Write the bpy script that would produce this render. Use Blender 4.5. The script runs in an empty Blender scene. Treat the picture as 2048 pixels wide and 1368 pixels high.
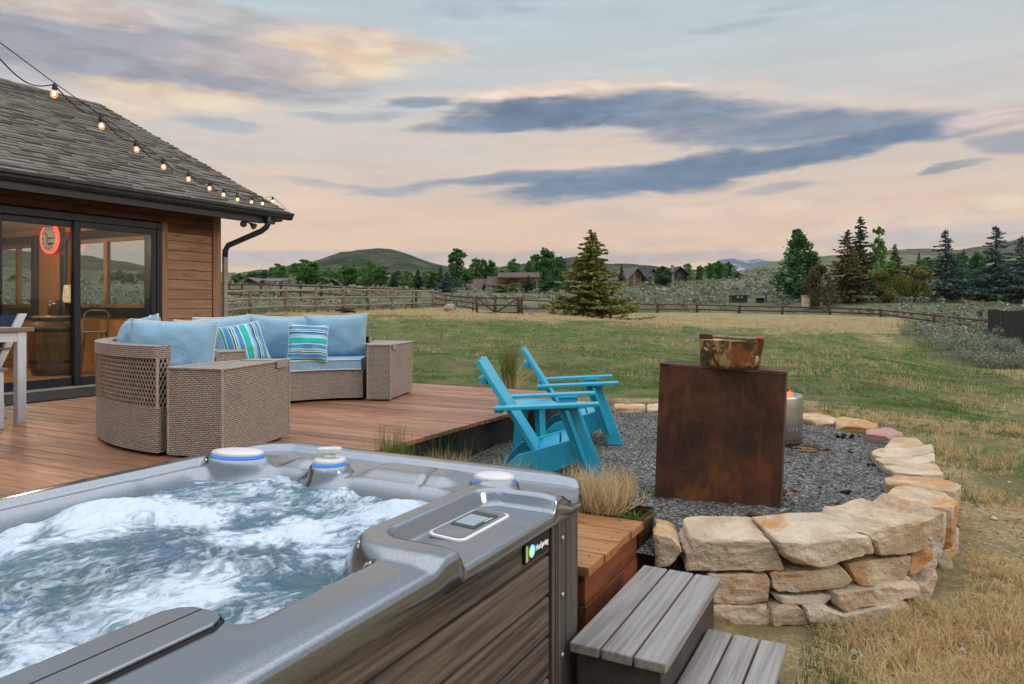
import bpy, bmesh, math, random
import numpy as np
from mathutils import Vector, Matrix, Euler
random.seed(7); RNG = np.random.default_rng(7)
PI = math.pi; R = math.radians
S = bpy.context.scene; COL = S.collection

# ------------------------------------------------------------------ camera
CAMZ, FPX, HOR = 1.36, 1450.0, 615.0
cd = bpy.data.cameras.new('camera'); cam = bpy.data.objects.new('camera', cd); COL.objects.link(cam)
cam.location = (0, 0, CAMZ); cam.rotation_euler = (R(90), 0, 0)
cd.lens = 36 * FPX / 2048; cd.sensor_width = 36; cd.shift_y = -(684 - HOR) / 2048
cd.clip_start = .05; cd.clip_end = 20000
S.camera = cam
S.view_settings.view_transform = 'Standard'; S.view_settings.look = 'None'
S.view_settings.exposure = 0.32; S.view_settings.gamma = 1
S.render.engine = 'CYCLES'
S.cycles.max_bounces = 6; S.cycles.diffuse_bounces = 3; S.cycles.glossy_bounces = 4
S.cycles.transparent_max_bounces = 12; S.cycles.transmission_bounces = 6; S.cycles.volume_bounces = 0
S.cycles.caustics_reflective = False; S.cycles.caustics_refractive = False
S.cycles.use_denoising = True

def lin(r, g, b):
    f = lambda c: c / 12.92 if c <= .04045 else ((c + .055) / 1.055) ** 2.4
    return (f(r / 255), f(g / 255), f(b / 255), 1)

# ------------------------------------------------------------------ node helpers
class NT:
    def __init__(s, tree): s.t = tree
    def n(s, typ, ins=None, **kw):
        nd = s.t.nodes.new('ShaderNode' + typ)
        for k, v in kw.items(): setattr(nd, k, v)
        for k, v in (ins or {}).items(): s.set(nd.inputs[k], v)
        return nd
    def set(s, sock, v):
        if isinstance(v, bpy.types.NodeSocket): s.t.links.new(v, sock)
        elif isinstance(v, bpy.types.Node): s.t.links.new(v.outputs[0], sock)
        else: sock.default_value = v
    def m(s, op, a, b=None, c=None, clamp=False):
        nd = s.t.nodes.new('ShaderNodeMath'); nd.operation = op; nd.use_clamp = clamp
        for i, v in enumerate((a, b, c)):
            if v is not None: s.set(nd.inputs[i], v)
        return nd.outputs[0]
    def mix(s, fac, a, b, blend='MIX'):
        nd = s.t.nodes.new('ShaderNodeMix'); nd.data_type = 'RGBA'; nd.blend_type = blend
        s.set(nd.inputs[0], fac); s.set(nd.inputs[6], a); s.set(nd.inputs[7], b)
        return nd.outputs[2]
    def ss(s, x, lo, hi):
        nd = s.t.nodes.new('ShaderNodeMapRange'); nd.interpolation_type = 'SMOOTHSTEP'
        for i, v in enumerate((x, lo, hi, 0.0, 1.0)): s.set(nd.inputs[i], v)
        return nd.outputs[0]
    def lr(s, x, lo, hi, a=0.0, b=1.0):
        nd = s.t.nodes.new('ShaderNodeMapRange')
        for i, v in enumerate((x, lo, hi, a, b)): s.set(nd.inputs[i], v)
        return nd.outputs[0]
    def noise(s, vec, scale=5, detail=4, rough=.55, dist=0, out=0):
        nd = s.n('TexNoise', {'Vector': vec, 'Scale': scale, 'Detail': detail, 'Roughness': rough, 'Distortion': dist})
        return nd.outputs[out]
    def mapping(s, vec, loc=(0, 0, 0), rot=(0, 0, 0), sc=(1, 1, 1)):
        return s.n('Mapping', {'Vector': vec, 'Location': loc, 'Rotation': rot, 'Scale': sc}).outputs[0]
    def ramp(s, fac, stops, interp='LINEAR'):
        nd = s.t.nodes.new('ShaderNodeValToRGB'); cr = nd.color_ramp; cr.interpolation = interp
        while len(cr.elements) > 1: cr.elements.remove(cr.elements[0])
        cr.elements[0].position = stops[0][0]; cr.elements[0].color = stops[0][1]
        for p, c in stops[1:]:
            e = cr.elements.new(p); e.color = c
        s.set(nd.inputs[0], fac); return nd.outputs[0]

# ------------------------------------------------------------------ sky (world)
SUN_AZ, SUN_EL = 112.0, 24.0            # degrees to the right of the view axis, above the horizon
W = bpy.data.worlds.new('World'); S.world = W; W.use_nodes = True
wt = W.node_tree; wt.nodes.clear(); w = NT(wt)
tc = w.n('TexCoord').outputs['Generated']
sep = w.n('SeparateXYZ', {'Vector': tc})
az = w.m('ARCTAN2', sep.outputs[0], sep.outputs[1]); el = w.m('ARCSINE', sep.outputs[2])
def azel(px, py):
    a = math.atan((px - 1024) / FPX); return a, math.atan((HOR - py) / FPX * math.cos(a))
base = w.ramp(w.m('MULTIPLY', w.m('ADD', el, .1), 1 / 1.67), [
    (0.0, lin(120, 112, 104)), (.058, lin(196, 162, 140)), (.085, lin(236, 188, 140)), (.105, lin(246, 196, 142)), (.13, lin(240, 198, 154)),
    (.165, lin(220, 198, 174)), (.21, lin(210, 201, 190)), (.26, lin(195, 202, 200)), (.31, lin(186, 201, 206)), (.40, lin(186, 200, 210)), (.6, lin(196, 206, 216)), (1.0, lin(197, 207, 220))])
cv = w.n('CombineXYZ', {'X': az, 'Y': el}).outputs[0]
# domain warp, stretched along the horizon
wa = w.noise(w.mapping(cv, sc=(5, 17, 1)), 1.0, 6, .6)
wb = w.noise(w.mapping(cv, (3.1, 7.7, 0), sc=(4, 13, 1)), 1.0, 5, .58)
waz = w.m('ADD', az, w.m('MULTIPLY', w.m('SUBTRACT', wa, .5), .17))
wel = w.m('ADD', el, w.m('MULTIPLY', w.m('SUBTRACT', wb, .5), .045))
fine = w.m('ADD', w.m('MULTIPLY', w.noise(w.mapping(cv, (1, 2, 0), (0, 0, .07), (8, 52, 1)), 1.0, 6, .62), .7), w.m('MULTIPLY', w.noise(w.mapping(cv, (6, 3, 0), (0, 0, -.05), (26, 105, 1)), 1.0, 5, .62, .8), .3))
body = w.noise(w.mapping(cv, (2, 9, 0), (0, 0, .05), (13, 44, 1)), 1.0, 6, .6, .5)
col = base
# peach streaks low in the sky, blue-grey veils higher
st = w.ss(w.noise(w.mapping(cv, (5.2, 1.3, 0), (0, 0, -.05), (2.2, 17, 1)), 1.0, 6, .62), .46, .72)
lowm = w.m('MULTIPLY', w.ss(el, .0, .06), w.m('SUBTRACT', 1.0, w.ss(el, .17, .27)))
col = w.mix(w.m('MULTIPLY', w.m('MULTIPLY', st, lowm), .75), col, lin(252, 206, 158))
st2 = w.ss(w.noise(w.mapping(cv, (9.2, 4.3, 0), (0, 0, .04), (2.6, 20, 1)), 1.0, 6, .6), .5, .74)
col = w.mix(w.m('MULTIPLY', w.m('MULTIPLY', st2, lowm), .5), col, lin(183, 170, 170))
# far round the back of the dome: loose bright cloud, so that the light has the dusk's mixed colour
bk = w.ss(w.noise(w.mapping(tc, sc=(1.4, 1.4, 4)), 1.6, 5, .6), .45, .68)
col = w.mix(w.m('MULTIPLY', w.m('MULTIPLY', bk, w.ss(el, .36, .6)), .6), col, lin(226, 212, 202))
PEACH, PALE = (252, 214, 170), (246, 208, 170)
clouds = [  # px, py, half width, half height, tilt, colour, opacity, softness
    (230, 105, 560, 78, .00, (156, 152, 156), .95, .75), (480, 45, 420, 30, -.03, (196, 184, 178), .8, .9), (150, 22, 220, 20, .02, (226, 200, 178), .7, .9),
    (620, 122, 260, 40, .06, PEACH, .85, .85), (690, 85, 200, 28, .05, PALE, .6, .9), (480, 118, 190, 40, .02, (172, 164, 168), .75, .9), (340, 190, 220, 27, -.02, PEACH, .75, .9), (210, 215, 200, 22, 0, PALE, .6, .9),
    (1110, 200, 175, 27, .0, (248, 216, 190), .95, .7), (1350, 178, 40, 7, -.03, (250, 216, 188), .7, .8), (1340, 222, 240, 36, -.08, (122, 134, 150), .97, .6), (1080, 226, 165, 36, .02, (94, 112, 132), 1.0, .5), (960, 250, 110, 20, .1, (110, 126, 144), .9, .7),
    (1590, 258, 300, 36, -.03, (124, 135, 150), .97, .6), (1840, 262, 150, 30, .03, (116, 130, 146), .95, .6), (2040, 285, 120, 22, -.1, (140, 142, 152), .8, .8), (1985, 232, 170, 24, .08, (226, 200, 184), .8, .9),
    (1330, 350, 330, 34, .12, (100, 118, 138), 1.0, .5), (1560, 318, 240, 30, .13, (96, 115, 137), 1.0, .5), (1350, 368, 110, 22, -.02, (90, 109, 132), .9, .6), (1080, 356, 190, 18, .05, (112, 126, 142), .95, .6), (1890, 331, 80, 8, .05, (128, 138, 150), .8, .8),
    (1560, 376, 90, 8, .05, (150, 150, 158), .6, .9), (830, 206, 85, 14, .03, (126, 138, 152), .95, .6), (690, 232, 110, 13, .08, (158, 163, 170), .7, .9), (450, 256, 90, 12, 0, (160, 166, 172), .7, .9),
    (800, 384, 90, 11, .12, (150, 154, 164), .75, .9), (680, 372, 110, 10, -.05, (168, 166, 172), .6, .9), (960, 355, 110, 10, .15, (128, 138, 150), .7, .8),
    (1880, 428, 300, 20, .12, (250, 208, 166), .85, .9), (1500, 420, 330, 18, .0, (240, 202, 168), .6, .9), (560, 512, 330, 20, 0, (186, 168, 162), .8, .9), (1500, 500, 110, 11, .0, (236, 190, 154), .8, .8), (1260, 486, 150, 12, .03, (240, 198, 160), .7, .9),
    (1900, 470, 300, 24, .05, (196, 180, 164), .75, .9), (1200, 522, 420, 16, 0, (178, 162, 158), .7, .9), (1460, 50, 90, 9, 0, (168, 178, 182), .6, .9), (1560, 15, 80, 8, 0, (172, 182, 186), .5, .9), (980, 14, 130, 14, .1, (172, 182, 188), .6, .9)]
def cloud_d(px, py, rx, ry, tilt, shift, amp):
    a0, e0 = azel(px, py); kx, ky = rx / FPX * math.cos(a0) ** 2, ry / FPX * math.cos(a0)
    da = w.m('SUBTRACT', waz, a0); de = w.m('SUBTRACT', wel, e0 + shift * ky)
    u = w.m('MULTIPLY', w.m('MULTIPLY_ADD', de, tilt, da), 1 / kx); v = w.m('MULTIPLY', w.m('MULTIPLY_ADD', da, -tilt, de), 1 / ky)
    return w.m('MULTIPLY_ADD', w.m('SUBTRACT', fine, .5), amp, w.m('MULTIPLY_ADD', u, u, w.m('MULTIPLY', v, v)))
dark = lambda c, op: c[2] > c[0] + 10 and op > .85
for px, py, rx, ry, tilt, c, op, soft in clouds:                     # the sunset catches the upper edges of the dark clouds
    if dark(c, op): col = w.mix(w.m('MULTIPLY', w.m('SUBTRACT', 1.0, w.ss(cloud_d(px, py, rx, ry, tilt, .45, 3.0), .6, 1.5)), .55), col, lin(236, 208, 182))
for px, py, rx, ry, tilt, c, op, soft in clouds:
    k = 1.13 if dark(c, op) else 1.0; so_ = min(soft * (1.35 if dark(c, op) else 1), .95)
    d = cloud_d(px, py, rx * k, ry * (.86 if dark(c, op) else 1), tilt, 0, 2.3)
    mk = w.m('MULTIPLY', w.m('SUBTRACT', 1.0, w.ss(d, 1 - so_, 1.12 + so_ * .5)), op)
    cc = lin(*c); col = w.mix(mk, col, w.mix(w.ss(body, .36, .66), tuple(x * .84 for x in cc[:3]) + (1,), tuple(min(x * 1.16, 1) for x in cc[:3]) + (1,)))
stk = w.lr(w.noise(w.mapping(cv, (4, 8, 0), (0, 0, .03), (5, 46, 1)), 1.0, 6, .62), .3, .7, .93, 1.07)
col = w.mix(1.0, col, w.n('CombineColor', {0: stk, 1: stk, 2: stk}).outputs[0], 'MULTIPLY')
gain = w.lr(w.ss(el, .42, .95), 0, 1, 1.0, 3.0)
sky = w.n('TexSky', sky_type='NISHITA', sun_disc=False, sun_elevation=R(SUN_EL), sun_rotation=R(SUN_AZ), altitude=2000)
bg1 = w.n('Background', {'Color': w.mix(1.0, col, w.n('CombineColor', {0: gain, 1: gain, 2: gain}).outputs[0], 'MULTIPLY'), 'Strength': .80})
bg2 = w.n('Background', {'Color': sky.outputs[0], 'Strength': .012})
add = w.n('AddShader', {0: bg1.outputs[0], 1: bg2.outputs[0]})
wt.links.new(add.outputs[0], w.n('OutputWorld').inputs[0])

# ------------------------------------------------------------------ sun (a veiled dusk sun)
sl = bpy.data.lights.new('sun', 'SUN'); sl.energy = .95; sl.angle = R(24); sl.color = (1, .86, .72)
so = bpy.data.objects.new('sun', sl); COL.objects.link(so)
sd = Vector((math.sin(R(SUN_AZ)) * math.cos(R(SUN_EL)), math.cos(R(SUN_AZ)) * math.cos(R(SUN_EL)), math.sin(R(SUN_EL))))
so.rotation_euler = sd.to_track_quat('Z', 'Y').to_euler(); so.location = (0, 0, 30)

# ------------------------------------------------------------------ geometry helpers
TH = R(27.7); CT, ST = math.cos(TH), math.sin(TH)
def hw(a, b, z=0.0): return Vector((a * CT + b * ST, -a * ST + b * CT, z))      # house frame -> world
def wh(X, Y): return (X * CT - Y * ST, X * ST + Y * CT)
def at(px, py, z): Y = FPX * (CAMZ - z) / (py - HOR); return Vector(((px - 1024) / FPX * Y, Y, z))
def atY(px, py, Y): return Vector(((px - 1024) / FPX * Y, Y, CAMZ - (py - HOR) / FPX * Y))

class MB:
    def __init__(s): s.v = []; s.f = []; s.uv = {}
    def add(s, vs, fs, uvs=None):
        o = len(s.v); s.v += [tuple(p) for p in vs]
        for i, f in enumerate(fs):
            if uvs: s.uv[len(s.f)] = uvs[i]
            s.f.append([o + k for k in f])
        return s
    def box(s, c, d, rot=None):
        x, y, z = d[0] / 2, d[1] / 2, d[2] / 2
        vs = [Vector(p) for p in ((-x, -y, -z), (x, -y, -z), (x, y, -z), (-x, y, -z), (-x, -y, z), (x, -y, z), (x, y, z), (-x, y, z))]
        if rot is not None:
            M_ = rot if isinstance(rot, Matrix) else Euler(rot).to_matrix()
            vs = [M_ @ p for p in vs]
        return s.add([p + Vector(c) for p in vs], [(0, 3, 2, 1), (4, 5, 6, 7), (0, 1, 5, 4), (1, 2, 6, 5), (2, 3, 7, 6), (3, 0, 4, 7)])
    def span(s, lo, hi): return s.box([(p + q) / 2 for p, q in zip(lo, hi)], [q - p for p, q in zip(lo, hi)])
    def prism(s, ring, vec):
        n = len(ring); vec = Vector(vec); a = [Vector(p) for p in ring]; b = [p + vec for p in a]
        nrm = sum(((a[i] - a[0]).cross(a[(i + 1) % n] - a[0]) for i in range(1, n)), Vector())
        fl = nrm.dot(vec) > 0
        fs = [list(range(n)), list(range(2 * n - 1, n - 1, -1))] + [[i, i + n, (i + 1) % n + n, (i + 1) % n] for i in range(n)]
        if fl: fs = [f[::-1] for f in fs]
        return s.add(a + b, fs)
    def tube(s, pts, r, n=8, cap=True):
        pts = [Vector(p) for p in pts]; k = len(pts); rr = r if isinstance(r, (list, tuple)) else [r] * k
        o = len(s.v); prev = None
        for i, p in enumerate(pts):
            t = (pts[min(i + 1, k - 1)] - pts[max(i - 1, 0)]).normalized()
            if prev is None: q = t.orthogonal().normalized()
            else:
                q = prev - t * prev.dot(t); q = q.normalized() if q.length > 1e-6 else t.orthogonal().normalized()
            prev = q; bb = t.cross(q)
            for j in range(n):
                a = 2 * PI * j / n; s.v.append(tuple(p + (q * math.cos(a) + bb * math.sin(a)) * rr[i]))
        for i in range(k - 1):
            for j in range(n): s.f.append([o + i * n + j, o + i * n + (j + 1) % n, o + (i + 1) * n + (j + 1) % n, o + (i + 1) * n + j])
        if cap: s.f.append([o + j for j in range(n)][::-1]); s.f.append([o + (k - 1) * n + j for j in range(n)])
        return s
    def lathe(s, prof, c=(0, 0, 0), n=24, cap=True):
        o = len(s.v); k = len(prof)
        for r, z in prof:
            for j in range(n):
                a = 2 * PI * j / n; s.v.append((c[0] + r * math.cos(a), c[1] + r * math.sin(a), c[2] + z))
        for i in range(k - 1):
            for j in range(n): s.f.append([o + i * n + j, o + i * n + (j + 1) % n, o + (i + 1) * n + (j + 1) % n, o + (i + 1) * n + j])
        if cap: s.f.append([o + j for j in range(n)][::-1]); s.f.append([o + (k - 1) * n + j for j in range(n)])
        return s
    def build(s, name, mat, parent=None, smooth=False, bevel=0, seg=2, fix=False, tri=False):
        me = bpy.data.meshes.new(name); me.from_pydata(s.v, [], s.f)
        if s.uv:
            ul = me.uv_layers.new(name='UVMap')
            for p in me.polygons:
                u = s.uv.get(p.index)
                if u:
                    for k, li in enumerate(p.loop_indices): ul.data[li].uv = u[k]
        if bevel or fix:
            bm = bmesh.new(); bm.from_mesh(me)
            if fix: bmesh.ops.recalc_face_normals(bm, faces=bm.faces)
            if bevel:
                ed = [e for e in bm.edges if len(e.link_faces) == 2 and e.calc_face_angle(0) > .5]
                bmesh.ops.bevel(bm, geom=ed, offset=bevel, segments=seg, affect='EDGES', profile=.6, clamp_overlap=True)
            bm.to_mesh(me); bm.free()
        me.materials.append(mat)
        if smooth: me.shade_smooth()
        return link(name, me, parent)
def link(name, me, parent=None):
    o = bpy.data.objects.new(name, me); COL.objects.link(o)
    if parent is not None: o.parent = parent
    return o
def np_mesh(name, co, faces, mat, parent=None, smooth=False):      # co (n,3); faces (m,k) int array
    me = bpy.data.meshes.new(name); co = np.asarray(co, np.float32); faces = np.asarray(faces, np.int32); m, k = faces.shape
    me.vertices.add(len(co)); me.vertices.foreach_set('co', co.ravel())
    me.loops.add(m * k); me.loops.foreach_set('vertex_index', faces.ravel())
    me.polygons.add(m); me.polygons.foreach_set('loop_start', np.arange(0, m * k, k, dtype=np.int32))
    me.update(calc_edges=True); me.validate()
    me.materials.append(mat)
    if smooth: me.shade_smooth()
    return link(name, me, parent)
def grid_faces(nx, ny):                                            # vertex (i,j) -> i*ny+j
    i, j = np.meshgrid(np.arange(nx - 1), np.arange(ny - 1), indexing='ij'); k = (i * ny + j).ravel()
    return np.stack([k, k + ny, k + ny + 1, k + 1], 1)
def attr(o, name, vals):
    a = o.data.attributes.new(name, 'FLOAT', 'POINT'); a.data.foreach_set('value', np.asarray(vals, np.float32).ravel())
def tag(o, label=None, cat=None, group=None, kind=None):
    if label: o['label'] = label
    if cat: o['category'] = cat
    if group: o['group'] = group
    if kind: o['kind'] = kind
    return o
def thing(name, label, cat, loc=(0, 0, 0), rotz=0.0, group=None):
    o = bpy.data.objects.new(name, None); COL.objects.link(o); o.empty_display_size = .2
    o.location = loc; o.rotation_euler = (0, 0, rotz)
    return tag(o, label, cat, group)
def dup(root, loc, rotz, label=None, scale=1.0, sz=None):
    r = root.copy(); COL.objects.link(r); r.location = loc; r.rotation_euler = (0, 0, rotz)
    r.scale = (scale, scale, scale if sz is None else sz)
    if label: r['label'] = label
    for ch in list(root.children):
        c = ch.copy(); COL.objects.link(c); c.parent = r
        for g in list(ch.children):
            d = g.copy(); COL.objects.link(d); d.parent = c
    return r
def text_obj(name, txt, size, mat, parent, matrix, depth=.0015, bold=0.0):
    cu = bpy.data.curves.new(name, 'FONT'); cu.body = txt; cu.size = size; cu.extrude = depth; cu.align_x = 'LEFT'; cu.offset = bold
    cu.resolution_u = 4
    t = bpy.data.objects.new(name, cu); COL.objects.link(t); bpy.context.view_layer.update()
    me = bpy.data.meshes.new_from_object(t.evaluated_get(bpy.context.evaluated_depsgraph_get())); me.name = name
    bpy.data.objects.remove(t); bpy.data.curves.remove(cu)
    me.materials.clear(); me.materials.append(mat); o = link(name, me, parent); o.matrix_local = matrix
    return o

# numpy value noise
def _h(i, j, sd):
    n = (i.astype(np.int64) * 374761393 + j.astype(np.int64) * 668265263 + sd * 974711) & 0xffffffff
    n = ((n ^ (n >> 13)) * 1274126177) & 0xffffffff; n = n ^ (n >> 16)
    return (n & 0xffff) / 65535.0
def vn(x, y, sd=0):
    xi, yi = np.floor(x), np.floor(y); fx, fy = x - xi, y - yi; fx = fx * fx * (3 - 2 * fx); fy = fy * fy * (3 - 2 * fy)
    a, b, c, d = _h(xi, yi, sd), _h(xi + 1, yi, sd), _h(xi, yi + 1, sd), _h(xi + 1, yi + 1, sd)
    return (a * (1 - fx) + b * fx) * (1 - fy) + (c * (1 - fx) + d * fx) * fy
def fbm(x, y, oct=4, sd=0, gain=.5):
    x = np.asarray(x, float); y = np.asarray(y, float); t = 0; a = 1; sm = 0
    for k in range(oct): t = t + a * vn(x * 2 ** k + 13.1 * k, y * 2 ** k - 7.3 * k, sd + k); sm += a; a *= gain
    return t / sm
def sst(x, lo, hi): t = np.clip((x - lo) / (hi - lo), 0, 1); return t * t * (3 - 2 * t)
# ------------------------------------------------------------------ materials
def newmat(name):
    m = bpy.data.materials.new(name); m.use_nodes = True; m.node_tree.nodes.clear(); t = NT(m.node_tree)
    return m, t
def coords(t, kind='Object'):
    if kind == 'UV': return t.n('TexCoord').outputs['UV']
    if kind == 'World': return t.n('NewGeometry').outputs['Position']
    o = t.n('TexCoord').outputs['Object']; r = t.n('ObjectInfo').outputs['Random']
    return t.n('VectorMath', {0: o, 1: t.n('CombineXYZ', {'X': t.m('MULTIPLY', r, 17.0), 'Y': t.m('MULTIPLY', r, 5.0), 'Z': t.m('MULTIPLY', r, 9.0)}).outputs[0]}, operation='ADD').outputs[0]
def finish(m, t, color, rough=.6, metal=0.0, bump=None, bstr=.3, bdist=.01, spec=.5, **kw):
    b = t.n('BsdfPrincipled', {'Base Color': color, 'Roughness': rough, 'Metallic': metal, 'Specular IOR Level': spec})
    for k, v in kw.items(): t.set(b.inputs[k.replace('_', ' ')], v)
    if bump is not None:
        bp = t.n('Bump', {'Height': bump, 'Strength': bstr, 'Distance': bdist}); t.set(b.inputs['Normal'], bp.outputs[0])
    t.t.links.new(b.outputs[0], t.n('OutputMaterial').inputs[0]); return m
def c4(c): return (*c[:3], 1)
def M(name, c1, c2=None, scale=6, rough=.6, metal=0, bump=.15, bscale=60, bdist=.004, stretch=(1, 1, 1), spec=.5, kind='Object', lo=.35, hi=.65, island=0.0, **kw):
    m, t = newmat(name); v = t.mapping(coords(t, kind), sc=stretch)
    c2 = c2 or tuple(x * .7 for x in c1[:3])
    n1 = t.noise(v, scale, 6, .6); col = t.mix(t.ss(n1, lo, hi), c4(c2), c4(c1))
    if island:
        ri = t.n('NewGeometry').outputs['Random Per Island']
        f = t.lr(ri, 0, 1, 1 - island, 1 + island * .6); col = t.mix(1.0, col, t.n('CombineColor', {0: f, 1: f, 2: f}).outputs[0], 'MULTIPLY')
    rv = t.lr(n1, .3, .7, min(rough + .08, 1), max(rough - .08, .02))
    return finish(m, t, col, rv, metal, t.noise(v, bscale, 4, .6) if bump else None, bump, bdist, spec, **kw)
def Wood(name, light, dark, axis=0, grain=1.0, rough=.6, island=.18, knots=.5, bump=.25, kind='Object', spec=.35):
    m, t = newmat(name); sc = [7, 7, 7]; sc[axis] = .55
    ri = t.n('NewGeometry').outputs['Random Per Island']
    v0 = t.n('VectorMath', {0: coords(t, kind), 1: t.n('CombineXYZ', {'X': t.m('MULTIPLY', ri, 41), 'Y': t.m('MULTIPLY', ri, 23), 'Z': t.m('MULTIPLY', ri, 37)}).outputs[0]}, operation='ADD').outputs[0]
    v = t.mapping(v0, sc=tuple(s * grain for s in sc))
    n1 = t.noise(v, 2.0, 6, .65, .8); n2 = t.noise(v, 9, 4, .6, .3)
    g = t.m('ADD', t.m('MULTIPLY', n1, .65), t.m('MULTIPLY', n2, .35))
    col = t.mix(t.ss(g, .34, .64), c4(dark), c4(light))
    if knots:
        kv = t.n('TexVoronoi', {'Vector': t.mapping(v0, sc=tuple((1.6 if i == axis else 7) for i in range(3))), 'Scale': 1.0, 'Randomness': 1.0}).outputs['Distance']
        col = t.mix(t.m('MULTIPLY', t.m('SUBTRACT', 1.0, t.ss(kv, .05, .2)), knots), col, c4(tuple(x * .35 for x in dark)))
    f = t.lr(ri, 0, 1, 1 - island, 1 + island); col = t.mix(1.0, col, t.n('CombineColor', {0: f, 1: f, 2: f}).outputs[0], 'MULTIPLY')
    return finish(m, t, col, t.lr(g, .3, .7, rough + .1, rough - .1), 0, g, bump, .004, spec)

MT = {}
MT['white_metal'] = M('white_metal', (.62, .64, .66), (.55, .57, .6), 8, .35, 0, .03, 90, .001)
MT['navy'] = M('navy_sling', (.022, .045, .10), (.015, .032, .075), 30, .75, 0, .3, 400, .002)
MT['greywood'] = Wood('grey_brown_slats', (.27, .20, .14), (.16, .115, .08), 1, 1.2, .6, .12, .2)
MT['black_frame'] = M('black_frame', (.012, .017, .028), (.008, .011, .018), 10, .32, 0, .04, 80, .001)
MT['gutter'] = M('gutter_paint', (.028, .031, .037), (.018, .02, .025), 9, .38, 0, .05, 60, .001)
MT['taupe'] = M('taupe_paint', (.30, .27, .22), (.24, .21, .17), 9, .5, 0, .05, 60, .001)
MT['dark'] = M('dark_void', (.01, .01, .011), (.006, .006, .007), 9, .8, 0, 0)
MT['rubber'] = M('black_mat', (.020, .021, .023), (.010, .010, .012), 30, .9, 0, .8, 220, .004)
MT['siding'] = Wood('brown_siding', (.33, .188, .112), (.20, .108, .062), 1, .8, .62, .10, .5, .2)
MT['trim'] = Wood('brown_trim', (.30, .168, .092), (.185, .10, .053), 2, .8, .6, .08, .6, .2)
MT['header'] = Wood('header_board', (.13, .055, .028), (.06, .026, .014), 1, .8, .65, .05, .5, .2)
MT['deck'] = Wood('stained_deck', (.36, .165, .084), (.165, .070, .037), 0, 1.1, .5, .26, .35, .3, spec=.4)
MT['box_top'] = Wood('cedar_boards', (.40, .185, .065), (.22, .09, .030), 0, 1.0, .5, .14, .7, .25)
MT['box_side'] = Wood('red_timber', (.245, .075, .030), (.115, .032, .015), 1, 1.0, .6, .12, .6, .35)
MT['gravelwood'] = M('charred_wood', (.26, .14, .07), (.03, .02, .015), 20, .8, 0, .5, 90, .004)
MT['pole_grey'] = Wood('weathered_rail', (.30, .235, .18), (.14, .105, .08), 1, 1.5, .85, .2, .3, .5)
MT['pole_brown'] = Wood('brown_rail', (.115, .062, .040), (.055, .030, .021), 1, 1.5, .85, .2, .3, .5)
MT['post_tan'] = M('post_bark', (.24, .175, .115), (.10, .07, .05), 9, .9, 0, .8, 40, .02, (1, 1, .35))
MT['chair_blue'] = M('turquoise_plastic', (.030, .41, .58), (.026, .36, .52), 3, .34, 0, .10, 300, .0012, spec=.5)
MT['steel_dark'] = M('dark_fascia_steel', (.026, .020, .018), (.012, .010, .010), 5, .6, 0, .1, 80, .002)
MT['lid_taupe'] = M('taupe_bracket', (.31, .29, .25), (.28, .26, .22), 9, .45, 0, 0)
MT['piping'] = M('cream_piping', (.66, .62, .54), (.55, .51, .44), 30, .8, 0, .3, 300, .001)
MT['white_plastic'] = M('white_plastic', (.68, .67, .65), (.62, .61, .59), 5, .35, 0, .02, 90, .001)
MT['grey_plastic'] = M('grey_plastic', (.16, .165, .17), (.13, .135, .14), 9, .4, 0, .03, 90, .001)
MT['black_gloss'] = M('black_gloss', (.008, .008, .009), (.006, .006, .007), 9, .15, 0, 0)
MT['stainless'] = M('stainless', (.46, .46, .46), (.34, .34, .34), 4, .33, .9, .1, 60, .001, (1, 1, .05))
MT['soot'] = M('soot', (.02, .018, .017), (.008, .007, .007), 12, .7, 0, .3, 80, .002)
MT['soil'] = M('soil', (.06, .038, .025), (.025, .016, .011), 40, .95, 0, 1, 90, .01)
MT['red'] = M('red_rubber', (.48, .02, .02), (.40, .015, .015), 9, .5, 0, 0)
MT['orange_wall'] = M('ochre_wall', (.46, .205, .058), (.40, .17, .046), 30, .85, 0, .3, 200, .002)
MT['floor_in'] = Wood('inside_floor', (.40, .19, .075), (.25, .11, .04), 0, .8, .35, .15, .2, .1)
MT['barrel'] = Wood('barrel_staves', (.20, .10, .04), (.08, .035, .015), 2, 1.3, .5, .2, .3, .2)
MT['cable'] = M('black_cable', (.012, .012, .014), (.01, .01, .01), 9, .6, 0, 0)
MT['rock_grey'] = M('grey_boulder', (.30, .24, .20), (.16, .13, .11), 3, .9, 0, .8, 18, .05)
MT['bark'] = M('bark', (.085, .058, .04), (.04, .028, .02), 9, .95, 0, .8, 30, .02, (1, 1, .3))
MT['bark_pale'] = M('pale_bark', (.42, .40, .36), (.2, .19, .17), 9, .9, 0, .5, 30, .01)

def glassmat():
    m, t = newmat('window_glass')
    fr = t.n('LayerWeight', {'Blend': .5}).outputs['Facing']; f2 = t.m('MULTIPLY_ADD', t.m('POWER', fr, 5.0), .9, .035, clamp=True)
    sh = t.n('MixShader', {0: f2, 1: t.n('BsdfTransparent', {'Color': (.86, .90, .90, 1)}).outputs[0], 2: t.n('BsdfGlossy', {'Roughness': .005, 'Color': (1, 1, 1, 1)}).outputs[0]})
    t.t.links.new(sh.outputs[0], t.n('OutputMaterial').inputs[0]); return m
MT['glass'] = glassmat()
def emit(name, c, s):
    m, t = newmat(name); t.t.links.new(t.n('Emission', {'Color': c4(c), 'Strength': s}).outputs[0], t.n('OutputMaterial').inputs[0]); return m
MT['neon'] = emit('neon_red', (1, .035, .02), 4.5)
MT['filament'] = emit('filament', (1, .55, .18), 34)
MT['blue_led'] = emit('blue_led', (.07, .28, .9), .85)
MT['screen'] = emit('screen_lit', (.40, .52, .58), .75)
MT['logo_blue'] = emit('logo_blue', (.03, .45, .95), 1.6); MT['logo_green'] = emit('logo_green', (.35, .8, .12), 1.2)
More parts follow.
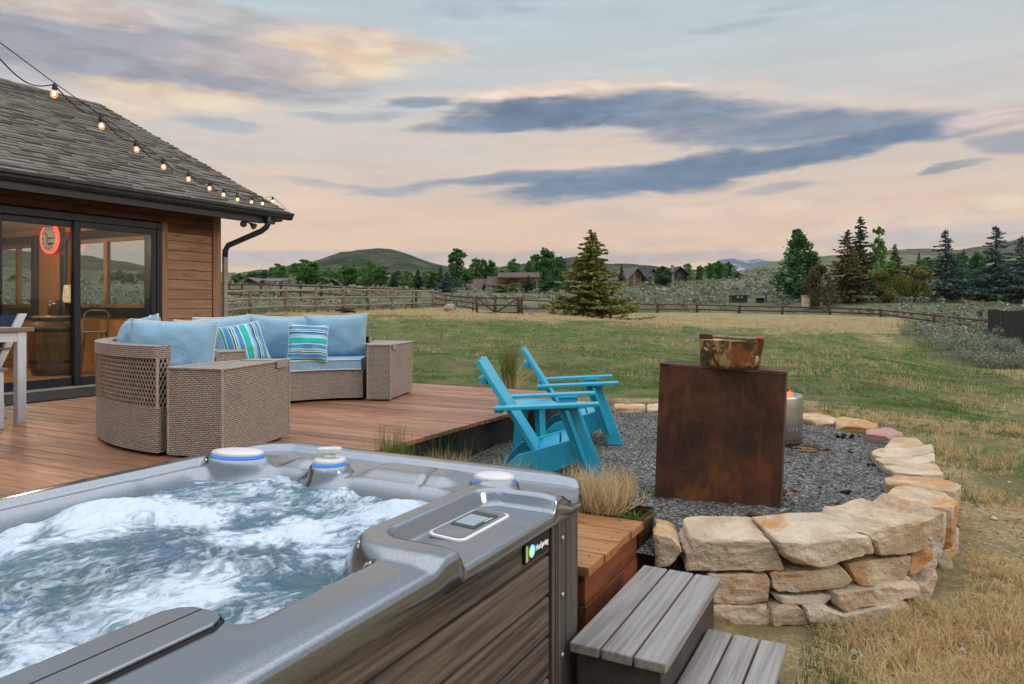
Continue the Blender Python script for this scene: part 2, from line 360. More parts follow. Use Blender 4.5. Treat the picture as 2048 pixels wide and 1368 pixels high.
MT['logo_white'] = emit('logo_white', (.8, .85, .85), .85); MT['lime'] = M('lime_plastic', (.42, .60, .26), (.4, .57, .25), 9, .4, 0, 0)
def bulbglass():
    m, t = newmat('bulb_glass')
    fr = t.n('LayerWeight', {'Blend': .35}).outputs['Facing']
    sh = t.n('MixShader', {0: t.m('MULTIPLY', fr, .45), 1: t.n('BsdfTransparent', {'Color': (1, .93, .84, 1)}).outputs[0], 2: t.n('BsdfGlossy', {'Roughness': .03, 'Color': (1, .97, .93, 1)}).outputs[0]})
    ad = t.n('AddShader', {0: sh.outputs[0], 1: t.n('Emission', {'Color': (1, .50, .17, 1), 'Strength': .26}).outputs[0]})
    t.t.links.new(ad.outputs[0], t.n('OutputMaterial').inputs[0]); return m
MT['bulb'] = bulbglass()
def flame():
    m, t = newmat('flame'); v = t.n('TexCoord').outputs['Object']; z = t.n('SeparateXYZ', {'Vector': v}).outputs[2]
    col = t.ramp(t.m('MULTIPLY', z, 6.0), [(0, (1, .35, .04, 1)), (.5, (1, .22, .03, 1)), (1, (.8, .08, .01, 1))])
    f = t.lr(t.noise(v, 25, 3), .3, .7, .35, .9)
    sh = t.n('MixShader', {0: f, 1: t.n('BsdfTransparent').outputs[0], 2: t.n('Emission', {'Color': col, 'Strength': 1.5}).outputs[0]})
    t.t.links.new(sh.outputs[0], t.n('OutputMaterial').inputs[0]); return m
MT['flame'] = flame()

def wicker(name, c1, c2, bw=.046, rh=.0155):
    m, t = newmat(name); uv = t.n('TexCoord').outputs['UV']
    bt = t.n('TexBrick', {'Vector': uv, 'Color1': c4(c1), 'Color2': c4(c2), 'Mortar': (.030, .022, .018, 1), 'Scale': 1.0, 'Mortar Size': .0024, 'Mortar Smooth': .6, 'Bias': 0.0, 'Brick Width': bw, 'Row Height': rh}, offset=.5, squash=1.0)
    sep = t.n('SeparateXYZ', {'Vector': uv})
    # strands bulge between the uprights they pass over
    ph = t.m('MULTIPLY', t.m('FRACT', t.m('MULTIPLY', t.m('ADD', sep.outputs[0], t.m('MULTIPLY', t.m('FLOOR', t.m('DIVIDE', sep.outputs[1], rh)), bw / 2)), 1 / bw)), PI)
    hz = t.m('MULTIPLY', t.m('FRACT', t.m('DIVIDE', sep.outputs[1], rh)), PI)
    h = t.m('MULTIPLY', t.m('SINE', ph), t.m('SINE', hz))
    n = t.noise(uv, 60, 3); n2 = t.noise(uv, 3.5, 3)
    col = t.mix(t.ss(n, .35, .7), bt.outputs[0], t.mix(1.0, bt.outputs[0], (.72, .7, .68, 1), 'MULTIPLY'))
    col = t.mix(t.m('MULTIPLY', t.ss(n2, .45, .75), .3), col, (.12, .09, .075, 1))
    return finish(m, t, col, .5, 0, h, .9, .006, .4)
MT['wicker'] = wicker('wicker', (.52, .43, .365), (.42, .34, .285), .040, .0132)
MT['strand'] = M('wicker_strand', (.40, .32, .265), (.30, .235, .195), 20, .5, 0, .2, 120, .002)

def fabric(name, c1, c2):
    m, t = newmat(name); v = coords(t)
    n1 = t.noise(v, 6, 5, .6); wv = t.noise(t.mapping(v, sc=(260, 260, 900)), 1, 2); wv2 = t.noise(t.mapping(v, sc=(900, 900, 260)), 1, 2)
    col = t.mix(t.ss(n1, .3, .7), c4(c2), c4(c1)); col = t.mix(t.m('MULTIPLY', wv, .22), col, (.75, .85, .92, 1))
    hh = t.m('ADD', t.m('MULTIPLY', t.m('ADD', wv, wv2), .12), t.m('MULTIPLY', t.noise(v, 11, 4, .55, .6), .9))
    return finish(m, t, col, .85, 0, hh, .6, .025, .2, Sheen_Weight=.15)
MT['cushion'] = fabric('blue_canvas', (.215, .415, .575), (.185, .375, .53))
def stripes(name):
    m, t = newmat(name); v = t.n('TexCoord').outputs['Object']; s = t.n('SeparateXYZ', {'Vector': v})
    x = t.m('MULTIPLY_ADD', s.outputs[2], 2.1, .5)
    T, Wt, Nv, B, L = (.035, .44, .43, 1), (.68, .70, .66, 1), (.018, .024, .045, 1), (.085, .27, .52, 1), (.30, .56, .64, 1)
    st = [(0, T), (.10, Wt), (.115, B), (.20, L), (.225, Nv), (.25, Wt), (.27, Nv), (.285, L), (.33, B), (.42, Wt), (.44, T), (.58, Wt), (.595, L), (.66, B), (.70, Nv), (.725, Wt), (.75, Nv), (.765, L), (.80, B), (.88, Wt), (.90, T)]
    col = t.ramp(x, st, 'CONSTANT')
    return finish(m, t, col, .85, 0, t.noise(v, 12, 4, .55, .5), .3, .02, .2)
MT['stripe'] = stripes('striped_canvas')

def cortenmat(name, base=1.0):
    m, t = newmat(name); v = coords(t); vs = t.mapping(v, sc=(7, 7, 1.2))
    n1 = t.noise(v, 3.2, 7, .65, .4); n2 = t.noise(v, 60, 4, .7); n3 = t.noise(vs, 1.4, 5, .6); n4 = t.noise(t.mapping(v, (4, 2, 1)), 2.2, 6, .7, .6)
    col = t.mix(t.ss(n1, .35, .66), (.028 * base, .014 * base, .010 * base, 1), (.085 * base, .032 * base, .018 * base, 1))
    col = t.mix(t.m('MULTIPLY', t.ss(n2, .5, .75), .5), col, (.135 * base, .048 * base, .020 * base, 1))
    col = t.mix(t.m('MULTIPLY', t.ss(n3, .52, .74), .5), col, (.17 * base, .052 * base, .014 * base, 1))
    z = t.n('SeparateXYZ', {'Vector': t.n('TexCoord').outputs['Object']}).outputs[2]
    low = t.m('SUBTRACT', 1.0, t.ss(z, .0, .5))
    col = t.mix(t.m('MULTIPLY', t.m('MULTIPLY', t.ss(n4, .52, .72), low), .8), col, (.26 * base, .085 * base, .018 * base, 1))
    return finish(m, t, col, t.lr(n2, .3, .7, .62, .85), .1, n2, .25, .003, .3)
MT['corten'] = cortenmat('rusted_steel', 1.35)

def stonemat():
    m, t = newmat('sandstone'); v = coords(t); v2 = t.mapping(v, sc=(1, 1, 2.6))
    r = t.n('ObjectInfo').outputs['Random']
    n1 = t.noise(v2, 4, 7, .62, .4); n2 = t.noise(v, 2.4, 6, .6, .7); n3 = t.noise(v, 38, 5, .7); n4 = t.noise(t.mapping(v, (7, 1, 3)), 6, 6, .65, 1.0)
    col = t.mix(t.ss(n1, .3, .7), (.45, .325, .21, 1), (.70, .55, .39, 1))
    pale = t.ss(r, .45, .95); col = t.mix(t.m('MULTIPLY', pale, .55), col, (.66, .57, .46, 1))
    up = t.n('SeparateXYZ', {'Vector': t.n('TexCoord').outputs['Normal']}).outputs[2]
    rust = t.m('MULTIPLY', t.ss(t.m('ADD', n2, t.m('MULTIPLY', t.m('SUBTRACT', t.m('FRACT', t.m('MULTIPLY', r, 7.3)), .5), .22)), .53, .68), .8)
    col = t.mix(rust, col, (.52, .235, .065, 1))
    col = t.mix(t.m('MULTIPLY', t.ss(n4, .62, .74), .55), col, (.22, .075, .02, 1))
    col = t.mix(t.m('MULTIPLY', t.ss(n3, .52, .8), .3), col, (.16, .11, .07, 1))
    h = t.m('ADD', t.m('MULTIPLY', n1, .6), t.m('MULTIPLY', n3, .6))
    return finish(m, t, col, .9, 0, h, .9, .035, .2)
MT['stone'] = stonemat()
MT['stone_red'] = M('pink_stone', (.46, .20, .17), (.36, .24, .2), 5, .9, 0, .7, 40, .01)

def shinglemat():
    m, t = newmat('asphalt_shingle'); v = coords(t); ri = t.n('NewGeometry').outputs['Random Per Island']
    n = t.noise(v, 260, 3, .7); n2 = t.noise(v, 1.2, 4)
    col = t.ramp(ri, [(0, (.122, .106, .090, 1)), (.35, (.160, .141, .120, 1)), (.7, (.198, .176, .150, 1)), (1, (.235, .208, .180, 1))])
    col = t.mix(t.ss(n, .35, .7), t.mix(1.0, col, (.68, .68, .68, 1), 'MULTIPLY'), col)
    col = t.mix(t.m('MULTIPLY', t.ss(n2, .45, .7), .2), col, (.10, .07, .062, 1))
    return finish(m, t, col, .92, 0, n, .6, .004, .2)
MT['shingle'] = shinglemat()

def composite(name, c1, c2, axis=1):
    m, t = newmat(name); v = coords(t); sc = [26, 26, 26]; sc[axis] = .8
    sc2 = [9, 9, 9]; sc2[axis] = .5
    ri = t.n('NewGeometry').outputs['Random Per Island']
    vv = t.n('VectorMath', {0: v, 1: t.n('CombineXYZ', {'X': t.m('MULTIPLY', ri, 13), 'Y': t.m('MULTIPLY', ri, 7), 'Z': t.m('MULTIPLY', ri, 11)}).outputs[0]}, operation='ADD').outputs[0]
    n = t.noise(t.mapping(vv, sc=tuple(sc)), 2.2, 5, .65, .5); n2 = t.noise(t.mapping(vv, sc=tuple(sc2)), 1.0, 4, .6, 1.2)
    g = t.m('ADD', t.m('MULTIPLY', n, .55), t.m('MULTIPLY', n2, .45))
    col = t.mix(t.ss(g, .36, .62), c4(c2), c4(c1))
    return finish(m, t, col, t.lr(g, .3, .7, .62, .5), 0, g, .3, .003, .4)
MT['composite'] = composite('grey_composite', (.31, .28, .262), (.165, .149, .142))
MT['tub_siding'] = composite('tub_siding', (.150, .115, .090), (.032, .025, .022))
MT['tub_post'] = composite('tub_corner', (.105, .092, .080), (.045, .039, .036), 2)
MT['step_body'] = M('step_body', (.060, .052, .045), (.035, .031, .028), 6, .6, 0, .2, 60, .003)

def shellmat():
    m, t = newmat('pearl_acrylic'); v = coords(t)
    fl = t.noise(v, 420, 2, .6); n = t.noise(v, 3, 4)
    col = t.mix(t.ss(fl, .35, .7), (.21, .225, .25, 1), (.34, .355, .385, 1))
    drops = t.ss(t.noise(t.mapping(v, sc=(1, 1, 3)), 55, 3, .5), .62, .74)
    h = t.m('ADD', t.m('MULTIPLY', fl, .10), t.m('MULTIPLY', drops, .5))
    return finish(m, t, col, t.lr(n, .3, .7, .20, .12), .85, h, .07, .004, .5, Coat_Weight=.35, Coat_Roughness=.18)
MT['shell'] = shellmat()

def watermat():
    m, t = newmat('bubbling_water'); v = coords(t)
    wv = t.noise(t.mapping(v, (1.7, .3, 0)), 1.5, 5, .55, .6, out=1)
    vw = t.n('VectorMath', {0: v, 1: t.n('VectorMath', {0: wv, 'Scale': .42}, operation='SCALE').outputs[0]}, operation='ADD').outputs[0]
    a = t.noise(t.mapping(vw, sc=(1, .8, .25)), 2.4, 7, .62, 1.0); rid = t.m('SUBTRACT', 1.0, t.m('MULTIPLY', t.m('ABSOLUTE', t.m('SUBTRACT', a, .5)), 6.0))
    b = t.noise(t.mapping(vw, (3, 1, 2), sc=(1, 1, .25)), 1.6, 6, .6, .6); c = t.noise(t.mapping(vw, sc=(1, .55, .3)), 26, 5, .72, .8)
    foam = t.m('ADD', t.m('MULTIPLY', rid, .42), t.m('MULTIPLY', t.ss(b, .40, .66), .75))
    foam = t.m('ADD', foam, t.m('MULTIPLY', t.m('SUBTRACT', c, .5), 1.45))
    h0 = t.n('Attribute', attribute_name='lift').outputs['Fac']
    foam = t.m('ADD', foam, t.m('MULTIPLY', h0, .5)); bub = t.n('TexVoronoi', {'Vector': t.mapping(vw, sc=(1, .7, .4)), 'Scale': 42.0}).outputs['Distance']; foam = t.m('ADD', foam, t.m('MULTIPLY', t.m('SUBTRACT', bub, .42), .28))
    f = t.m('MULTIPLY', t.ss(foam, .36, 1.0), .93)
    deep = t.mix(t.ss(b, .3, .62), (.026, .085, .118, 1), (.10, .205, .265, 1))
    deep = t.mix(t.ss(t.noise(v, 5, 4), .45, .7), deep, (.06, .13, .21, 1))
    col = t.mix(f, deep, (.62, .69, .78, 1))
    hh = t.m('ADD', t.m('MULTIPLY', a, .8), t.m('ADD', t.m('MULTIPLY', c, .45), t.m('MULTIPLY', f, .25)))
    return finish(m, t, col, t.lr(f, 0, .8, .12, .75), 0, hh, .75, .035, .5)
MT['water'] = watermat()

def leafmat(name, cols, rough=.7, trans=.18):
    if name.startswith(('spruce', 'leaf')): cols = [tuple(x * 1.3 for x in c) for c in cols]
    m, t = newmat(name); ri = t.n('NewGeometry').outputs['Random Per Island']; v = t.n('TexCoord').outputs['Object']
    n = t.noise(v, 1.1, 3, .6); x = t.m('ADD', t.m('MULTIPLY', ri, .6), t.m('MULTIPLY', t.m('SUBTRACT', n, .3), 1.0), clamp=True)
    col = t.ramp(x, [(i / (len(cols) - 1), c4(c)) for i, c in enumerate(cols)])
    b = t.n('BsdfPrincipled', {'Base Color': col, 'Roughness': rough, 'Specular IOR Level': .15})
    tr = t.n('BsdfTranslucent', {'Color': col})
    t.t.links.new(t.n('MixShader', {0: trans, 1: b.outputs[0], 2: tr.outputs[0]}).outputs[0], t.n('OutputMaterial').inputs[0]); return m
MT['spruce_olive'] = leafmat('spruce_olive', [(.060, .075, .022), (.13, .14, .036), (.21, .20, .055), (.27, .23, .08)])
MT['spruce_green'] = leafmat('spruce_green', [(.024, .042, .022), (.050, .082, .038), (.085, .12, .055)])
MT['spruce_blue'] = leafmat('spruce_blue', [(.045, .072, .060), (.085, .128, .108), (.15, .20, .168)])
MT['spruce_brown'] = leafmat('spruce_brown', [(.046, .050, .018), (.100, .092, .034), (.19, .13, .045)])
MT['leaf_green'] = leafmat('leaf_green', [(.036, .088, .024), (.075, .170, .042), (.13, .25, .065)], .6, .25)
MT['leaf_dark'] = leafmat('leaf_dark', [(.03, .075, .030), (.060, .135, .052), (.10, .19, .072)], .6, .2)
MT['leaf_pale'] = leafmat('leaf_pale', [(.07, .13, .034), (.125, .215, .058), (.19, .29, .09)], .6, .3)
MT['leaf_olive'] = leafmat('leaf_olive', [(.06, .07, .018), (.13, .135, .034), (.21, .19, .05)], .7, .2)
MT['twig_brown'] = leafmat('twig_brown', [(.065, .055, .028), (.115, .095, .048), (.17, .14, .07)], .9, .1)
MT['sage'] = leafmat('sage_leaf', [(.105, .108, .068), (.21, .22, .155), (.32, .335, .255), (.43, .45, .36)], .9, .15)
MT['straw'] = leafmat('straw_blades', [(.34, .22, .095), (.54, .38, .17), (.72, .54, .29), (.30, .25, .09)], .8, .25)
MT['lawn'] = leafmat('lawn_blades', [(.045, .088, .020), (.080, .142, .032), (.125, .19, .05), (.24, .22, .09)], .8, .25)
MT['fountain_dry'] = leafmat('dry_fountain_grass', [(.42, .28, .14), (.62, .46, .26), (.78, .63, .42)], .8, .3)
MT['fountain_green'] = leafmat('green_grass_blades', [(.05, .10, .018), (.10, .18, .03), (.19, .26, .06)], .7, .3)

def groundmat():
    m, t = newmat('meadow_ground'); p = coords(t, 'World')
    A = lambda n: t.n('Attribute', attribute_name=n).outputs['Fac']
    n1 = t.noise(p, .55, 7, .62); n2 = t.noise(p, 3.2, 6, .65); n3 = t.noise(p, 24, 5, .7); n0 = t.noise(p, .12, 6, .6); n5 = t.noise(t.mapping(p, sc=(1, .6, 1)), 1.3, 7, .7)
    soil = t.mix(t.ss(n3, .35, .7), (.105, .068, .042, 1), (.215, .150, .098, 1))
    straw = t.mix(t.ss(n3, .35, .68), (.26, .185, .095, 1), (.48, .36, .20, 1)); straw = t.mix(t.ss(n2, .42, .62), straw, (.235, .185, .085, 1)); straw = t.mix(t.m('MULTIPLY', t.ss(n1, .5, .66), .7), straw, (.17, .155, .065, 1))
    green = t.mix(t.ss(n3, .35, .66), (.042, .076, .018, 1), (.098, .160, .042, 1)); green = t.mix(t.ss(n5, .40, .62), green, (.165, .155, .065, 1)); green = t.mix(t.m('MULTIPLY', t.ss(n2, .52, .64), .6), green, (.20, .155, .085, 1))
    sage = t.mix(t.ss(n0, .36, .64), (.095, .105, .055, 1), (.165, .160, .100, 1)); sage = t.mix(t.ss(n1, .5, .72), sage, (.07, .078, .045, 1))
    k = t.m('ADD', A('green'), t.m('MULTIPLY', t.m('SUBTRACT', n5, .5), 1.1)); col = t.mix(t.ss(k, .36, .64), straw, green)
    k = t.m('ADD', A('dirt'), t.m('MULTIPLY', t.m('SUBTRACT', n1, .5), 1.9)); k = t.m('ADD', k, t.m('MULTIPLY', t.m('SUBTRACT', n2, .5), .7)); col = t.mix(t.ss(k, .45, .72), col, soil)
    k = t.m('ADD', A('sage'), t.m('MULTIPLY', t.m('SUBTRACT', n1, .5), .5)); col = t.mix(t.ss(k, .4, .62), col, sage)
    return finish(m, t, col, .95, 0, t.m('ADD', n3, t.m('MULTIPLY', n2, .8)), .9, .05, .1)
MT['ground'] = groundmat()
def gravelmat():
    m, t = newmat('grey_gravel'); p = coords(t, 'World')
    vo = t.n('TexVoronoi', {'Vector': p, 'Scale': 62.0}); v2 = t.n('TexVoronoi', {'Vector': p, 'Scale': 27.0}); n = t.noise(p, 1.6, 5, .6); n2 = t.noise(p, 120, 3)
    g = t.n('SeparateXYZ', {'Vector': vo.outputs['Color']}).outputs[0]
    col = t.ramp(g, [(0, (.032, .031, .030, 1)), (.40, (.098, .094, .088, 1)), (.72, (.185, .176, .162, 1)), (.92, (.33, .30, .265, 1)), (1, (.52, .43, .32, 1))])
    col = t.mix(t.m('MULTIPLY', t.ss(n, .45, .7), .55), col, (.038, .036, .034, 1))
    h = t.m('ADD', t.m('MULTIPLY', vo.outputs['Distance'], -1.0), t.m('MULTIPLY', v2.outputs['Distance'], -.8))
    return finish(m, t, col, .85, 0, h, 1.0, .02, .3)
MT['gravel'] = gravelmat()
def hillmat(name, a, b, c, sc=.02):
    m, t = newmat(name); p = coords(t, 'World'); n = t.noise(p, sc, 8, .65); n2 = t.noise(p, sc * 9, 6, .75); n3 = t.noise(t.mapping(p, (40, 9, 2)), sc * 1.7, 7, .6)
    col = t.mix(t.ss(n, .42, .58), c4(a), c4(b)); col = t.mix(t.ss(n3, .5, .62), col, c4(c)); col = t.mix(t.m('MULTIPLY', t.ss(n2, .47, .62), .85), col, c4(tuple(x * .42 for x in a)))
    return finish(m, t, col, .95, 0, n2, 1.0, 2.0, .05)
MT['hill_green'] = hillmat('scrub_hill', (.034, .052, .026), (.075, .086, .048), (.105, .098, .062), .03)
MT['hill_sage'] = hillmat('sage_hill', (.085, .090, .052), (.150, .145, .092), (.19, .17, .11), .05)
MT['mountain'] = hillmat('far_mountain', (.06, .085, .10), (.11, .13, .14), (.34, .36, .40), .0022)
# ------------------------------------------------------------------ the land
RC = Vector((1.35, 6.75, 0)); RR = 2.62
_rp = [at(px, py, .05) - RC for px, py in ((1060, 806), (1151, 808), (1260, 812), (1330, 813), (1400, 815), (1480, 819), (1545, 824), (1640, 836), (1715, 850), (1770, 868), (1815, 890), (1805, 912), (1822, 935), (1840, 972), (1845, 1008), (1825, 1040), (1730, 1054), (1600, 1054), (1450, 1052), (1350, 1052), (1300, 1052))]
_ra = np.array([math.atan2(p.y, p.x) for p in _rp] + [PI, -PI * .75]); _rr = np.array([math.hypot(p.x, p.y) for p in _rp] + [2.2, 2.3]); _o = np.argsort(_ra)
def ring_r(a): return np.interp(a, _ra[_o], _rr[_o], period=2 * PI)                             # gravel circle
ctrl = [(0, 0, -.35), (-3, 3, -.36), (2, 2.5, -.36), (1.5, 3.7, -.36), (2.6, 3.9, -.35), (3.5, 4.6, -.32), (4.1, 6, -.24), (4.5, 8, -.10), (3.8, 9.4, -.03), (1.5, 10.2, -.02), (0, 10.6, 0),
        (-3, 11.5, 0), (-6, 14, .05), (-8, 8, -.1), (-7, 3, -.2), (6, 5, -.40), (8, 8, -.42), (10, 12, -.40), (0, 15, .03), (5, 15, -.05), (-5, 20, .15), (0, 22, .12), (8, 22, -.12), (14, 18, -.45), (-10, 24, .45), (-14, 18, .5),
        (17, 24, -.55), (0, -10, -.4), (10, -10, -.5), (-10, -10, -.3), (20, 0, -.6), (-20, 5, .2), (0, -100, -1), (100, 0, -2), (-100, 0, 3), (-60, 40, 2.2), (60, 30, -1.5), (-200, 60, 8), (180, 60, 0)]
def cp(px, py, Y): p = atY(px, py, Y); ctrl.append((p.x, p.y, p.z))
FENCE_L = [(500, 575, 631, 33), (571, 575, 624, 35.5), (631, 575, 625.5, 38), (687, 572, 625, 41), (737, 575, 621.5, 44), (783, 575.5, 619.7, 47), (825.5, 577, 617.7, 50), (865, 578, 615, 53)]
FENCE_R = [(1207, 600, 628, 56), (1241, 602, 627, 58), (1315, 605, 626, 61), (1394, 606, 625, 63), (1479, 609, 627, 63), (1565, 610, 629, 61), (1660, 612, 630, 58), (1761, 617, 634, 54), (1868, 626, 650, 49), (1970, 637, 662, 43)]
for x, yt, yb, Y in FENCE_L + FENCE_R: cp(x, yb, Y)
for a in [(930, 628, 50), (1050, 630, 50), (1130, 630, 48), (2000, 668, 40), (1985, 700, 35), (2048, 712, 32), (1900, 668, 38), (1800, 655, 42), (1700, 648, 43), (1700, 650, 35), (1500, 645, 45), (1250, 640, 47), (450, 640, 31), (300, 640, 31), (100, 645, 30), (2040, 745, 24), (1900, 700, 28), (1750, 668, 34),
          (1000, 600, 72), (1100, 598, 72), (1300, 612, 72), (1450, 606, 74), (700, 590, 72), (500, 592, 70), (1700, 604, 72), (1850, 606, 70), (2000, 612, 60), (2048, 604, 75),
          (1000, 582, 105), (800, 577, 120), (560, 573, 120), (300, 575, 110), (100, 575, 110), (1270, 577, 120), (1350, 566, 130), (1180, 588, 90), (1600, 590, 82), (1720, 590, 80), (1900, 594, 80), (2040, 594, 80), (1450, 560, 140), (1560, 548, 140), (1400, 585, 105), (1500, 575, 108),
          (1560, 540, 185), (1440, 553, 190), (1650, 545, 180), (1800, 530, 260), (2000, 540, 230), (1250, 560, 190), (1000, 562, 220), (700, 560, 240), (460, 556, 240), (200, 552, 240), (0, 545, 240), (1300, 556, 400), (900, 556, 500), (1700, 520, 400)]: cp(*a)
C3 = np.array(ctrl); LR = np.log(np.hypot(C3[:, 0], C3[:, 1]) + 2); AN = np.arctan2(C3[:, 0], C3[:, 1])
def ground_z(X, Y):
    X = np.asarray(X, float); Y = np.asarray(Y, float); sh = X.shape; X = X.ravel(); Y = Y.ravel()
    lr = np.log(np.hypot(X, Y) + 2)[:, None]; an = np.arctan2(X, Y)[:, None]
    da = np.abs(an - AN[None]); da = np.minimum(da, 2 * PI - da)
    d2 = ((lr - LR[None]) * 1.25) ** 2 + (da * 1.6) ** 2 + .0006
    wgt = 1 / d2 ** 2.0
    z = (wgt * C3[:, 2][None]).sum(1) / wgt.sum(1)
    r = np.hypot(X, Y)
    z = z + (fbm(X * .5, Y * .5, 4, 3) - .5) * .10 * sst(r, 6, 14) + (fbm(X * .05, Y * .05, 3, 9) - .5) * np.clip(r - 70, 0, 120) * .012
    rr = np.hypot(X - RC.x, Y - RC.y); z = np.where(rr < ring_r(np.arctan2(Y - RC.y, X - RC.x)) + .02, np.minimum(z, -.12), z)
    return z.reshape(sh)
def gz(X, Y): return float(ground_z(np.array([X]), np.array([Y]))[0])
NR, NA = 300, 560
rad = np.concatenate([[.05], np.geomspace(.6, 9000, NR - 1)])
fr = np.linspace(0, 1, NA); ang = np.concatenate([np.linspace(-R(44), R(44), 420), np.linspace(R(44), 2 * PI - R(44), 141)[1:]])[:NA]
RG, AG = np.meshgrid(rad, ang, indexing='ij'); GX, GY = RG * np.sin(AG), RG * np.cos(AG)
GZ = ground_z(GX, GY)
GZ = np.where(RG > 500, GZ - (RG - 500) * .012, GZ)
n1 = len(ang); i, j = np.meshgrid(np.arange(NR - 1), np.arange(n1), indexing='ij'); j2 = (j + 1) % n1
gf = np.stack([i * n1 + j, i * n1 + j2, (i + 1) * n1 + j2, (i + 1) * n1 + j], -1).reshape(-1, 4)
def zones(X, Y):                                                   # what grows where (plan masks)
    X = np.asarray(X, float); Y = np.asarray(Y, float); nz = fbm(X * .22, Y * .22, 4, 21) - .5; n2 = fbm(X * .6, Y * .6, 4, 5) - .5
    fd = np.interp(X, [-14, -12, -5.8, -3, 0, 6, 10, 17, 23, 27, 29.5, 31], [31, 33.5, 53, 55, 53, 57, 61, 63.5, 60, 56, 50, 42])        # line of the fence
    green = sst(Y + nz * 10, 9, 12) * (1 - sst(Y + nz * 20 + np.clip(X - 8, 0, 9) * .3, 27, 43)) * (1 - .6 * sst(X - Y * .56 + nz * 7, .5, 5)) * (.62 + .6 * sst(n2 + nz, -.25, .25))
    near = (1 - sst(Y + nz * 3, 6, 8.5)) * sst(X, .8, 1.5)
    green = np.maximum(green, (.62 + .9 * n2) * sst(X, 3.6, 4.6) * (1 - sst(Y + nz * 3, 9, 14)) * sst(Y, 3.6, 5.5))
    green = green * (1 - .9 * near * (1 - sst(X - 3.2 + n2 * 2, 0, 1.2)))
    dirt = .40 * sst(Y, 7, 9) * (1 - sst(Y, 22, 36)) + .12 * (1 - sst(np.hypot(X - RC.x, Y - RC.y) - RR, .2, 1.4)) + .20 * near
    slope = sst(X - (.46 * Y + 1.5 + nz * 4), 0, 4) * sst(Y, 21, 27)
    sage = np.maximum(sst(Y - fd + nz * 5, -1, 3), slope)
    return green, dirt, sage
gr, di, sa = zones(GX, GY)
land = np_mesh('ground', np.stack([GX, GY, GZ], -1).reshape(-1, 3), gf[:, ::-1], MT['ground'], smooth=True); tag(land, kind='structure')
attr(land, 'green', gr); attr(land, 'dirt', di); attr(land, 'sage', sa)

def hill(name, prof, Y0, depth, mat, amp, sd, base=560):
    """a ridge: prof = crest points (px, py) read at distance Y0; front and back slopes are modelled too"""
    xs = np.linspace(prof[0][0], prof[-1][0], 260); top = np.interp(xs, [p[0] for p in prof], [p[1] for p in prof])
    k = np.hanning(13); k /= k.sum(); top = np.convolve(np.pad(top, 6, 'edge'), k, 'valid')
    X0 = (xs - 1024) / FPX * Y0; Z0 = CAMZ - (top - HOR) / FPX * Y0; zb = CAMZ - (base - HOR) / FPX * Y0
    ts = np.linspace(-1, .8, 90); XX, TT = np.meshgrid(X0, ts, indexing='ij'); ZZ = Z0[:, None]
    sh = np.cos(np.clip(TT, -1, 1) * PI / 2) ** 1.2; YY = Y0 + TT * depth
    XX = XX * (YY / Y0) ** .5
    nz = fbm(XX / (amp * 9), YY / (amp * 9), 6, sd) - .5
    Z = zb - abs(ZZ.max() - zb) * .25 + (ZZ - zb + abs(ZZ.max() - zb) * .25) * sh + nz * amp * (1.6 * (1 - np.abs(TT)) ** .5 * (np.abs(TT) > .03) + .25)
    o = np_mesh(name, np.stack([XX, YY, Z], -1).reshape(-1, 3), grid_faces(260, 90), mat, smooth=True); return tag(o, kind='structure')
hill('hill', [(380, 585), (440, 566), (500, 552), (560, 543), (630, 530), (690, 510), (735, 503.5), (770, 504), (820, 511), (870, 528), (910, 540), (1000, 558), (1080, 575)], 800, 240, MT['hill_green'], 5, 2)
hill('hill', [(900, 560), (1000, 538), (1100, 525), (1150, 517), (1200, 528), (1290, 531), (1400, 548), (1500, 560)], 900, 220, MT['hill_green'], 5, 5)
hill('hill', [(-700, 430), (-300, 458), (-60, 490), (30, 501), (100, 505), (200, 521), (290, 533), (380, 548), (445, 556), (520, 566), (600, 580)], 330, 130, MT['hill_sage'], 4, 7)
hill('hill', [(1620, 560), (1700, 520), (1760, 506), (1820, 502), (1900, 502), (2048, 494), (2300, 480), (2700, 470)], 700, 220, MT['hill_sage'], 5, 11)
hill('hill', [(1820, 540), (1880, 503), (1950, 498), (1990, 490), (2030, 480), (2080, 477), (2300, 470), (2600, 480)], 2600, 600, MT['hill_green'], 14, 13, 575)
hill('mountain', [(1340, 580), (1400, 545), (1440, 519), (1462, 517), (1490, 524), (1515, 521), (1545, 527), (1570, 540), (1630, 533), (1660, 530), (1700, 560), (1750, 590)], 7000, 1300, MT['mountain'], 55, 17, 575)

# gravel terrace: a thick disc of gravel inside the stone ring
gn, gm = 90, 150; rr_ = np.linspace(0, 1, gn) ** .8; aa = np.linspace(0, 2 * PI, gm, endpoint=False)
RG2, AG2 = np.meshgrid(rr_, aa, indexing='ij'); RGo = ring_r((AG2 + PI) % (2 * PI) - PI) + .01; GXr = RC.x + RG2 * RGo * np.cos(AG2); GYr = RC.y + RG2 * RGo * np.sin(AG2)
GXr = np.where(GXr < -.1, GXr * 1.0, GXr)
GZr = (fbm(GXr * 1.1, GYr * 1.1, 4, 31) - .5) * .07 + (fbm(GXr * 12, GYr * 12, 3, 33) - .5) * .035
cog = np.concatenate([np.stack([GXr, GYr, GZr], -1).reshape(-1, 3), np.stack([GXr[-1], GYr[-1], np.full(gm, -.7)], -1)])
i, j = np.meshgrid(np.arange(gn), np.arange(gm), indexing='ij'); j2 = (j + 1) % gm
gfa = np.stack([i * gm + j, i * gm + j2, (i + 1) * gm + j2, (i + 1) * gm + j], -1).reshape(-1, 4)
gravel = np_mesh('gravel', cog, gfa[:, ::-1], MT['gravel'], smooth=True); tag(gravel, kind='structure')
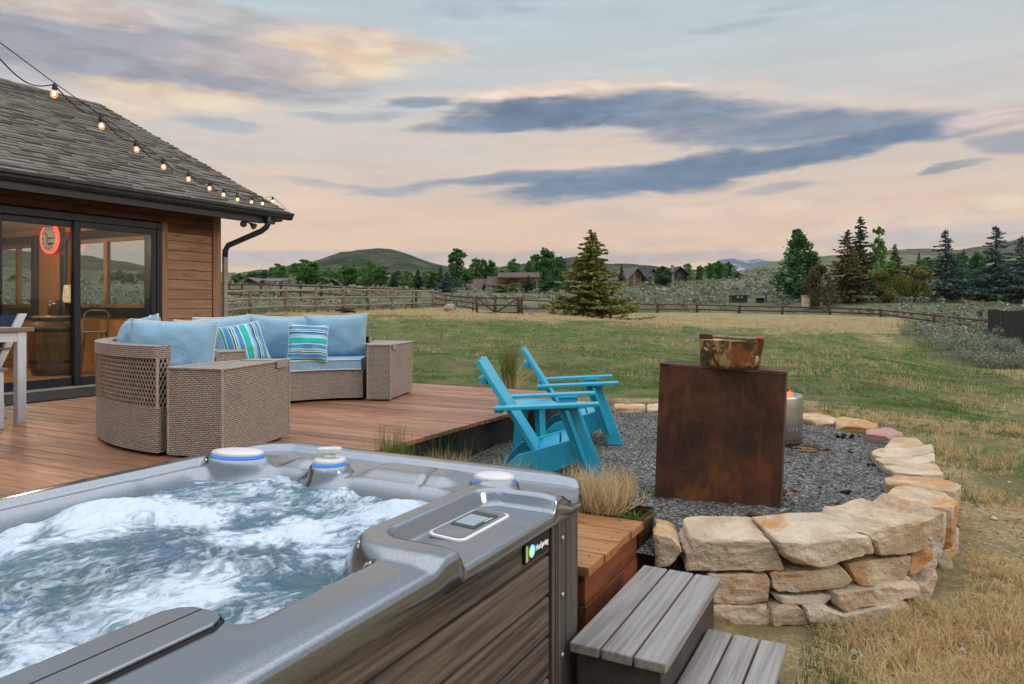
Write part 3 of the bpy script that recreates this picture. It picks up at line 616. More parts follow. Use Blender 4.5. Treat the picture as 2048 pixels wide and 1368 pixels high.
# the gravel runs on under the chairs to the deck and the planter
gx, gy = np.meshgrid(np.linspace(-3.38, -1.16, 90), np.linspace(3.95, 8.9, 110), indexing='ij')
P_ = np.stack([gx * CT + gy * ST, -gx * ST + gy * CT, np.zeros_like(gx)], -1); P_[..., 2] = (fbm(P_[..., 0] * 1.1, P_[..., 1] * 1.1, 4, 31) - .5) * .07 + (fbm(P_[..., 0] * 12, P_[..., 1] * 12, 3, 33) - .5) * .035 - .006
gb = np_mesh('gravel', P_.reshape(-1, 3), grid_faces(90, 110), MT['gravel'], smooth=True); tag(gb, kind='structure')
# loose pebbles on the gravel
pv, pf = [], []; ico = [(0, 0, 1), (.9, 0, .1), (0, .9, -.1), (-.9, .1, 0), (.1, -.9, .1), (0, 0, -1)]; icf = [(0, 1, 2), (0, 2, 3), (0, 3, 4), (0, 4, 1), (5, 2, 1), (5, 3, 2), (5, 4, 3), (5, 1, 4)]
N = 9000; th = RNG.random(N) * 2 * PI; rp = np.sqrt(RNG.random(N)) * (ring_r((th + PI) % (2 * PI) - PI) - .1)
px_, py_ = RC.x + rp * np.cos(th), RC.y + rp * np.sin(th)
m2 = N // 3; ax, bx = RNG.uniform(-3.3, -.8, m2), RNG.uniform(4, 8.8, m2); px_[:m2] = ax * CT + bx * ST; py_[:m2] = -ax * ST + bx * CT
pz_ = (fbm(px_ * 1.1, py_ * 1.1, 4, 31) - .5) * .07 + .004; sz = RNG.uniform(.004, .013, N) * (1 + .8 * (RNG.random(N) > .96))
I = np.array(ico); co = I[None] * sz[:, None, None] * RNG.uniform(.6, 1.3, (N, 6, 1)) * np.array([1, 1, .6]); ca, sa_ = np.cos(th)[:, None], np.sin(th)[:, None]
cx = co[..., 0] * ca - co[..., 1] * sa_ + px_[:, None]; cy = co[..., 0] * sa_ + co[..., 1] * ca + py_[:, None]; cz = co[..., 2] + pz_[:, None]
fa = (np.array(icf)[None] + (np.arange(N) * 6)[:, None, None]).reshape(-1, 3)
def pebmat():
    m, t = newmat('pebble'); ri = t.n('NewGeometry').outputs['Random Per Island']
    col = t.ramp(ri, [(0, (.03, .032, .037, 1)), (.5, (.09, .092, .098, 1)), (.8, (.19, .185, .18, 1)), (1, (.42, .36, .29, 1))]); return finish(m, t, col, .85)
pe = np_mesh('loose_gravel', np.stack([cx, cy, cz], -1).reshape(-1, 3), fa, pebmat()); tag(pe, 'loose grey and tan chips scattered over the gravel circle', 'gravel', kind='stuff')

# ------------------------------------------------------------------ house
DZ = .315                                                          # deck level
HA = -9.4                                                          # plane of the house wall (house frame)
house = thing('house', 'brown wood-sided house with shingle roof, black sliding doors and gutter beside the deck', 'house', hw(HA, 0, 0), -TH)
def hb(a0, a1, b0, b1, z0, z1, mb=None): mb = mb or MB(); return mb.span((a0 - HA, b0, z0), (a1 - HA, b1, z1))
B0, B1 = -1.5, 7.97; D0, D1 = 2.85, 6.95; DT = 2.56                # wall from B0 to B1, door opening D0..D1
mb = MB()
z = DZ - .12; k = 0
while z < 2.46 - .01:                                              # siding boards right of the door
    hb(HA - .02, HA + .0, D1 + .10, B1 - .13, z, z + .138, mb); z += .1436
mb.build('siding', MT['siding'], house, bevel=.004, seg=1)
hbk = hb(HA - .10, HA - .021, D1 + .0, B1 - .02, -.3, 2.78, MB())
hb(HA - .10, HA - .021, B0, D0, -.3, 2.78, hbk); hb(HA - .10, HA - .021, D0, D1, DT + .02, 2.78, hbk)
mb = MB(); zz = DZ - .12
while zz < 2.46 - .01: hb(HA - .02, HA, B0, D0 - .10, zz, zz + .138, mb); zz += .1436
mb.build('siding', MT['siding'], house, bevel=.004, seg=1)
hbk.build('wall_backing', MT['dark'], house)
for p_ in ((D1 - .0, D1 + .098), (D0 - .098, D0)): hb(HA - .02, HA + .022, *p_, -.1, 2.60).build('door_trim', MT['trim'], house, bevel=.004, seg=1)
mb = MB(); hb(HA - .02, HA + .026, B1 - .128, B1 + .02, -.3, 2.78, mb); hb(HA - .12, HA - .021, B1 - .019, B1 + .02, -.3, 2.78, mb)
mb.build('corner_trim', MT['trim'], house, bevel=.004, seg=1)
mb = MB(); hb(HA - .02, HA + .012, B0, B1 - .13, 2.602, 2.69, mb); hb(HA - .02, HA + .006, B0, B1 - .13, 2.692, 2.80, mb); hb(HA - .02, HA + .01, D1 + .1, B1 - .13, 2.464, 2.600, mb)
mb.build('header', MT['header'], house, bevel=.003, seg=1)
# gable end wall, outside face at B1, with two window openings
EW = [(-13.15, -10.95, 1.36, 2.56), (-16.2, -14.2, 1.36, 2.55)]     # openings in the end wall
AB = -18.3                                                          # back of the house
mb = MB(); inner = MB()
segs = [(-10.95, HA - .10, -.3, 2.8), (-14.2, -13.15, -.3, 2.8), (AB, -16.2, -.3, 2.8)]
for a0, a1, z0, z1, *_ in EW: segs += [(a0, a1, -.3, z0), (a0, a1, z1, 2.8)]
for a0, a1, z0, z1 in segs:
    hb(a0, a1, B1 - .06, B1, z0, z1, mb); hb(a0, a1, B1 - .12, B1 - .062, z0, z1, inner)
gx0 = HA - HA
mb.prism([(AB - HA, B1 - .06, 2.8), (-.1, B1 - .06, 2.8), ((-13.84 - HA), B1 - .06, 5.2)], (0, .06, 0))
mb.build('end_wall', MT['siding'], house)
hb(AB, AB + .1, B0, B1 - .12, DZ, 2.8, inner); hb(AB, HA - .1, B0, B0 + .1, DZ, 2.8, inner); inner.build('inside_wall', MT['orange_wall'], house)
hb(AB, HA - .1, B0, B1 - .12, 2.8, 2.86).build('ceiling', M('ceiling_paint', (.42, .36, .29), (.40, .34, .27), 9, .9, 0, .1, 80), house)
mb = MB()
for k in range(24): hb(AB + k * .37, AB + k * .37 + .368, B0, B1 - .12, DZ - .06, DZ - .004, mb)
mb.build('inside_floor', MT['floor_in'], house)
for a0, a1, z0, z1 in EW:
    f = MB(); t = .075; y0, y1 = B1 - .19, B1 - .121
    hb(a0 - .15, a0, y0, y1, z0 - .15, z1 + .15, f); hb(a1, a1 + .15, y0, y1, z0 - .15, z1 + .15, f); hb(a0, a1, y0, y1, z1, z1 + .15, f); hb(a0, a1, y0, y1, z0 - .15, z0, f)
    wdw = f.build('window', MT['black_frame'], house, bevel=.006, seg=1)
    g = MB(); m_ = a1 - 1.17 if a0 > -14 else a1 - .62
    for p0, p1 in ((a0, a0 + .06), (m_ - .045, m_ + .045), (a1 - .06, a1)): hb(p0, p1, B1 - .10, B1 - .03, z0, z1, g)
    hb(a0 + .06, m_ - .045, B1 - .10, B1 - .03, z1 - .06, z1, g); hb(m_ + .045, a1 - .06, B1 - .10, B1 - .03, z1 - .06, z1, g); hb(a0 + .06, m_ - .045, B1 - .10, B1 - .03, z0, z0 + .06, g); hb(m_ + .045, a1 - .06, B1 - .10, B1 - .03, z0, z0 + .06, g)
    g.build('sash', MT['trim'], wdw); hb(a0 + .02, a1 - .02, B1 - .055, B1 - .05, z0 + .02, z1 - .02).build('pane', MT['glass'], wdw)
# sliding doors: four leaves
df = MB(); hb(HA - .09, HA + .03, D0, D1, DT - .075, DT + .02, df); hb(HA - .09, HA + .03, D0, D0 + .07, DZ, DT - .075, df); hb(HA - .09, HA + .03, D1 - .085, D1, DZ, DT - .075, df)
door = df.build('sliding_door', MT['black_frame'], house, bevel=.006, seg=1)
lv = [(D0 + .07, 3.87, -.04), (3.85, 4.83, -.075), (4.76, 5.76, -.04), (5.68, D1 - .085, .0)]
for n_, (b0, b1, da) in enumerate(lv):
    f = MB(); t = .085; x0, x1 = HA + da - .02, HA + da + .015
    hb(x0, x1, b0, b0 + t, DZ + .03, DT - .075, f); hb(x0, x1, b1 - t, b1, DZ + .03, DT - .075, f); hb(x0, x1, b0 + t, b1 - t, DZ + .03, DZ + .14, f); hb(x0, x1, b0 + t, b1 - t, DT - .16, DT - .075, f)
    p = f.build('door_leaf', MT['black_frame'], house, bevel=.005, seg=1)
    hb(HA + da - .006, HA + da, b0 + t - .01, b1 - t + .01, DZ + .13, DT - .15).build('pane', MT['glass'], p)
    if n_ == 2: MB().tube([(da + .045, b0 + .045, 1.25), (da + .06, b0 + .045, 1.3), (da + .06, b0 + .045, 1.5), (da + .045, b0 + .045, 1.55)], .012).build('handle', MT['black_gloss'], p, smooth=True)
hb(HA - .05, HA + .10, D0, D1 + .05, DZ - .02, DZ + .028).build('door_sill', MT['taupe'], house, bevel=.008)
# roof: stepped shingle courses on both slopes, overhanging the gable by 0.95 m
EA, RA, EZ, RZ, RB1 = -8.83, -13.84, 2.905, 5.35, 8.90; SL = math.hypot(RA - EA, RZ - EZ); ux, uz = (RA - EA) / SL, (RZ - EZ) / SL
nxv, nzv = -uz * -1, ux * -1                                        # outward normal of the front slope (a, z)
nrm = Vector((uz, 0, -ux)); mb = MB(); ncr = 40; ex = SL / ncr
for k in range(ncr):
    b = -1.6 - random.random() * .2
    while b < RB1:
        wd = random.choice((.12, .16, .2, .26, .32)) * random.uniform(.85, 1.2); b1 = min(b + wd, RB1 + random.uniform(-.012, .012)); thick = random.choice((.010, .016, .026)); ov = random.uniform(-.012, .008) - (.018 if random.random() < .4 else 0)
        s0, s1 = k * ex + ov, (k + 1) * ex + .03
        lo = Vector((EA - HA + ux * s0, 0, EZ + uz * s0)); hi = Vector((EA - HA + ux * s1, 0, EZ + uz * s1))
        q = [lo + nrm * (thick + .008), hi + nrm * .006, hi - nrm * .004, lo - nrm * .004]
        mb.prism([(p.x, b, p.z) for p in q], (0, b1 - b - .002, 0)); b = b1
roof = mb.build('roof', MT['shingle'], house)
mb = MB(); p0 = Vector((EA - HA, 0, EZ)) - nrm * .006; p1 = Vector((RA - HA, 0, RZ)) - nrm * .006; p2 = Vector((2 * (RA - HA) - p0.x, 0, p0.z))
mb.prism([(p0.x, -1.6, p0.z), (p1.x, -1.6, p1.z), (p1.x, -1.6, p1.z - .12), (p0.x - .1, -1.6, p0.z - .09)], (0, RB1 - .03 + 1.6, 0)); mb.prism([(p1.x - .001, -1.6, p1.z), (p2.x, -1.6, p2.z), (p2.x, -1.6, p2.z - .1), (p1.x - .001, -1.6, p1.z - .12)], (0, RB1 - .03 + 1.6, 0))
mb.build('roof_deck', MT['header'], house)
mb = MB()
for k in range(48):
    b = -1.6 + k * .22; mb.prism([(p1.x + .13, b, p1.z - .045), (p1.x, b, p1.z + .035 + .004 * (k % 2)), (p1.x - .13, b, p1.z - .045), (p1.x - .13, b, p1.z - .06), (p1.x, b, p1.z + .012), (p1.x + .13, b, p1.z - .06)], (0, min(.26, RB1 - b), 0))
mb.build('ridge_cap', MT['shingle'], house)
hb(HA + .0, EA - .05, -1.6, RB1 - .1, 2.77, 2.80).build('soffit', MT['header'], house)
gt = MB(); prof = [(0, .01), (.0, -.105), (.055, -.105), (.085, -.075), (.09, -.045), (.115, -.03), (.115, .005), (.105, .005), (.10, -.02), (.08, -.035), (.01, -.095), (.01, .01)]
gt.prism([(EA - HA - .03 + x, -1.6, EZ + z) for x, z in prof], (0, RB1 + .03 + 1.6, 0)); gut = gt.build('gutter', MT['gutter'], house, fix=True)
hb(EA - .075, EA - .032, -1.6, RB1 - .28, EZ - .20, EZ - .01).build('fascia', MT['gutter'], house)
L = lambda p: tuple(house_inv @ Vector(p))
bpy.context.view_layer.update(); house_inv = house.matrix_world.inverted()
ds_b = B1 + .07
g0 = (EA - HA + .03, 8.42, EZ - .10)
pts = [g0, (g0[0], g0[1], EZ - .20), (g0[0] - .02, g0[1] - .03, EZ - .27), (g0[0] - .08, g0[1] - .07, EZ - .33), (.10, ds_b + .02, 2.34), (.062, ds_b, 2.26), (.055, ds_b, 2.16)]
dsp = MB().tube([Vector(p) for p in pts], .044, 10).build('downspout_elbow', MT['gutter'], house, smooth=True)
MB().box((.055, ds_b, 1.15), (.055, .075, 2.06)).build('downspout', MT['taupe'], house, bevel=.008)
fl = MB(); fl.tube([(.22, 8.28, 2.77), (.22, 8.28, 2.735)], .045, 12)
fl.tube([(.22, 8.28, 2.74), (.27, 8.23, 2.715)], .012); fl.tube([(.22, 8.28, 2.74), (.26, 8.37, 2.71)], .012)
fb = fl.build('floodlight', MT['gutter'], house)
for c, dv in (((.26, 8.22, 2.725), (.08, -.07, -.05)), ((.25, 8.37, 2.715), (.075, .02, -.06))):
    c, dv = Vector(c), Vector(dv); MB().tube([c, c + dv * .35, c + dv * .8, c + dv], [.018, .03, .05, .054], 14).build('lamp_head', MT['taupe'], fb, smooth=True)

# ------------------------------------------------------------------ things seen through the glass
ib = B1 - .125
clock = thing('wall_clock', 'round wall clock with a red neon ring seen through the glass door', 'clock', hw(-13.42, ib, 2.60), -TH)
MB().tube([(0, 0, 0), (0, -.16, 0)], [.24, .24], 40).build('drum', MT['stainless'], clock)
ring = [(.255 * math.cos(2 * PI * k / 48), -.165, .255 * math.sin(2 * PI * k / 48)) for k in range(49)]
MB().tube(ring, .022, 10, False).build('neon_ring', MT['neon'], clock, smooth=True)
MB().tube([(0, -.17, 0), (0, -.19, 0)], [.225, .225], 40).build('face', M('clock_face', (.62, .60, .55), (.58, .56, .52), 9, .4, 0, 0), clock)
d = MB()
for k in range(12):
    a = k * PI / 6; d.box((.19 * math.sin(a), -.193, .19 * math.cos(a)), (.014, .006, .035), (0, a, 0)).build('hour_mark', MT['black_gloss'], clock); d = MB()
d.box((-.04, -.195, .055), (.014, .006, .15), (0, R(-38), 0)); d.box((-.02, -.197, -.05), (.010, .006, .12), (0, R(20), 0)); d.build('clock_hands', MT['black_gloss'], clock)
e = MB(); e.box((.06, -.192, .0), (.17, .005, .028)); e.box((.06, -.192, -.10), (.13, .005, .05)); e.build('emblem', M('clock_emblem', (.05, .055, .08), (.03, .03, .05), 40, .5, 0, 0), clock)
brl = thing('barrel', 'dark oak barrel with black hoops standing inside the glass door', 'barrel', hw(-11.65, 6.75, DZ), 0)
MB().lathe([(.30, 0), (.345, .2), (.365, .45), (.345, .7), (.30, .92)], n=26).build('staves', MT['barrel'], brl, smooth=True)
for z_, r_ in ((.05, .318), (.2, .352), (.70, .352), (.86, .318)): MB().lathe([(r_, -.03), (r_ + .006, 0), (r_, .03)], (0, 0, z_), 26, False).build('hoop', MT['black_frame'], brl, smooth=True)
jar = thing('jar', 'brown lidded jar standing on the oak barrel', 'jar', hw(-11.58, 6.72, DZ + .922), 0)
MB().lathe([(.10, 0), (.115, .04), (.115, .17), (.09, .20)], n=20).build('body', M('jar_brown', (.10, .03, .02), (.06, .02, .015), 20, .3, 0, 0), jar, smooth=True); MB().lathe([(.095, .20), (.095, .235)], n=20).build('lid', M('jar_lid', (.3, .25, .2), None, 9, .5, 0, 0), jar)
lamp = thing('table_lamp', 'small table lamp with a pale shade beside the barrel', 'lamp', hw(-12.2, 7.35, DZ), 0)
MB().lathe([(.14, .0), (.14, .02), (.02, .04), (.02, .9), (.10, .95), (.10, 1.1), (.02, 1.12), (.015, 1.2)], n=18).build('base', MT['black_gloss'], lamp); MB().lathe([(.155, 1.13), (.12, 1.42)], n=24, cap=False).build('lamp_shade', M('shade_cream', (.62, .55, .42), None, 9, .8, 0, 0), lamp)
stl = thing('metal_stool', 'pale metal cafe stool with a low bent backrest behind the glass door', 'stool', hw(-11.0, 6.95, DZ), .3)
MB().box((0, 0, .66), (.36, .36, .03)).build('seat', MT['taupe'], stl, bevel=.012)
for sx in (-1, 1):
    for sy in (-1, 1): MB().tube([(sx * .15, sy * .15, .65), (sx * .22, sy * .22, 0)], [.022, .014], 8).build('leg', MT['taupe'], stl)
MB().tube([(-.16, .17, .66), (-.17, .23, .95), (-.10, .25, 1.0), (.10, .25, 1.0), (.17, .23, .95), (.16, .17, .66)], .012, 8).build('backrest', MT['taupe'], stl, smooth=True)
cb = thing('cabinet', 'low ochre wood cabinet behind the oak barrel', 'cabinet', hw(-14.2, 7.45, DZ), -TH)
MB().box((0, 0, .42), (2.6, .5, .84)).build('body', MT['floor_in'], cb, bevel=.008); MB().box((0, 0, .86), (2.7, .56, .035)).build('top', MT['black_frame'], cb)

for px, py, Y, E in ((45, 432, 11.0, 62), (-260, 380, 10.5, 62)):  # the second one is unseen, added to brighten the room
    p = atY(px, py, Y); cl = thing('ceiling_lamp', 'small lit ceiling lamp inside the house' if px > 0 else 'unseen lamp added deeper inside the house to brighten the room', 'lamp', (p.x, p.y, 2.80), 0)
    MB().lathe([(.05, 0), (.05, -.02), (.02, -.03), (.02, -.06)], n=14).build('mount', MT['black_frame'], cl); MB().lathe([(.012, -.06), (.035, -.085), (.032, -.11), (.01, -.125)], n=14).build('bulb', MT['filament'], cl, smooth=True)
    ll = bpy.data.lights.new('lamp_light', 'POINT'); ll.energy = E; ll.color = (1, .78, .55); ll.shadow_soft_size = .12; lo_ = bpy.data.objects.new('lamp_light', ll); COL.objects.link(lo_); lo_.parent = cl; lo_.location = (0, 0, -.30)

# ------------------------------------------------------------------ deck
DA1, DB1 = -3.35, 8.24
deck = thing('deck', 'stained wooden deck of long boards between the house and the hot tub', 'deck', hw(HA, 0, 0), -TH)
mb = MB(); b = -1.6; k = 0
while b < DB1 - .02:
    cut = [HA + .1] + sorted(random.uniform(HA + 1, DA1 - 1) for _ in range(random.choice((1, 1, 2)))) + [DA1 + random.uniform(-.006, .008)]
    w_ = min(.138, DB1 - b)
    for p, q in zip(cut, cut[1:]): hb(p + .0015, q - .0015, b, b + w_ - .006, DZ - .038, DZ + random.uniform(-.0015, .0015), mb)
    b += .138; k += 1
mb.build('boards', MT['deck'], deck, bevel=.004, seg=1)
mb = MB(); hb(DA1 - .10, DA1 - .055, -1.5, DB1 - .05, -.35, DZ - .042, mb); mb.build('fascia', MT['steel_dark'], deck)
mb = MB(); hb(HA + .2, DA1 - .11, DB1 - .09, DB1 - .05, -.3, DZ - .042, mb); hb(HA, DA1 - .12, -1.5, DB1 - .1, -.3, DZ - .10, mb); mb.build('joists', MT['dark'], deck)
mat_ = MB(); mat_.box((0, 0, .008), (.92, 3.3, .014)); o = mat_.build('door_mat', MT['rubber'], None, bevel=.004); o.location = hw(HA + .62, 4.95, DZ + .002); o.rotation_euler = (0, 0, -TH); tag(o, 'long black rubber mat lying before the sliding door', 'mat')
# ------------------------------------------------------------------ curved wicker sofa set
SC = Vector((-1.58, 6.93, DZ)); RI, RO = 1.18, 2.08
def arcp(r, ph, z): return (r * math.cos(ph), r * math.sin(ph), z)
def arc_block(mb, r0, r1, p0, p1, z0, z1, n=28, faces='oitbes'):
    """ring-sector block with wicker UVs in metres: o outer, i inner, t top, b bottom, e/s ends"""
    ps = [p0 + (p1 - p0) * k / n for k in range(n + 1)]
    for k in range(n):
        a, b = ps[k], ps[k + 1]
        if 'o' in faces: mb.add([arcp(r1, a, z0), arcp(r1, b, z0), arcp(r1, b, z1), arcp(r1, a, z1)], [(0, 1, 2, 3)], [[(a * r1, z0), (b * r1, z0), (b * r1, z1), (a * r1, z1)]])
        if 'i' in faces: mb.add([arcp(r0, a, z0), arcp(r0, b, z0), arcp(r0, b, z1), arcp(r0, a, z1)], [(3, 2, 1, 0)], [[(a * r0, z1), (b * r0, z1), (b * r0, z0), (a * r0, z0)]])
        if 't' in faces: mb.add([arcp(r0, a, z1), arcp(r1, a, z1), arcp(r1, b, z1), arcp(r0, b, z1)], [(0, 1, 2, 3)], [[(a * r1, r0), (a * r1, r1), (b * r1, r1), (b * r1, r0)]])
        if 'b' in faces: mb.add([arcp(r0, a, z0), arcp(r1, a, z0), arcp(r1, b, z0), arcp(r0, b, z0)], [(3, 2, 1, 0)], [[(0, 0)] * 4])
    for key, a, fl in (('e', p0, False), ('s', p1, True)):
        if key in faces:
            f = [(0, 1, 2, 3)] if not fl else [(3, 2, 1, 0)]; uv = [(r0, z0), (r1, z0), (r1, z1), (r0, z1)]
            mb.add([arcp(r0, a, z0), arcp(r1, a, z0), arcp(r1, a, z1), arcp(r0, a, z1)], f, [uv if not fl else uv[::-1]])
    return mb
def pillow_mesh(w_, h_, t_, sd=0, n=22, puff=.42):
    u = np.linspace(-1, 1, n); U, V = np.meshgrid(u, u, indexing='ij'); U = np.sign(U) * np.abs(U) ** .8; V = np.sign(V) * np.abs(V) ** .8
    X = w_ / 2 * U * (1 - .055 * (1 - V ** 2) * U ** 2); Z = h_ / 2 * V * (1 - .07 * (1 - U ** 2) * V ** 2)
    T = t_ / 2 * np.clip((1 - U ** 2) * (1 - V ** 2), 0, 1) ** puff
    wr = (fbm(X * 9 + sd * 3.1, Z * 9, 3, sd) - .5) * .05 * np.clip((1 - np.abs(U)) * (1 - np.abs(V)) * 6, 0, 1)
    f = np.stack([X, T + wr, Z], -1).reshape(-1, 3); b = np.stack([X, -T + wr, Z], -1).reshape(-1, 3)
    fc = grid_faces(n, n); edge = [(-1, k) for k in range(0)]
    rim = [(i, 0) for i in range(n)] + [(n - 1, j) for j in range(1, n)] + [(i, n - 1) for i in range(n - 2, -1, -1)] + [(0, j) for j in range(n - 2, 0, -1)]
    pp = [Vector((X[i, j], 0, Z[i, j])) for i, j in rim]
    return np.concatenate([f, b]), np.concatenate([fc[:, ::-1], fc + n * n]), pp
def pillow(name, w_, h_, t_, mat, parent, matrix, sd=0, pipe=.0075, puff=.42, pmat=None):
    co, fc, rim = pillow_mesh(w_, h_, t_, sd, puff=puff); o = np_mesh(name, co, fc, mat, parent, True); o.matrix_local = matrix
    if pipe: MB().tube(rim + [rim[0]], pipe, 6, False).build('piping', pmat or MT['piping'], o, smooth=True)
    return o
def lean(ph, r, z, tilt, roll=0, extra=0):                          # cushion frame facing the centre of the circle
    return Matrix.Translation(arcp(r, ph, z)) @ Matrix.Rotation(ph + PI / 2 + extra, 4, 'Z') @ Matrix.Rotation(tilt, 4, 'X') @ Matrix.Rotation(roll, 4, 'Y')
def sofa(label, p0, p1, backs, lattice=True):
    t = thing('curved_sofa', label, 'sofa', SC, 0, 'curved wicker sofa sections on the deck')
    b = MB(); arc_block(b, RI + .07, RO, p0, p1, .03, .34); b.build('base', MT['wicker'], t)
    # feet
    for ph in (p0 + .08, (p0 + p1) / 2, p1 - .08):
        for r in (RI + .14, RO - .08): MB().lathe([(.022, -.0), (.022, .03)], arcp(r, ph, 0), 10).build('foot', MT['black_frame'], t)
    bk = MB(); z0, z1, zt = .34, .685, .775
    arc_block(bk, RO - .115, RO + .01, p0, p1, z1, zt)
    bo = bk.build('back_rail', MT['wicker'], t, bevel=0)
    ls = MB(); r = RO - .004; sp = .034; hgt = z1 - z0; run = .19     # two families of crossing strands
    if lattice:
        L0, L1 = p0 * r, p1 * r; s = L0 - run
        while s < L1 + run:
            for sg in (1, -1):
                P = []
                for k in range(9):
                    q = s + sg * run * (k / 8 - .5)
                    if L0 <= q <= L1: P.append(arcp(r + .002 * sg, q / r, z0 + hgt * k / 8))
                if len(P) > 1: ls.tube(P, .0044, 4, False)
            s += sp
        for a, dn in ((p0, 1), (p1, -1)):                            # end panels
            s = RO - .115 - run
            while s < RO + run:
                for sg in (1, -1):
                    P = [arcp(q, a, z0 + hgt * k / 8) for k in range(9) for q in [s + sg * run * (k / 8 - .5)] if RO - .115 <= q <= RO]
                    if len(P) > 1: ls.tube(P, .0044, 4, False)
                s += sp
            for q in (RO - .004, RO - .11): ls.tube([arcp(q, a, z0), arcp(q, a, z1)], .011, 6)
        ls.build('lattice', MT['strand'], t)
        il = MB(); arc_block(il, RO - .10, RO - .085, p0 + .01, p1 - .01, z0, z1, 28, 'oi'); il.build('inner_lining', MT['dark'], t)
    st = MB(); arc_block(st, RI + .055, RO - .13, p0 + .012, p1 - .012, .342, .465, 30); so_ = st.build('seat_cushion', MT['cushion'], t, smooth=False, bevel=.02, seg=3)
    for zz in (.352, .458):
        ring = [arcp(RI + .052, p0 + .012 + (p1 - p0 - .024) * k / 30, zz) for k in range(31)]
        MB().tube(ring, .0065, 6).build('piping', MT['piping'], so_, smooth=True)
    for k, (ph, r, w_, h_, z, tl, rl, ex) in enumerate(backs):
        pillow('back_cushion', w_, h_, .25, MT['cushion'], t, lean(R(ph), r, z, R(tl), R(rl), R(ex)), 11 + k + int(ph), .0075, .36)
    return t
sofa('curved brown wicker sofa section with open lattice back nearest the hot tub', R(186), R(244.5), [(231, 1.68, .68, .49, .70, -6, 2, 40), (213, 1.78, .62, .50, .72, -10, -5, 14), (196, 1.80, .66, .52, .70, -12, 3, 4)])
sofa('curved brown wicker sofa section with three blue back cushions in a row', R(94.8), R(170.5), [(107.0, 1.80, .74, .54, .70, -13, 1, 2), (128.5, 1.80, .74, .54, .69, -13, -2, 0), (150.5, 1.80, .74, .54, .69, -13, 2, 0), (166, 1.78, .50, .52, .67, -14, 0, 0)])
def wedge(label, ring, hgt):
    """tapered wicker side table; ring = plan corners (anticlockwise)"""
    c = sum((Vector(p) for p in ring), Vector((0, 0))) / len(ring)
    t = thing('wedge_table', label, 'side table', (c.x, c.y, DZ), 0, 'tapered wicker side tables between the sofa sections')
    b = MB(); n = len(ring); q = [Vector(p) - c for p in ring]; s = 0
    for k in range(n):
        a, d = q[k], q[(k + 1) % n]; l = (d - a).length
        b.add([(a.x, a.y, .02), (d.x, d.y, .02), (d.x, d.y, hgt), (a.x, a.y, hgt)], [(0, 1, 2, 3)], [[(s, .02), (s + l, .02), (s + l, hgt), (s, hgt)]]); s += l
    b.add([(p.x, p.y, hgt) for p in q], [tuple(range(n))], [[(p.y, p.x) for p in q]])
    b.build('body', MT['wicker'], t)
    for p in q: MB().lathe([(.02, 0), (.02, .022)], (p.x * .86, p.y * .86, 0), 8).build('foot', MT['lid_taupe'], t)
    e = MB()
    for p in q + []: pass
    for k in range(n): e.tube([(q[k].x, q[k].y, .025), (q[k].x, q[k].y, hgt - .004)], .009, 6)
    for k in range(n): e.tube([(q[k].x, q[k].y, hgt - .004), (q[(k + 1) % n].x, q[(k + 1) % n].y, hgt - .004)], .010, 6)
    e.build('edge_weave', MT['strand'], t)
    # taupe bracket straddling the inner end of the top
    i0, i1 = q[1], q[2]; din = (q[2] - q[1]).normalized()
    return t, q
HT = .628
t, q = wedge('tapered brown wicker side table at the near end of the sofa beside the hot tub', [(-2.40, 5.06), (-1.97, 4.93), (-1.80, 5.86), (-2.13, 5.74)], HT)
def bracket(t, a, b, w0, lift=HT):                                   # folded plate over an edge a->b (local plan)
    a, b = Vector(a), Vector(b); d = (b - a).normalized(); nrm_ = Vector((d.y, -d.x)); m = MB()
    for p, qv, h0, h1 in ((a, b, lift + .001, lift + .006),):
        m.prism([(a.x + nrm_.x * .006, a.y + nrm_.y * .006, h0), (b.x + nrm_.x * .006, b.y + nrm_.y * .006, h0), (b.x - nrm_.x * w0, b.y - nrm_.y * w0, h0), (a.x - nrm_.x * w0, a.y - nrm_.y * w0, h0)], (0, 0, h1 - h0))
    m.prism([(a.x + nrm_.x * .011, a.y + nrm_.y * .011, lift - .055), (b.x + nrm_.x * .011, b.y + nrm_.y * .011, lift - .055), (b.x + nrm_.x * .016, b.y + nrm_.y * .016, lift - .055), (a.x + nrm_.x * .016, a.y + nrm_.y * .016, lift - .055)], (0, 0, .061))
    m.build('bracket', MT['lid_taupe'], t)
bracket(t, q[1] + (q[2] - q[1]) * .76, q[1] + (q[2] - q[1]) * .94, .30)
t, q = wedge('tapered brown wicker side table between the two sofa sections, mostly behind a striped pillow', [(-3.52, 6.78), (-2.78, 6.83), (-2.60, 7.06), (-2.92, 7.18), (-3.56, 7.22)], HT)
bracket(t, q[1] + (q[0] - q[1]) * .25, q[1], -.02)
bracket(t, q[0] + (q[1] - q[0]) * .62, q[0] + (q[1] - q[0]) * .94, .30)
t, q = wedge('tapered brown wicker side table at the end of the sofa by the open deck', [(-1.62, 8.12), (-1.36, 8.10), (-1.24, 8.98), (-1.72, 9.12)], HT)
bracket(t, q[1] + (q[2] - q[1]) * .05, q[1] + (q[2] - q[1]) * .24, .36)
def throw(px, py, Y, w_, rot, label):
    p = atY(px, py, Y); o = pillow('throw_pillow', w_, w_, .17, MT['stripe'], None, Matrix.Translation(p) @ rot, 5 + int(px), .005, .40)
    return tag(o, label, 'pillow', 'striped throw pillows on the sofa')
rz = lambda d: Matrix.Rotation(R(d), 4, 'Z'); rx = lambda d: Matrix.Rotation(R(d), 4, 'X'); ry = lambda d: Matrix.Rotation(R(d), 4, 'Y')
throw(616, 686, 8.05, .43, rz(18) @ rx(-20) @ ry(3), 'striped teal and navy pillow with level stripes leaning on the middle cushion')
throw(489, 688, 7.35, .43, rz(40) @ rx(-20) @ ry(80), 'striped teal and navy pillow turned so its stripes stand upright')

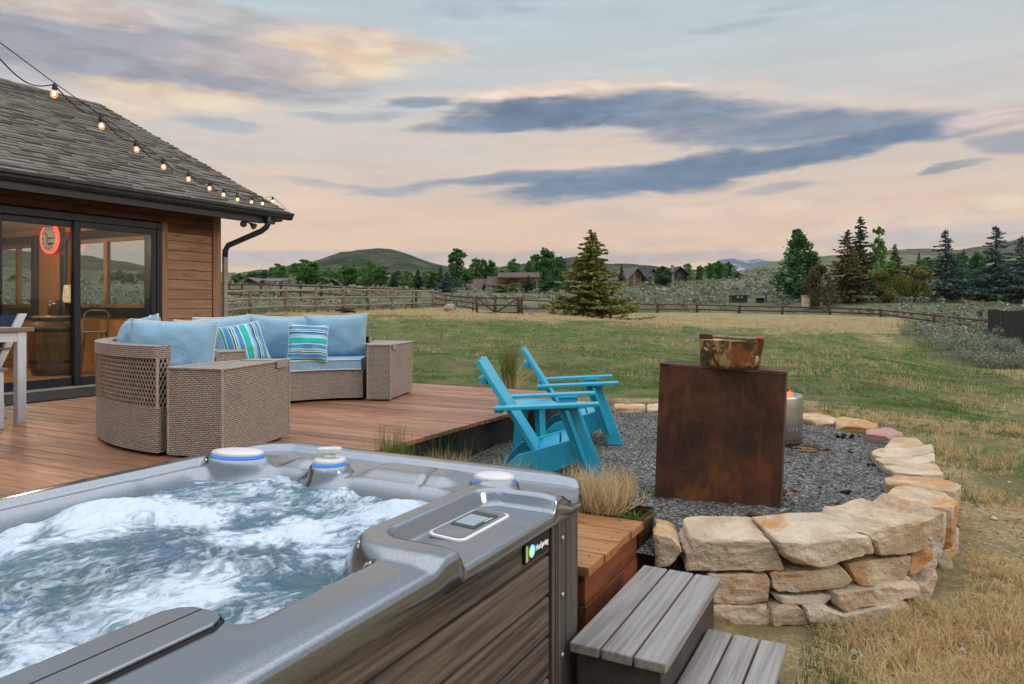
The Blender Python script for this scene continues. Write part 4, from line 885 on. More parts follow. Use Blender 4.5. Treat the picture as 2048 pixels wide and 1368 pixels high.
# ------------------------------------------------------------------ dining set at the left edge of the picture
def hthing(name, label, cat, a, b, z=DZ, rot=0.0, group=None): return thing(name, label, cat, hw(a, b, z), -TH + rot, group)
tb = hthing('dining_table', 'white metal dining table with grey-brown slat top beside the glass doors', 'table', -7.0, 3.80)
m = MB()
for k in range(6): m.span((-.86 + k * .148, -1.9, .825), (-.86 + k * .148 + .138, .06, .862))
m.build('tabletop', MT['greywood'], tb, bevel=.004)
m = MB(); m.span((-.05, -1.85, .735), (-.01, -.06, .822)); m.span((-.80, -.045, .735), (-.05, -.01, .822)); m.span((-.84, -1.85, .735), (-.80, -.06, .822)); m.build('apron', MT['white_metal'], tb, bevel=.003)
for x in (0, -.78):
    for y in (-1.83, 0): MB().span((x - .075, y - .075, 0), (x, y, .823)).build('leg', MT['white_metal'], tb, bevel=.004)
bn = hthing('bench', 'white metal bench with slat seat pushed along the dining table', 'bench', -6.80, 3.50)
m = MB()
for k in range(4): m.span((-.36 + k * .097, -1.7, .495), (-.36 + k * .097 + .085, .03, .522))
m.build('seat', MT['greywood'], bn, bevel=.003)
m = MB(); m.span((-.03, -1.66, .43), (.0, -.0, .493)); m.span((-.34, -.03, .43), (-.03, .0, .493)); m.span((-.02, -1.6, .15), (-.0, -.05, .20)); m.build('frame', MT['white_metal'], bn, bevel=.003)
for x in (.004, -.32):
    for y in (-1.6, .004): MB().span((x - .052, y - .052, 0), (x, y, .494)).build('leg', MT['white_metal'], bn, bevel=.003)
ch = hthing('dining_chair', 'white framed dining chair with navy sling at the head of the table', 'chair', -7.42, 3.80)
for x in (0, -.50):
    MB().prism([(x, -.10, .40), (x, -.03, .40), (x, .235, .985), (x, .17, .985)], (-.045, 0, 0)).build('back_post', MT['white_metal'], ch, bevel=.004)
    MB().prism([(x, -.10, .42), (x, -.03, .42), (x, .06, 0), (x, .01, 0)], (-.045, 0, 0)).build('leg', MT['white_metal'], ch, bevel=.004)
    MB().span((x - .045, -.55, 0), (x, -.50, .66)).build('leg', MT['white_metal'], ch, bevel=.004)
    m = MB(); m.span((x - .05, -.58, .645), (x + .01, .09, .668)); m.build('armrest', MT['greywood'], ch, bevel=.004); m = MB(); m.span((x - .04, -.5, .40), (x, -.05, .44)); m.build('seat_rail', MT['white_metal'], ch, bevel=.003)
m = MB(); m.prism([(-.045, .0, .46), (-.045, .205, .965), (-.045, .195, .97), (-.045, -.01, .465)], (-.41, 0, 0)); m.build('backrest', MT['navy'], ch)
MB().span((-.46, -.52, .425), (-.04, -.04, .435)).build('seat', MT['navy'], ch)

# ------------------------------------------------------------------ turquoise chairs on the gravel
def bx(m, poly, y0, y1): return m.prism([(x, y0, z) for x, z in poly], (0, y1 - y0, 0))
def lounge_chair(label, loc, rot):
    t = thing('garden_chair', label, 'chair', loc, rot, 'turquoise slant-back garden chairs')
    def side_part(name, f):
        for sg in (-1, 1): m = MB(); f(m, sg); m.build(name, MT['chair_blue'], t, bevel=.006)
    side_part('stringer', lambda m, s: bx(m, [(-.19, .0), (-.215, .06), (-.06, .205), (.0, .222), (.38, .335), (.425, .30), (.455, .17), (.02, .0)], s * .27 - .014, s * .27 + .014))
    side_part('leg', lambda m, s: bx(m, [(.245, .585), (.40, .585), (.625, 0), (.47, 0)], s * .305 - .014, s * .305 + .014))
    side_part('leg_rib', lambda m, s: bx(m, [(.305, .575), (.335, .575), (.50, .115), (.47, .115)], s * .36 - .045, s * .36 + .045))
    side_part('armrest', lambda m, s: bx(m, [(-.235, .565), (.565, .605), (.567, .632), (-.235, .592)], s * .355 - .065, s * .355 + .065))
    side_part('arm_pad', lambda m, s: bx(m, [(.26, .578), (.42, .586), (.42, .605), (.26, .597)], s * .335 - .06, s * .335 + .06))
    d = Vector((-.52, .0, .81)).normalized()
    m = MB()
    for y0, y1 in ((-.262, -.09), (-.085, .085), (.09, .262)):
        ln = .965 if abs(y0 + y1) < .05 else .95; a = Vector((.115, 0, .125)); e = a + d * ln; nn = Vector((d.z, 0, -d.x)) * .036
        m.prism([(a.x, y0, a.z), (e.x, y0, e.z), (e.x + nn.x, y0, e.z + nn.z), (a.x + nn.x, y0, a.z + nn.z)], (0, y1 - y0, 0))
    m.build('backrest', MT['chair_blue'], t, bevel=.006)
    m = MB(); bx(m, [(-.165, .545), (-.235, .545), (-.235, .592), (-.165, .592)], -.40, .40); m.build('arm_crossbar', MT['chair_blue'], t, bevel=.006)
    c = Vector((.115, 0, .125)) + d * .78; m = MB(); bx(m, [(c.x - .005, c.z - .04), (c.x - .062, c.z - .015), (c.x - .075, c.z + .02), (c.x - .005, c.z + .02)], -.235, .235); m.build('back_brace', MT['chair_blue'], t, bevel=.006)
    m = MB(); bx(m, [(.10, .222), (.13, .245), (.265, .288), (.265, .270), (.10, .205)], -.255, .255); bx(m, [(.278, .292), (.40, .340), (.435, .33), (.455, .29), (.42, .31), (.278, .274)], -.285, .285); m.build('seat', MT['chair_blue'], t, bevel=.005)
    m = MB(); bx(m, [(.435, .315), (.46, .30), (.475, .19), (.455, .17)], -.285, .285); m.build('seat_front', MT['chair_blue'], t, bevel=.005)
    for sg in (-1, 1):
        for x, zz in ((-.19, .5955), (.30, .6165), (.37, .6195)): MB().lathe([(.009, 0), (.009, .003)], (x, sg * .335, zz), 10).build('screw', MT['stainless'], t)
        for x, zz in ((.05, .12), (.40, .25)): MB().tube([(x, sg * .284, zz), (x, sg * .288, zz)], .008, 10).build('screw', MT['stainless'], t)
    m = MB(); bx(m, [(-.185, .02), (-.20, .07), (-.165, .10), (-.15, .03)], -.285, .285); m.build('rear_bar', MT['chair_blue'], t, bevel=.005)
    return t
lounge_chair('turquoise slant-back garden chair on the gravel nearer the hot tub', (.125, 5.96, -.0), R(-4))
lounge_chair('turquoise slant-back garden chair on the gravel farther from the hot tub', (.50, 7.52, -.0), R(-3))
tt = thing('round_table', 'small round turquoise side table between the two garden chairs', 'side table', (.20, 6.80, 0), .4)
MB().lathe([(.215, 0), (.225, .006), (.225, .02), (.215, .026)], (0, 0, .445), 40).build('tabletop', MT['chair_blue'], tt)
for k in range(3):
    a = k * 2 * PI / 3 + .5; ca, sa2 = math.cos(a), math.sin(a); m = MB()
    m.prism([(ca * .03 - sa2 * .012, sa2 * .03 + ca * .012, .445), (ca * .165 - sa2 * .012, sa2 * .165 + ca * .012, .445), (ca * .20 - sa2 * .012, sa2 * .20 + ca * .012, 0), (ca * .13 - sa2 * .012, sa2 * .13 + ca * .012, 0)], (sa2 * .024, -ca * .024, 0)); m.build('leg', MT['chair_blue'], tt, fix=True, bevel=.004)

# ------------------------------------------------------------------ rusted steel firewood rack, log planter, axe, fire pit
f0, f1 = at(1309, 992, 0), at(1560, 1018, 0); wv_ = f1 - f0; sw = wv_.length; srot = math.atan2(wv_.y, wv_.x)
rk = thing('steel_rack', 'tall rusted steel firewood box standing on the gravel', 'firewood box', (f0.x, f0.y, -.02), srot); rk.rotation_euler = (0, R(2.2), srot)
SH, SDp = .965, .30; m = MB()
m.span((0, 0, 0), (sw, .012, SH - .0)); m.span((0, .0125, 0), (.012, SDp, SH)); m.span((sw - .012, .0125, 0), (sw, SDp, SH - .002)); m.span((.013, .013, .0), (sw - .013, SDp, .012)); m.build('body', MT['corten'], rk, bevel=.002)
m = MB(); m.span((-.004, -.006, SH + .003), (sw + .004, SDp + .004, SH + .014)); m.build('top', MT['corten'], rk, bevel=.003)
m = MB()
for k in range(26): m.tube([(.07 + (k % 7) * .115, .04, .07 + (k // 7) * .12), (.07 + (k % 7) * .115, SDp - .03, .07 + (k // 7) * .12)], random.uniform(.04, .055), 9)
m.build('firewood', MT['bark'], rk)
def logmat():
    m, t = newmat('split_log'); v = coords(t); vs = t.mapping(v, sc=(1.0, 1.0, .35))
    n1 = t.noise(vs, 9.0, 6, .62, 1.1); n2 = t.noise(t.mapping(v, (3, 1, 8), sc=(1, 1, .7)), 9, 3, .5, .8); n3 = t.noise(t.mapping(v, sc=(30, 30, 3)), 1, 5, .6)
    col = t.mix(t.ss(n1, .46, .56), (.07, .045, .024, 1), (.40, .25, .10, 1)); col = t.mix(t.ss(n2, .60, .65), col, (.62, .46, .24, 1)); col = t.mix(t.m('MULTIPLY', t.ss(t.noise(t.mapping(v, (5, 5, 5)), 5, 4, .6, 1), .56, .62), .8), col, (.26, .085, .03, 1)); col = t.mix(t.m('MULTIPLY', t.ss(n2, .28, .42), 0), col, (.3, .08, .02, 1))
    z = t.n('SeparateXYZ', {'Vector': t.n('TexCoord').outputs['Object']}).outputs[2]
    col = t.mix(t.m('SUBTRACT', 1.0, t.ss(t.m('MULTIPLY_ADD', t.m('SUBTRACT', n1, .5), .12, z), .02, .06)), col, (.045, .025, .015, 1))
    col = t.mix(t.m('MULTIPLY', t.ss(n3, .5, .7), .5), col, (.10, .05, .025, 1)); return finish(m, t, col, .8, 0, t.m('ADD', n1, n3), .6, .012, .2)
MT['log'] = logmat()
lg = thing('log_block', 'split hollowed log with peeling bark on top of the rusted box', 'log', atY(1462, 740, 5.0) + Vector((0, .10, 0)), srot)
lg.location = atY(1462, 741, 5.0); lg.location.y += .05
lg.location.z = CAMZ - (741 - HOR) / FPX * 5.0
def octo(w_, d, f=1.0): return [(-w_ / 2, -d * .10), (-w_ * .30, -d * .34), (w_ * .02, -d * .46), (w_ * .30, -d * .40), (w_ / 2, -d * .2), (w_ / 2, d * .4), (w_ * .2, d / 2), (-w_ * .3, d / 2), (-w_ / 2, d * .3)]
m = MB(); lo, hi_ = octo(.375, .24), octo(.44, .29); n = len(lo); vs = [(x, y + .04, 0) for x, y in lo] + [(x + .015, y + .04, .205 + random.uniform(-.004, .004)) for x, y in hi_] + [(x * .84 + .015, y * .8 + .045, .20) for x, y in hi_] + [(x * .78, y * .75 + .045, .10) for x, y in lo]
fs = [list(range(n))[::-1]] + [[k + r * n, (k + 1) % n + r * n, (k + 1) % n + (r + 1) * n, k + (r + 1) * n] for r in range(3) for k in range(n)] + [[3 * n + k for k in range(n)]]
m.add(vs, fs).build('block', MT['log'], lg, bevel=.006)
sc_ = MB(); sc_.tube([(-.195, .06, .198), (-.188, .03, .03)], .012, 6); sc_.build('bark_strip', MT['bark'], lg)
ax_ = thing('axe', 'axe with red-tipped pale handle lying across the log', 'axe', tuple(Vector(lg.location) + Vector((0, 0, .224))), srot)
MB().tube([(-.17, .00, .006), (-.08, .005, .004), (.06, .01, -.004), (.19, .012, -.006)], [.012, .013, .013, .014], 8).build('handle', MT['greywood'], ax_, smooth=True)
MB().tube([(.19, .012, -.006), (.232, .013, -.007)], .0175, 10).build('grip_end', MT['red'], ax_)
MB().prism([(-.20, -.012, -.010), (-.11, -.015, -.012), (-.11, .015, -.012), (-.20, .012, -.010)], (0, 0, .034)).build('axe_head', MT['corten'], ax_, bevel=.004)
MB().prism([(-.16, -.01, .0), (-.28, -.004, -.005), (-.28, .004, -.005), (-.16, .012, .0)], (0, 0, .012)).build('blade', MT['stainless'], ax_)
fp_ = thing('fire_pit', 'round stainless steel fire pit with flames behind the rusted box', 'fire pit', (2.545, 7.22, .0), 0)
Z0 = .055
MB().lathe([(.285, .0), (.285, Z0), (.318, Z0 + .02)], n=40, cap=False).build('stand', MT['stainless'], fp_, smooth=True)
prf = [(.322, Z0 + .0), (.330, Z0 + .01), (.330, .485), (.326, .50), (.300, .505), (.285, .50), (.283, .47), (.27, .46), (.27, .15), (.0, .12)]
MB().lathe(prf, n=56, cap=False).build('drum', MT['stainless'], fp_, smooth=True)
MB().lathe([(.269, .455), (.269, .17), (.0, .165)], n=40, cap=False).build('firebox', MT['soot'], fp_, smooth=True)
for k in range(40):
    for zz, rr2, r in ((.085, .331, .0085), (.035, .2865, .011)):
        a = 2 * PI * k / 40 + (PI / 40 if zz < .05 else 0); c = Vector((rr2 * math.cos(a), rr2 * math.sin(a), zz)); o_ = Vector((math.cos(a), math.sin(a), 0)); MB().tube([c - o_ * .004, c + o_ * .0012], r, 8).build('vent_hole', MT['dark'], fp_)
for k, chh in enumerate('solo stove'):
    if chh == ' ': continue
    a = R(-134) + k * R(8.2); c = Vector((.3325 * math.cos(a), .3325 * math.sin(a), .175))
    text_obj('lettering', chh, .062, MT['lid_taupe'], fp_, Matrix.Translation(c) @ Matrix.Rotation(a + PI / 2, 4, 'Z') @ Matrix.Rotation(PI / 2, 4, 'X'), .003)
fm = MB()
for k in range(16):
    a = random.random() * 2 * PI; r = random.random() * .2 + .04; hgt = random.uniform(.08, .17); w_ = random.uniform(.03, .06); x, y = r * math.cos(a), r * math.sin(a)
    fm.lathe([(w_, .0), (w_ * 1.1, hgt * .3), (w_ * .6, hgt * .65), (.003, hgt)], (x, y, 0), 8, False)
fo = fm.build('flame', MT['flame'], fp_, smooth=True); fo.location = (0, 0, .40)
fw = MB()
for k in range(5): a = k * 1.3; fw.tube([(-.2 * math.cos(a), -.2 * math.sin(a), .2 + k * .03), (.2 * math.cos(a), .2 * math.sin(a), .26 + k * .03)], .04, 8)
fw.build('burning_log', MT['soot'], fp_)
# kindling splinters beside the fire pit
for k, (px, py, ln, an) in enumerate(((1600, 893, .22, .3), (1612, 897, .26, .1), (1624, 893, .2, -.2), (1630, 899, .25, -.05), (1606, 889, .16, .7), (1641, 897, .2, -.5), (1618, 903, .2, .2))):
    p = at(px, py, .02); o = MB().box((0, 0, 0), (ln, .028, .016)).build('kindling', MT['gravelwood'], None, bevel=.003); o.location = p; o.rotation_euler = (R(random.uniform(-20, 20)), R(random.uniform(-7, 7)), an); tag(o, 'thin split stick of kindling lying on the gravel by the fire pit', 'kindling', 'kindling sticks by the fire pit')
for px, py, sz in ((1690, 1012, .05), (1740, 930, .05), (1700, 905, .04), (1690, 873, .07), (1572, 985, .10), (1500, 1030, .07), (1700, 985, .05), (1780, 925, .05)):
    p = at(px, py, .015); m = MB()
    for k in range(4): m.box((random.uniform(-1, 1) * sz, random.uniform(-.5, .5) * sz, 0), (random.uniform(.5, 1.2) * sz, .5 * sz, .35 * sz), (random.random(), random.random(), random.random() * 3))
    o = m.build('charcoal', MT['soot'] if px != 1572 and px != 1500 else MT['gravelwood'], None, bevel=.003); o.location = p; tag(o, 'small burnt wood crumbs lying on the gravel', 'charcoal', 'burnt crumbs on the gravel')
# ------------------------------------------------------------------ hot tub
TA, TB, TZ = -3.22, .40, -.35; TW, TL, TR_, RIM = 2.05, 2.71, .30, .95
tub = thing('hot_tub', 'silver grey hot tub with wood-look cabinet full of churning water', 'hot tub', hw(TA, TB, TZ), -TH)
def rr(x, y, x0, x1, y0, y1, r):                                     # distance inside a rounded rectangle
    qx = np.abs(x - (x0 + x1) / 2) - ((x1 - x0) / 2 - r); qy = np.abs(y - (y0 + y1) / 2) - ((y1 - y0) / 2 - r)
    return -(np.hypot(np.maximum(qx, 0), np.maximum(qy, 0)) + np.minimum(np.maximum(qx, qy), 0) - r)
def smin(a, b, k): h = np.clip(.5 + .5 * (b - a) / k, 0, 1); return b * (1 - h) + a * h - k * h * (1 - h)
PODS = [(.30, 2.19, .155, .10, R(10)), (.84, 2.26, .085, .085, 0), (1.70, 2.33, .10, .085, 0)]
def shell_z(x, y):
    s = rr(x, y, 0, TW, 0, TL, TR_)
    z = np.where(s < .018, -.018 + np.sqrt(np.clip(.018 ** 2 - (.018 - np.clip(s, 0, .018)) ** 2, 0, 1)), 0)
    z = z - .007 * sst(s, .08, .0)
    q = rr(x, y, .20, TW - .225, -.5, TL - .50, .26)
    pod = rr(x, y, 1.625, 2.6, 1.37, 2.34, .19); q = smin(q, -pod, .10)
    lid = rr(x, y, 1.60, 2.6, -1, .86, .10); q = smin(q, -lid, .05)
    for px, py, rx_, ry_, an in PODS:
        dx, dy = (x - px) * math.cos(an) + (y - py) * math.sin(an), -(x - px) * math.sin(an) + (y - py) * math.cos(an)
        e = (np.hypot(dx / rx_, dy / ry_) - 1) * min(rx_, ry_); q = smin(q, e - .025, .07)
    e = rr(x, y, -1, TW + 1, -1, TL, .0); ex_ = np.minimum(rr(x, y, 0, TW + 3, -3, TL, .30), 9)
    shelf = sst(ex_, .105, .15) * (1 - sst(x, 1.84, 1.92) * (1 - sst(y, 2.2, 2.4)))
    shelf = shelf * (1 - sst(x, 1.50, 1.62) * (1 - sst(y, 2.20, 2.30)))
    z = z - .030 * shelf
    # headrest rolls between the pods along the far side, and one along the left side
    for x0, x1 in ((.50, .70), (.98, 1.50)):
        g = rr(x, y, x0, x1, TL - .44, TL - .17, .08); z = z + .034 * sst(g, -.05, .09)
    for y0, y1 in ((.9, 1.75),):
        g = rr(x, y, .16, .34, y0, y1, .07); z = z + .016 * sst(g, -.04, .07)
    for xg in (.735, 1.30):                                          # creases in the rolls
        z = z - .014 * np.exp(-((x - xg - (TL - .2 - y) * .25) / .011) ** 2) * sst(y, TL - .50, TL - .42) * (1 - sst(y, TL - .22, TL - .17))
    for px, py, rx_, ry_, an in PODS:
        dx, dy = (x - px) * math.cos(an) + (y - py) * math.sin(an), -(x - px) * math.sin(an) + (y - py) * math.cos(an)
        e = np.hypot(dx / rx_, dy / ry_); k = 1 - sst(e, 1.02, 1.30); z = z * (1 - k) + .012 * k
    pl = rr(x, y, 1.735, 2.6, 1.50, 2.20, .09); k = sst(pl, -.010, .022); z = z + .020 * sst(pod, -.03, .05) * (1 - k)
    edge = np.where(s < .018, z - .03, -.044); z = np.where(k > 0, z * (1 - k) + np.minimum(edge, -.044) * k, z)
    z = z - .36 * sst(q, -.035, .17)
    return z, s
nx, ny = 206, 272; xs = np.linspace(0, 1, nx); ys = np.linspace(0, 1, ny); X, Y = np.meshgrid(xs, ys, indexing='ij')
# squeeze the grid onto the rounded outline: radial pull of the corner cells
x = X * TW; y = Y * TL; s = rr(x, y, 0, TW, 0, TL, TR_)
cxn = np.clip(x, TR_, TW - TR_); cyn = np.clip(y, TR_, TL - TR_); dx, dy = x - cxn, y - cyn
m = np.maximum(np.abs(dx), np.abs(dy)); hyp = np.hypot(dx, dy); f = np.where(hyp > 1e-6, m / np.maximum(hyp, 1e-9), 1)
x = cxn + dx * f; y = cyn + dy * f
z, s = shell_z(x, y)
co = np.stack([x, y, RIM + z], -1).reshape(-1, 3); fc = grid_faces(nx, ny)
ring = [i * ny for i in range(nx)] + [(nx - 1) * ny + j for j in range(1, ny)] + [i * ny + ny - 1 for i in range(nx - 2, -1, -1)] + [j for j in range(ny - 2, 0, -1)]
def skirt(co, ring, dz, dr):
    c = co[ring].copy(); cc = np.array([TW / 2, TL / 2]); base = c.copy(); base[:, 2] = dz
    px_ = np.clip(c[:, 0], TR_, TW - TR_); py_ = np.clip(c[:, 1], TR_, TL - TR_); d = np.stack([c[:, 0] - px_, c[:, 1] - py_], 1); d /= np.maximum(np.linalg.norm(d, axis=1, keepdims=True), 1e-9)
    base[:, :2] += d * dr; return base
b1 = skirt(co, ring, RIM - .088, .004); b2 = skirt(co, ring, RIM - .096, -.012); b3 = skirt(co, ring, RIM - .09, -.05)
n0, nr = len(co), len(ring); rg = np.array(ring); rn = np.roll(np.arange(nr), -1); a = np.arange(nr)
sk = [np.stack([rg[a], rg[rn], n0 + rn, n0 + a], 1)]
for k in range(2): sk.append(np.stack([n0 + k * nr + a, n0 + k * nr + rn, n0 + (k + 1) * nr + rn, n0 + (k + 1) * nr + a], 1))
shell = np_mesh('shell', np.concatenate([co, b1, b2, b3]), np.concatenate([fc, np.concatenate(sk)[:, ::-1]]), MT['shell'], tub, True)
# water: choppy surface, its foam follows the swirls in the material and the lift of the waves
wx, wy = np.meshgrid(np.linspace(.10, 1.95, 250), np.linspace(.05, 2.45, 320), indexing='ij')
qx = wx + .12 * (fbm(wx * 2.2, wy * 2.2, 3, 41) - .5); qy = wy + .12 * (fbm(wx * 2.2 + 9, wy * 2.2, 3, 42) - .5)
wv = (fbm(qx * 3.1, qy * 2.3, 4, 43) - .5); w2 = 1 - np.abs(fbm(qx * 5.5, qy * 4.2, 4, 44) - .5) * 4
boil = sum(a_ * np.exp(-((wx - cx_) ** 2 + (wy - cy_) ** 2) / r_ ** 2) for cx_, cy_, r_, a_ in ((1.42, 2.05, .12, .05), (.33, 1.45, .16, .045), (.7, 1.75, .25, .02), (1.0, 1.2, .3, .015), (1.3, 1.1, .2, .02)))
wz = wv * .055 + w2 * .014 + boil + (fbm(wx * 24, wy * 18, 3, 45) - .5) * .012
WL = RIM - .095
water = np_mesh('water', np.stack([wx, wy, wz], -1).reshape(-1, 3), grid_faces(250, 320), MT['water'], None, True)
water.location = hw(TA, TB, TZ + WL); water.rotation_euler = (0, 0, -TH); attr(water, 'lift', np.clip(wz * 16, -.6, 1.2)); tag(water, 'foaming blue water churning inside the hot tub', 'water', kind='stuff')
# cabinet
m = MB(); zt = RIM - .094; edges = [zt, .744, .584, .424, .264, .104]
for z1, z0 in zip(edges, edges[1:]): m.span((TW - .055, .12, z0 + .007), (TW - .022, 2.185, z1 - .007 if z1 < zt else z1))
m.build('side_panel', MT['tub_siding'], tub, bevel=.008)
def outline(inset, k0, k1, n=14):                                    # along the right side, round the far corner, along the far side
    r = TR_ - inset; P = [(TW - inset, k0)]
    P += [(TW - TR_ + r * math.cos(t * PI / 2 / n), TL - TR_ + r * math.sin(t * PI / 2 / n)) for t in range(n + 1)]
    return P + [(k1, TL - inset)]
def wall(m, P, z0, z1, th_):
    for (x0, y0), (x1, y1) in zip(P, P[1:]): m.add([(x0, y0, z0), (x1, y1, z0), (x1, y1, z1), (x0, y0, z1)], [(0, 1, 2, 3)])
m = MB(); wall(m, outline(.018, 2.20, 1.55), .06, zt, 0)
for (x0, y0), (x1, y1) in zip(outline(.018, 2.20, 1.55)[:1], outline(.060, 2.20, 1.55)[:1]): m.add([(x0, y0, .06), (x1, y1, .06), (x1, y1, zt), (x0, y0, zt)], [(3, 2, 1, 0)])
P = outline(.018, 2.22, 1.7)
for q in (2.235, 2.26, 2.335): m.box((TW - .0175, q, zt / 2 + .03), (.005, .006, zt - .06))
m.build('corner_post', MT['tub_post'], tub)
for zz in (.775, .545, .30): MB().tube([(TW - .021, 2.298, zz), (TW - .011, 2.298, zz), (TW - .008, 2.298, zz)], [.012, .012, .006], 14).build('screw', MT['stainless'], tub, smooth=True)
m = MB(); m.span((TW - .10, .10, .0), (TW - .058, TL - .33, zt)); wall(m, outline(.06, 2.2, .4), .0, zt, 0); m.span((.06, .10, .0), (TW - .11, TL - .35, .5)); m.build('inner_frame', MT['dark'], tub)
m = MB(); wall(m, [(TW - TR_, TL - .02), (TR_, TL - .02), (.09, TL - .09), (.02, TL - TR_), (.02, .1)], .06, zt, 0); m.build('far_panel', MT['tub_siding'], tub)
# fittings
for (px, py, rx_, ry_, an), nm in zip(PODS, ('speaker', 'diverter', 'speaker')):
    M4 = Matrix.Translation((px, py, RIM + .011)) @ Matrix.Rotation(an, 4, 'Z') @ Matrix.Diagonal((rx_ * .93, ry_ * .93, 1, 1))
    o = MB().lathe([(.93, .0), (1.0, .006), (1.0, .012), (.95, .015)], n=48).build(nm + '_light', MT['blue_led'], tub, smooth=False); o.matrix_local = M4
    o2 = MB().lathe([(.97, .0145), (.985, .019), (.95, .027), (.70, .032), (.0, .034)], n=48, cap=False).build(nm, MT['white_plastic'], tub, smooth=True); o2.matrix_local = M4
k = MB(); P = [(-.062, -.012), (-.045, -.028), (.0, -.033), (.045, -.028), (.062, -.012), (.062, .012), (.045, .028), (0, .033), (-.045, .028), (-.062, .012)]
k.prism([(x, y, 0) for x, y in P], (0, 0, .026)); k.lathe([(.030, -.022), (.030, .0)], n=20); o = k.build('diverter_knob', MT['white_plastic'], tub, bevel=.008, seg=3); o.location = (PODS[1][0], PODS[1][1], RIM + .066); o.rotation_euler = (0, R(-4), R(10))
def rplate(name, mat, sx, sy, r, z0, z1, parent, bev=.003):
    P = []
    for cx_, cy_, a0 in ((sx / 2 - r, sy / 2 - r, 0), (-sx / 2 + r, sy / 2 - r, 90), (-sx / 2 + r, -sy / 2 + r, 180), (sx / 2 - r, -sy / 2 + r, 270)):
        P += [(cx_ + r * math.cos(R(a0 + t * 15)), cy_ + r * math.sin(R(a0 + t * 15)), z0) for t in range(7)]
    return MB().prism(P, (0, 0, z1 - z0)).build(name, mat, parent, bevel=bev, seg=2)
pan = rplate('control_panel', MT['white_plastic'], .155, .37, .035, 0, .014, tub, .007); pan.location = (1.84, 1.90, RIM - .049); pan.rotation_euler = (0, R(3), 0)
rplate('panel_face', MT['grey_plastic'], .130, .343, .026, .0145, .0165, pan, .001)
o = rplate('screen_bezel', MT['black_gloss'], .105, .19, .008, .017, .0185, pan, .0006); o.location = (0, .03, 0)
o = rplate('screen', MT['screen'], .080, .115, .003, .0188, .0194, pan, 0); o.location = (-.006, .02, 0)
Mt = Matrix.Translation((.046, .028, .0190)) @ Matrix.Rotation(PI / 2, 4, 'Z')
text_obj('lettering', 'HotSpring', .013, MT['logo_white'], pan, Mt, .0003)
pt = rplate('name_plate', MT['black_gloss'], .215, .078, .014, 0, .012, tub, .003); pt.matrix_local = Matrix.Translation((TW - .022, 2.055, zt - .046)) @ Matrix.Rotation(PI / 2, 4, 'Z') @ Matrix.Rotation(PI / 2, 4, 'X')
o = rplate('lime_stripe', MT['lime'], .018, .058, .004, .0122, .0130, pt, 0); o.location = (-.090, 0, 0)
e = MB(); e.lathe([(.0235, .0122), (.0235, .0130)], n=28); o = e.build('emblem', MT['logo_blue'], pt); o.location = (-.048, 0, 0)
e = MB(); P = [(.0235 * math.cos(t * PI / 12 + PI * .5), .0235 * math.sin(t * PI / 12 + PI * .5), .0131) for t in range(13)]; e.prism(P, (0, 0, .0006)); o = e.build('emblem', MT['logo_green'], pt); o.location = (-.048, 0, 0)
e = MB()
for zz in (.009, -.002, -.012): e.tube([(-.013, zz, .0142), (-.005, zz + .006, .0142), (.004, zz - .003, .0142), (.013, zz + .003, .0142)], .0022, 6)
o = e.build('emblem_waves', MT['logo_white'], pt); o.location = (-.048, 0, 0)
text_obj('lettering', 'HotSpring', .031, MT['logo_white'], pt, Matrix.Translation((-.018, -.009, .0125)) @ Matrix.Diagonal((.86, 1, 1, 1)), .0006)
# filter cover beside the near right rim
fcv = MB(); P = [(1.625, -.02, 0), (1.80, -.02, 0), (1.80, .79, 0), (1.78, .825, 0), (1.745, .842, 0), (1.675, .835, 0), (1.645, .815, 0), (1.625, .78, 0)]; fcv.prism(P, (0, 0, .012)); o = fcv.build('filter_cover', MT['shell'], tub, bevel=.008, seg=3); o.location = (0, 0, RIM + .002)
g = MB(); g.span((1.705, 0, RIM + .0145), (1.708, .83, RIM + .0150)); g.tube([(1.804, .0, RIM + .001), (1.804, .79, RIM + .001), (1.784, .83, RIM + .001), (1.745, .846, RIM + .001)], .004, 6); g.build('seam', MT['dark'], tub)

# ------------------------------------------------------------------ steps, timber box, planter
st = thing('tub_steps', 'two-tier grey composite steps set against the timber box beside the hot tub', 'steps', hw(-1.165, 2.72, -.36), -TH)
def tread(x0, n_, w_, y0, y1, ztop):
    m = MB()
    for k in range(n_): m.span((x0 + k * (w_ + .009), y0, ztop - .042), (x0 + k * (w_ + .009) + w_, y1, ztop))
    return m.build('tread', MT['composite'], st, bevel=.009, seg=3)
tread(0, 3, .127, 0, 1.0, .36); tread(.382, 3, .113, -.02, .79, .185)
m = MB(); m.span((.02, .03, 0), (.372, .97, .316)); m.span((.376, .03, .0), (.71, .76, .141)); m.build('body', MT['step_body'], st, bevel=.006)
bxx = thing('timber_box', 'reddish timber box with cedar board lid between the hot tub and planter', 'timber box', hw(-1.25, 3.15, -.36), -TH)
m = MB(); zt2 = .51
for k in range(4): m.span((-1.55, k * .208, zt2 - .045), (0 + (-.0, .006, -.004, .003)[k], k * .208 + .203, zt2))
m.build('lid', MT['box_top'], bxx, bevel=.005)
m = MB()
for k in range(3): m.span((-.065, .03, zt2 - .048 - .147 * (k + 1)), (-.03 + (0, .004, 0)[k], .81, zt2 - .052 - .147 * k))
m.build('side_board', MT['box_side'], bxx, bevel=.006)
m = MB(); m.span((-.14, .022, 0), (-.068, .06, zt2 - .05)); m.span((-1.5, .03, 0), (-.142, .065, zt2 - .05)); m.build('end_board', MT['box_side'], bxx, bevel=.004)
for k in range(4):
    for y in (.05, .155): MB().lathe([(.005, zt2), (.005, zt2 + .0012)], (-.06 + (k % 2) * .012, k * .208 + y, 0), 8).build('screw', MT['corten'], bxx)
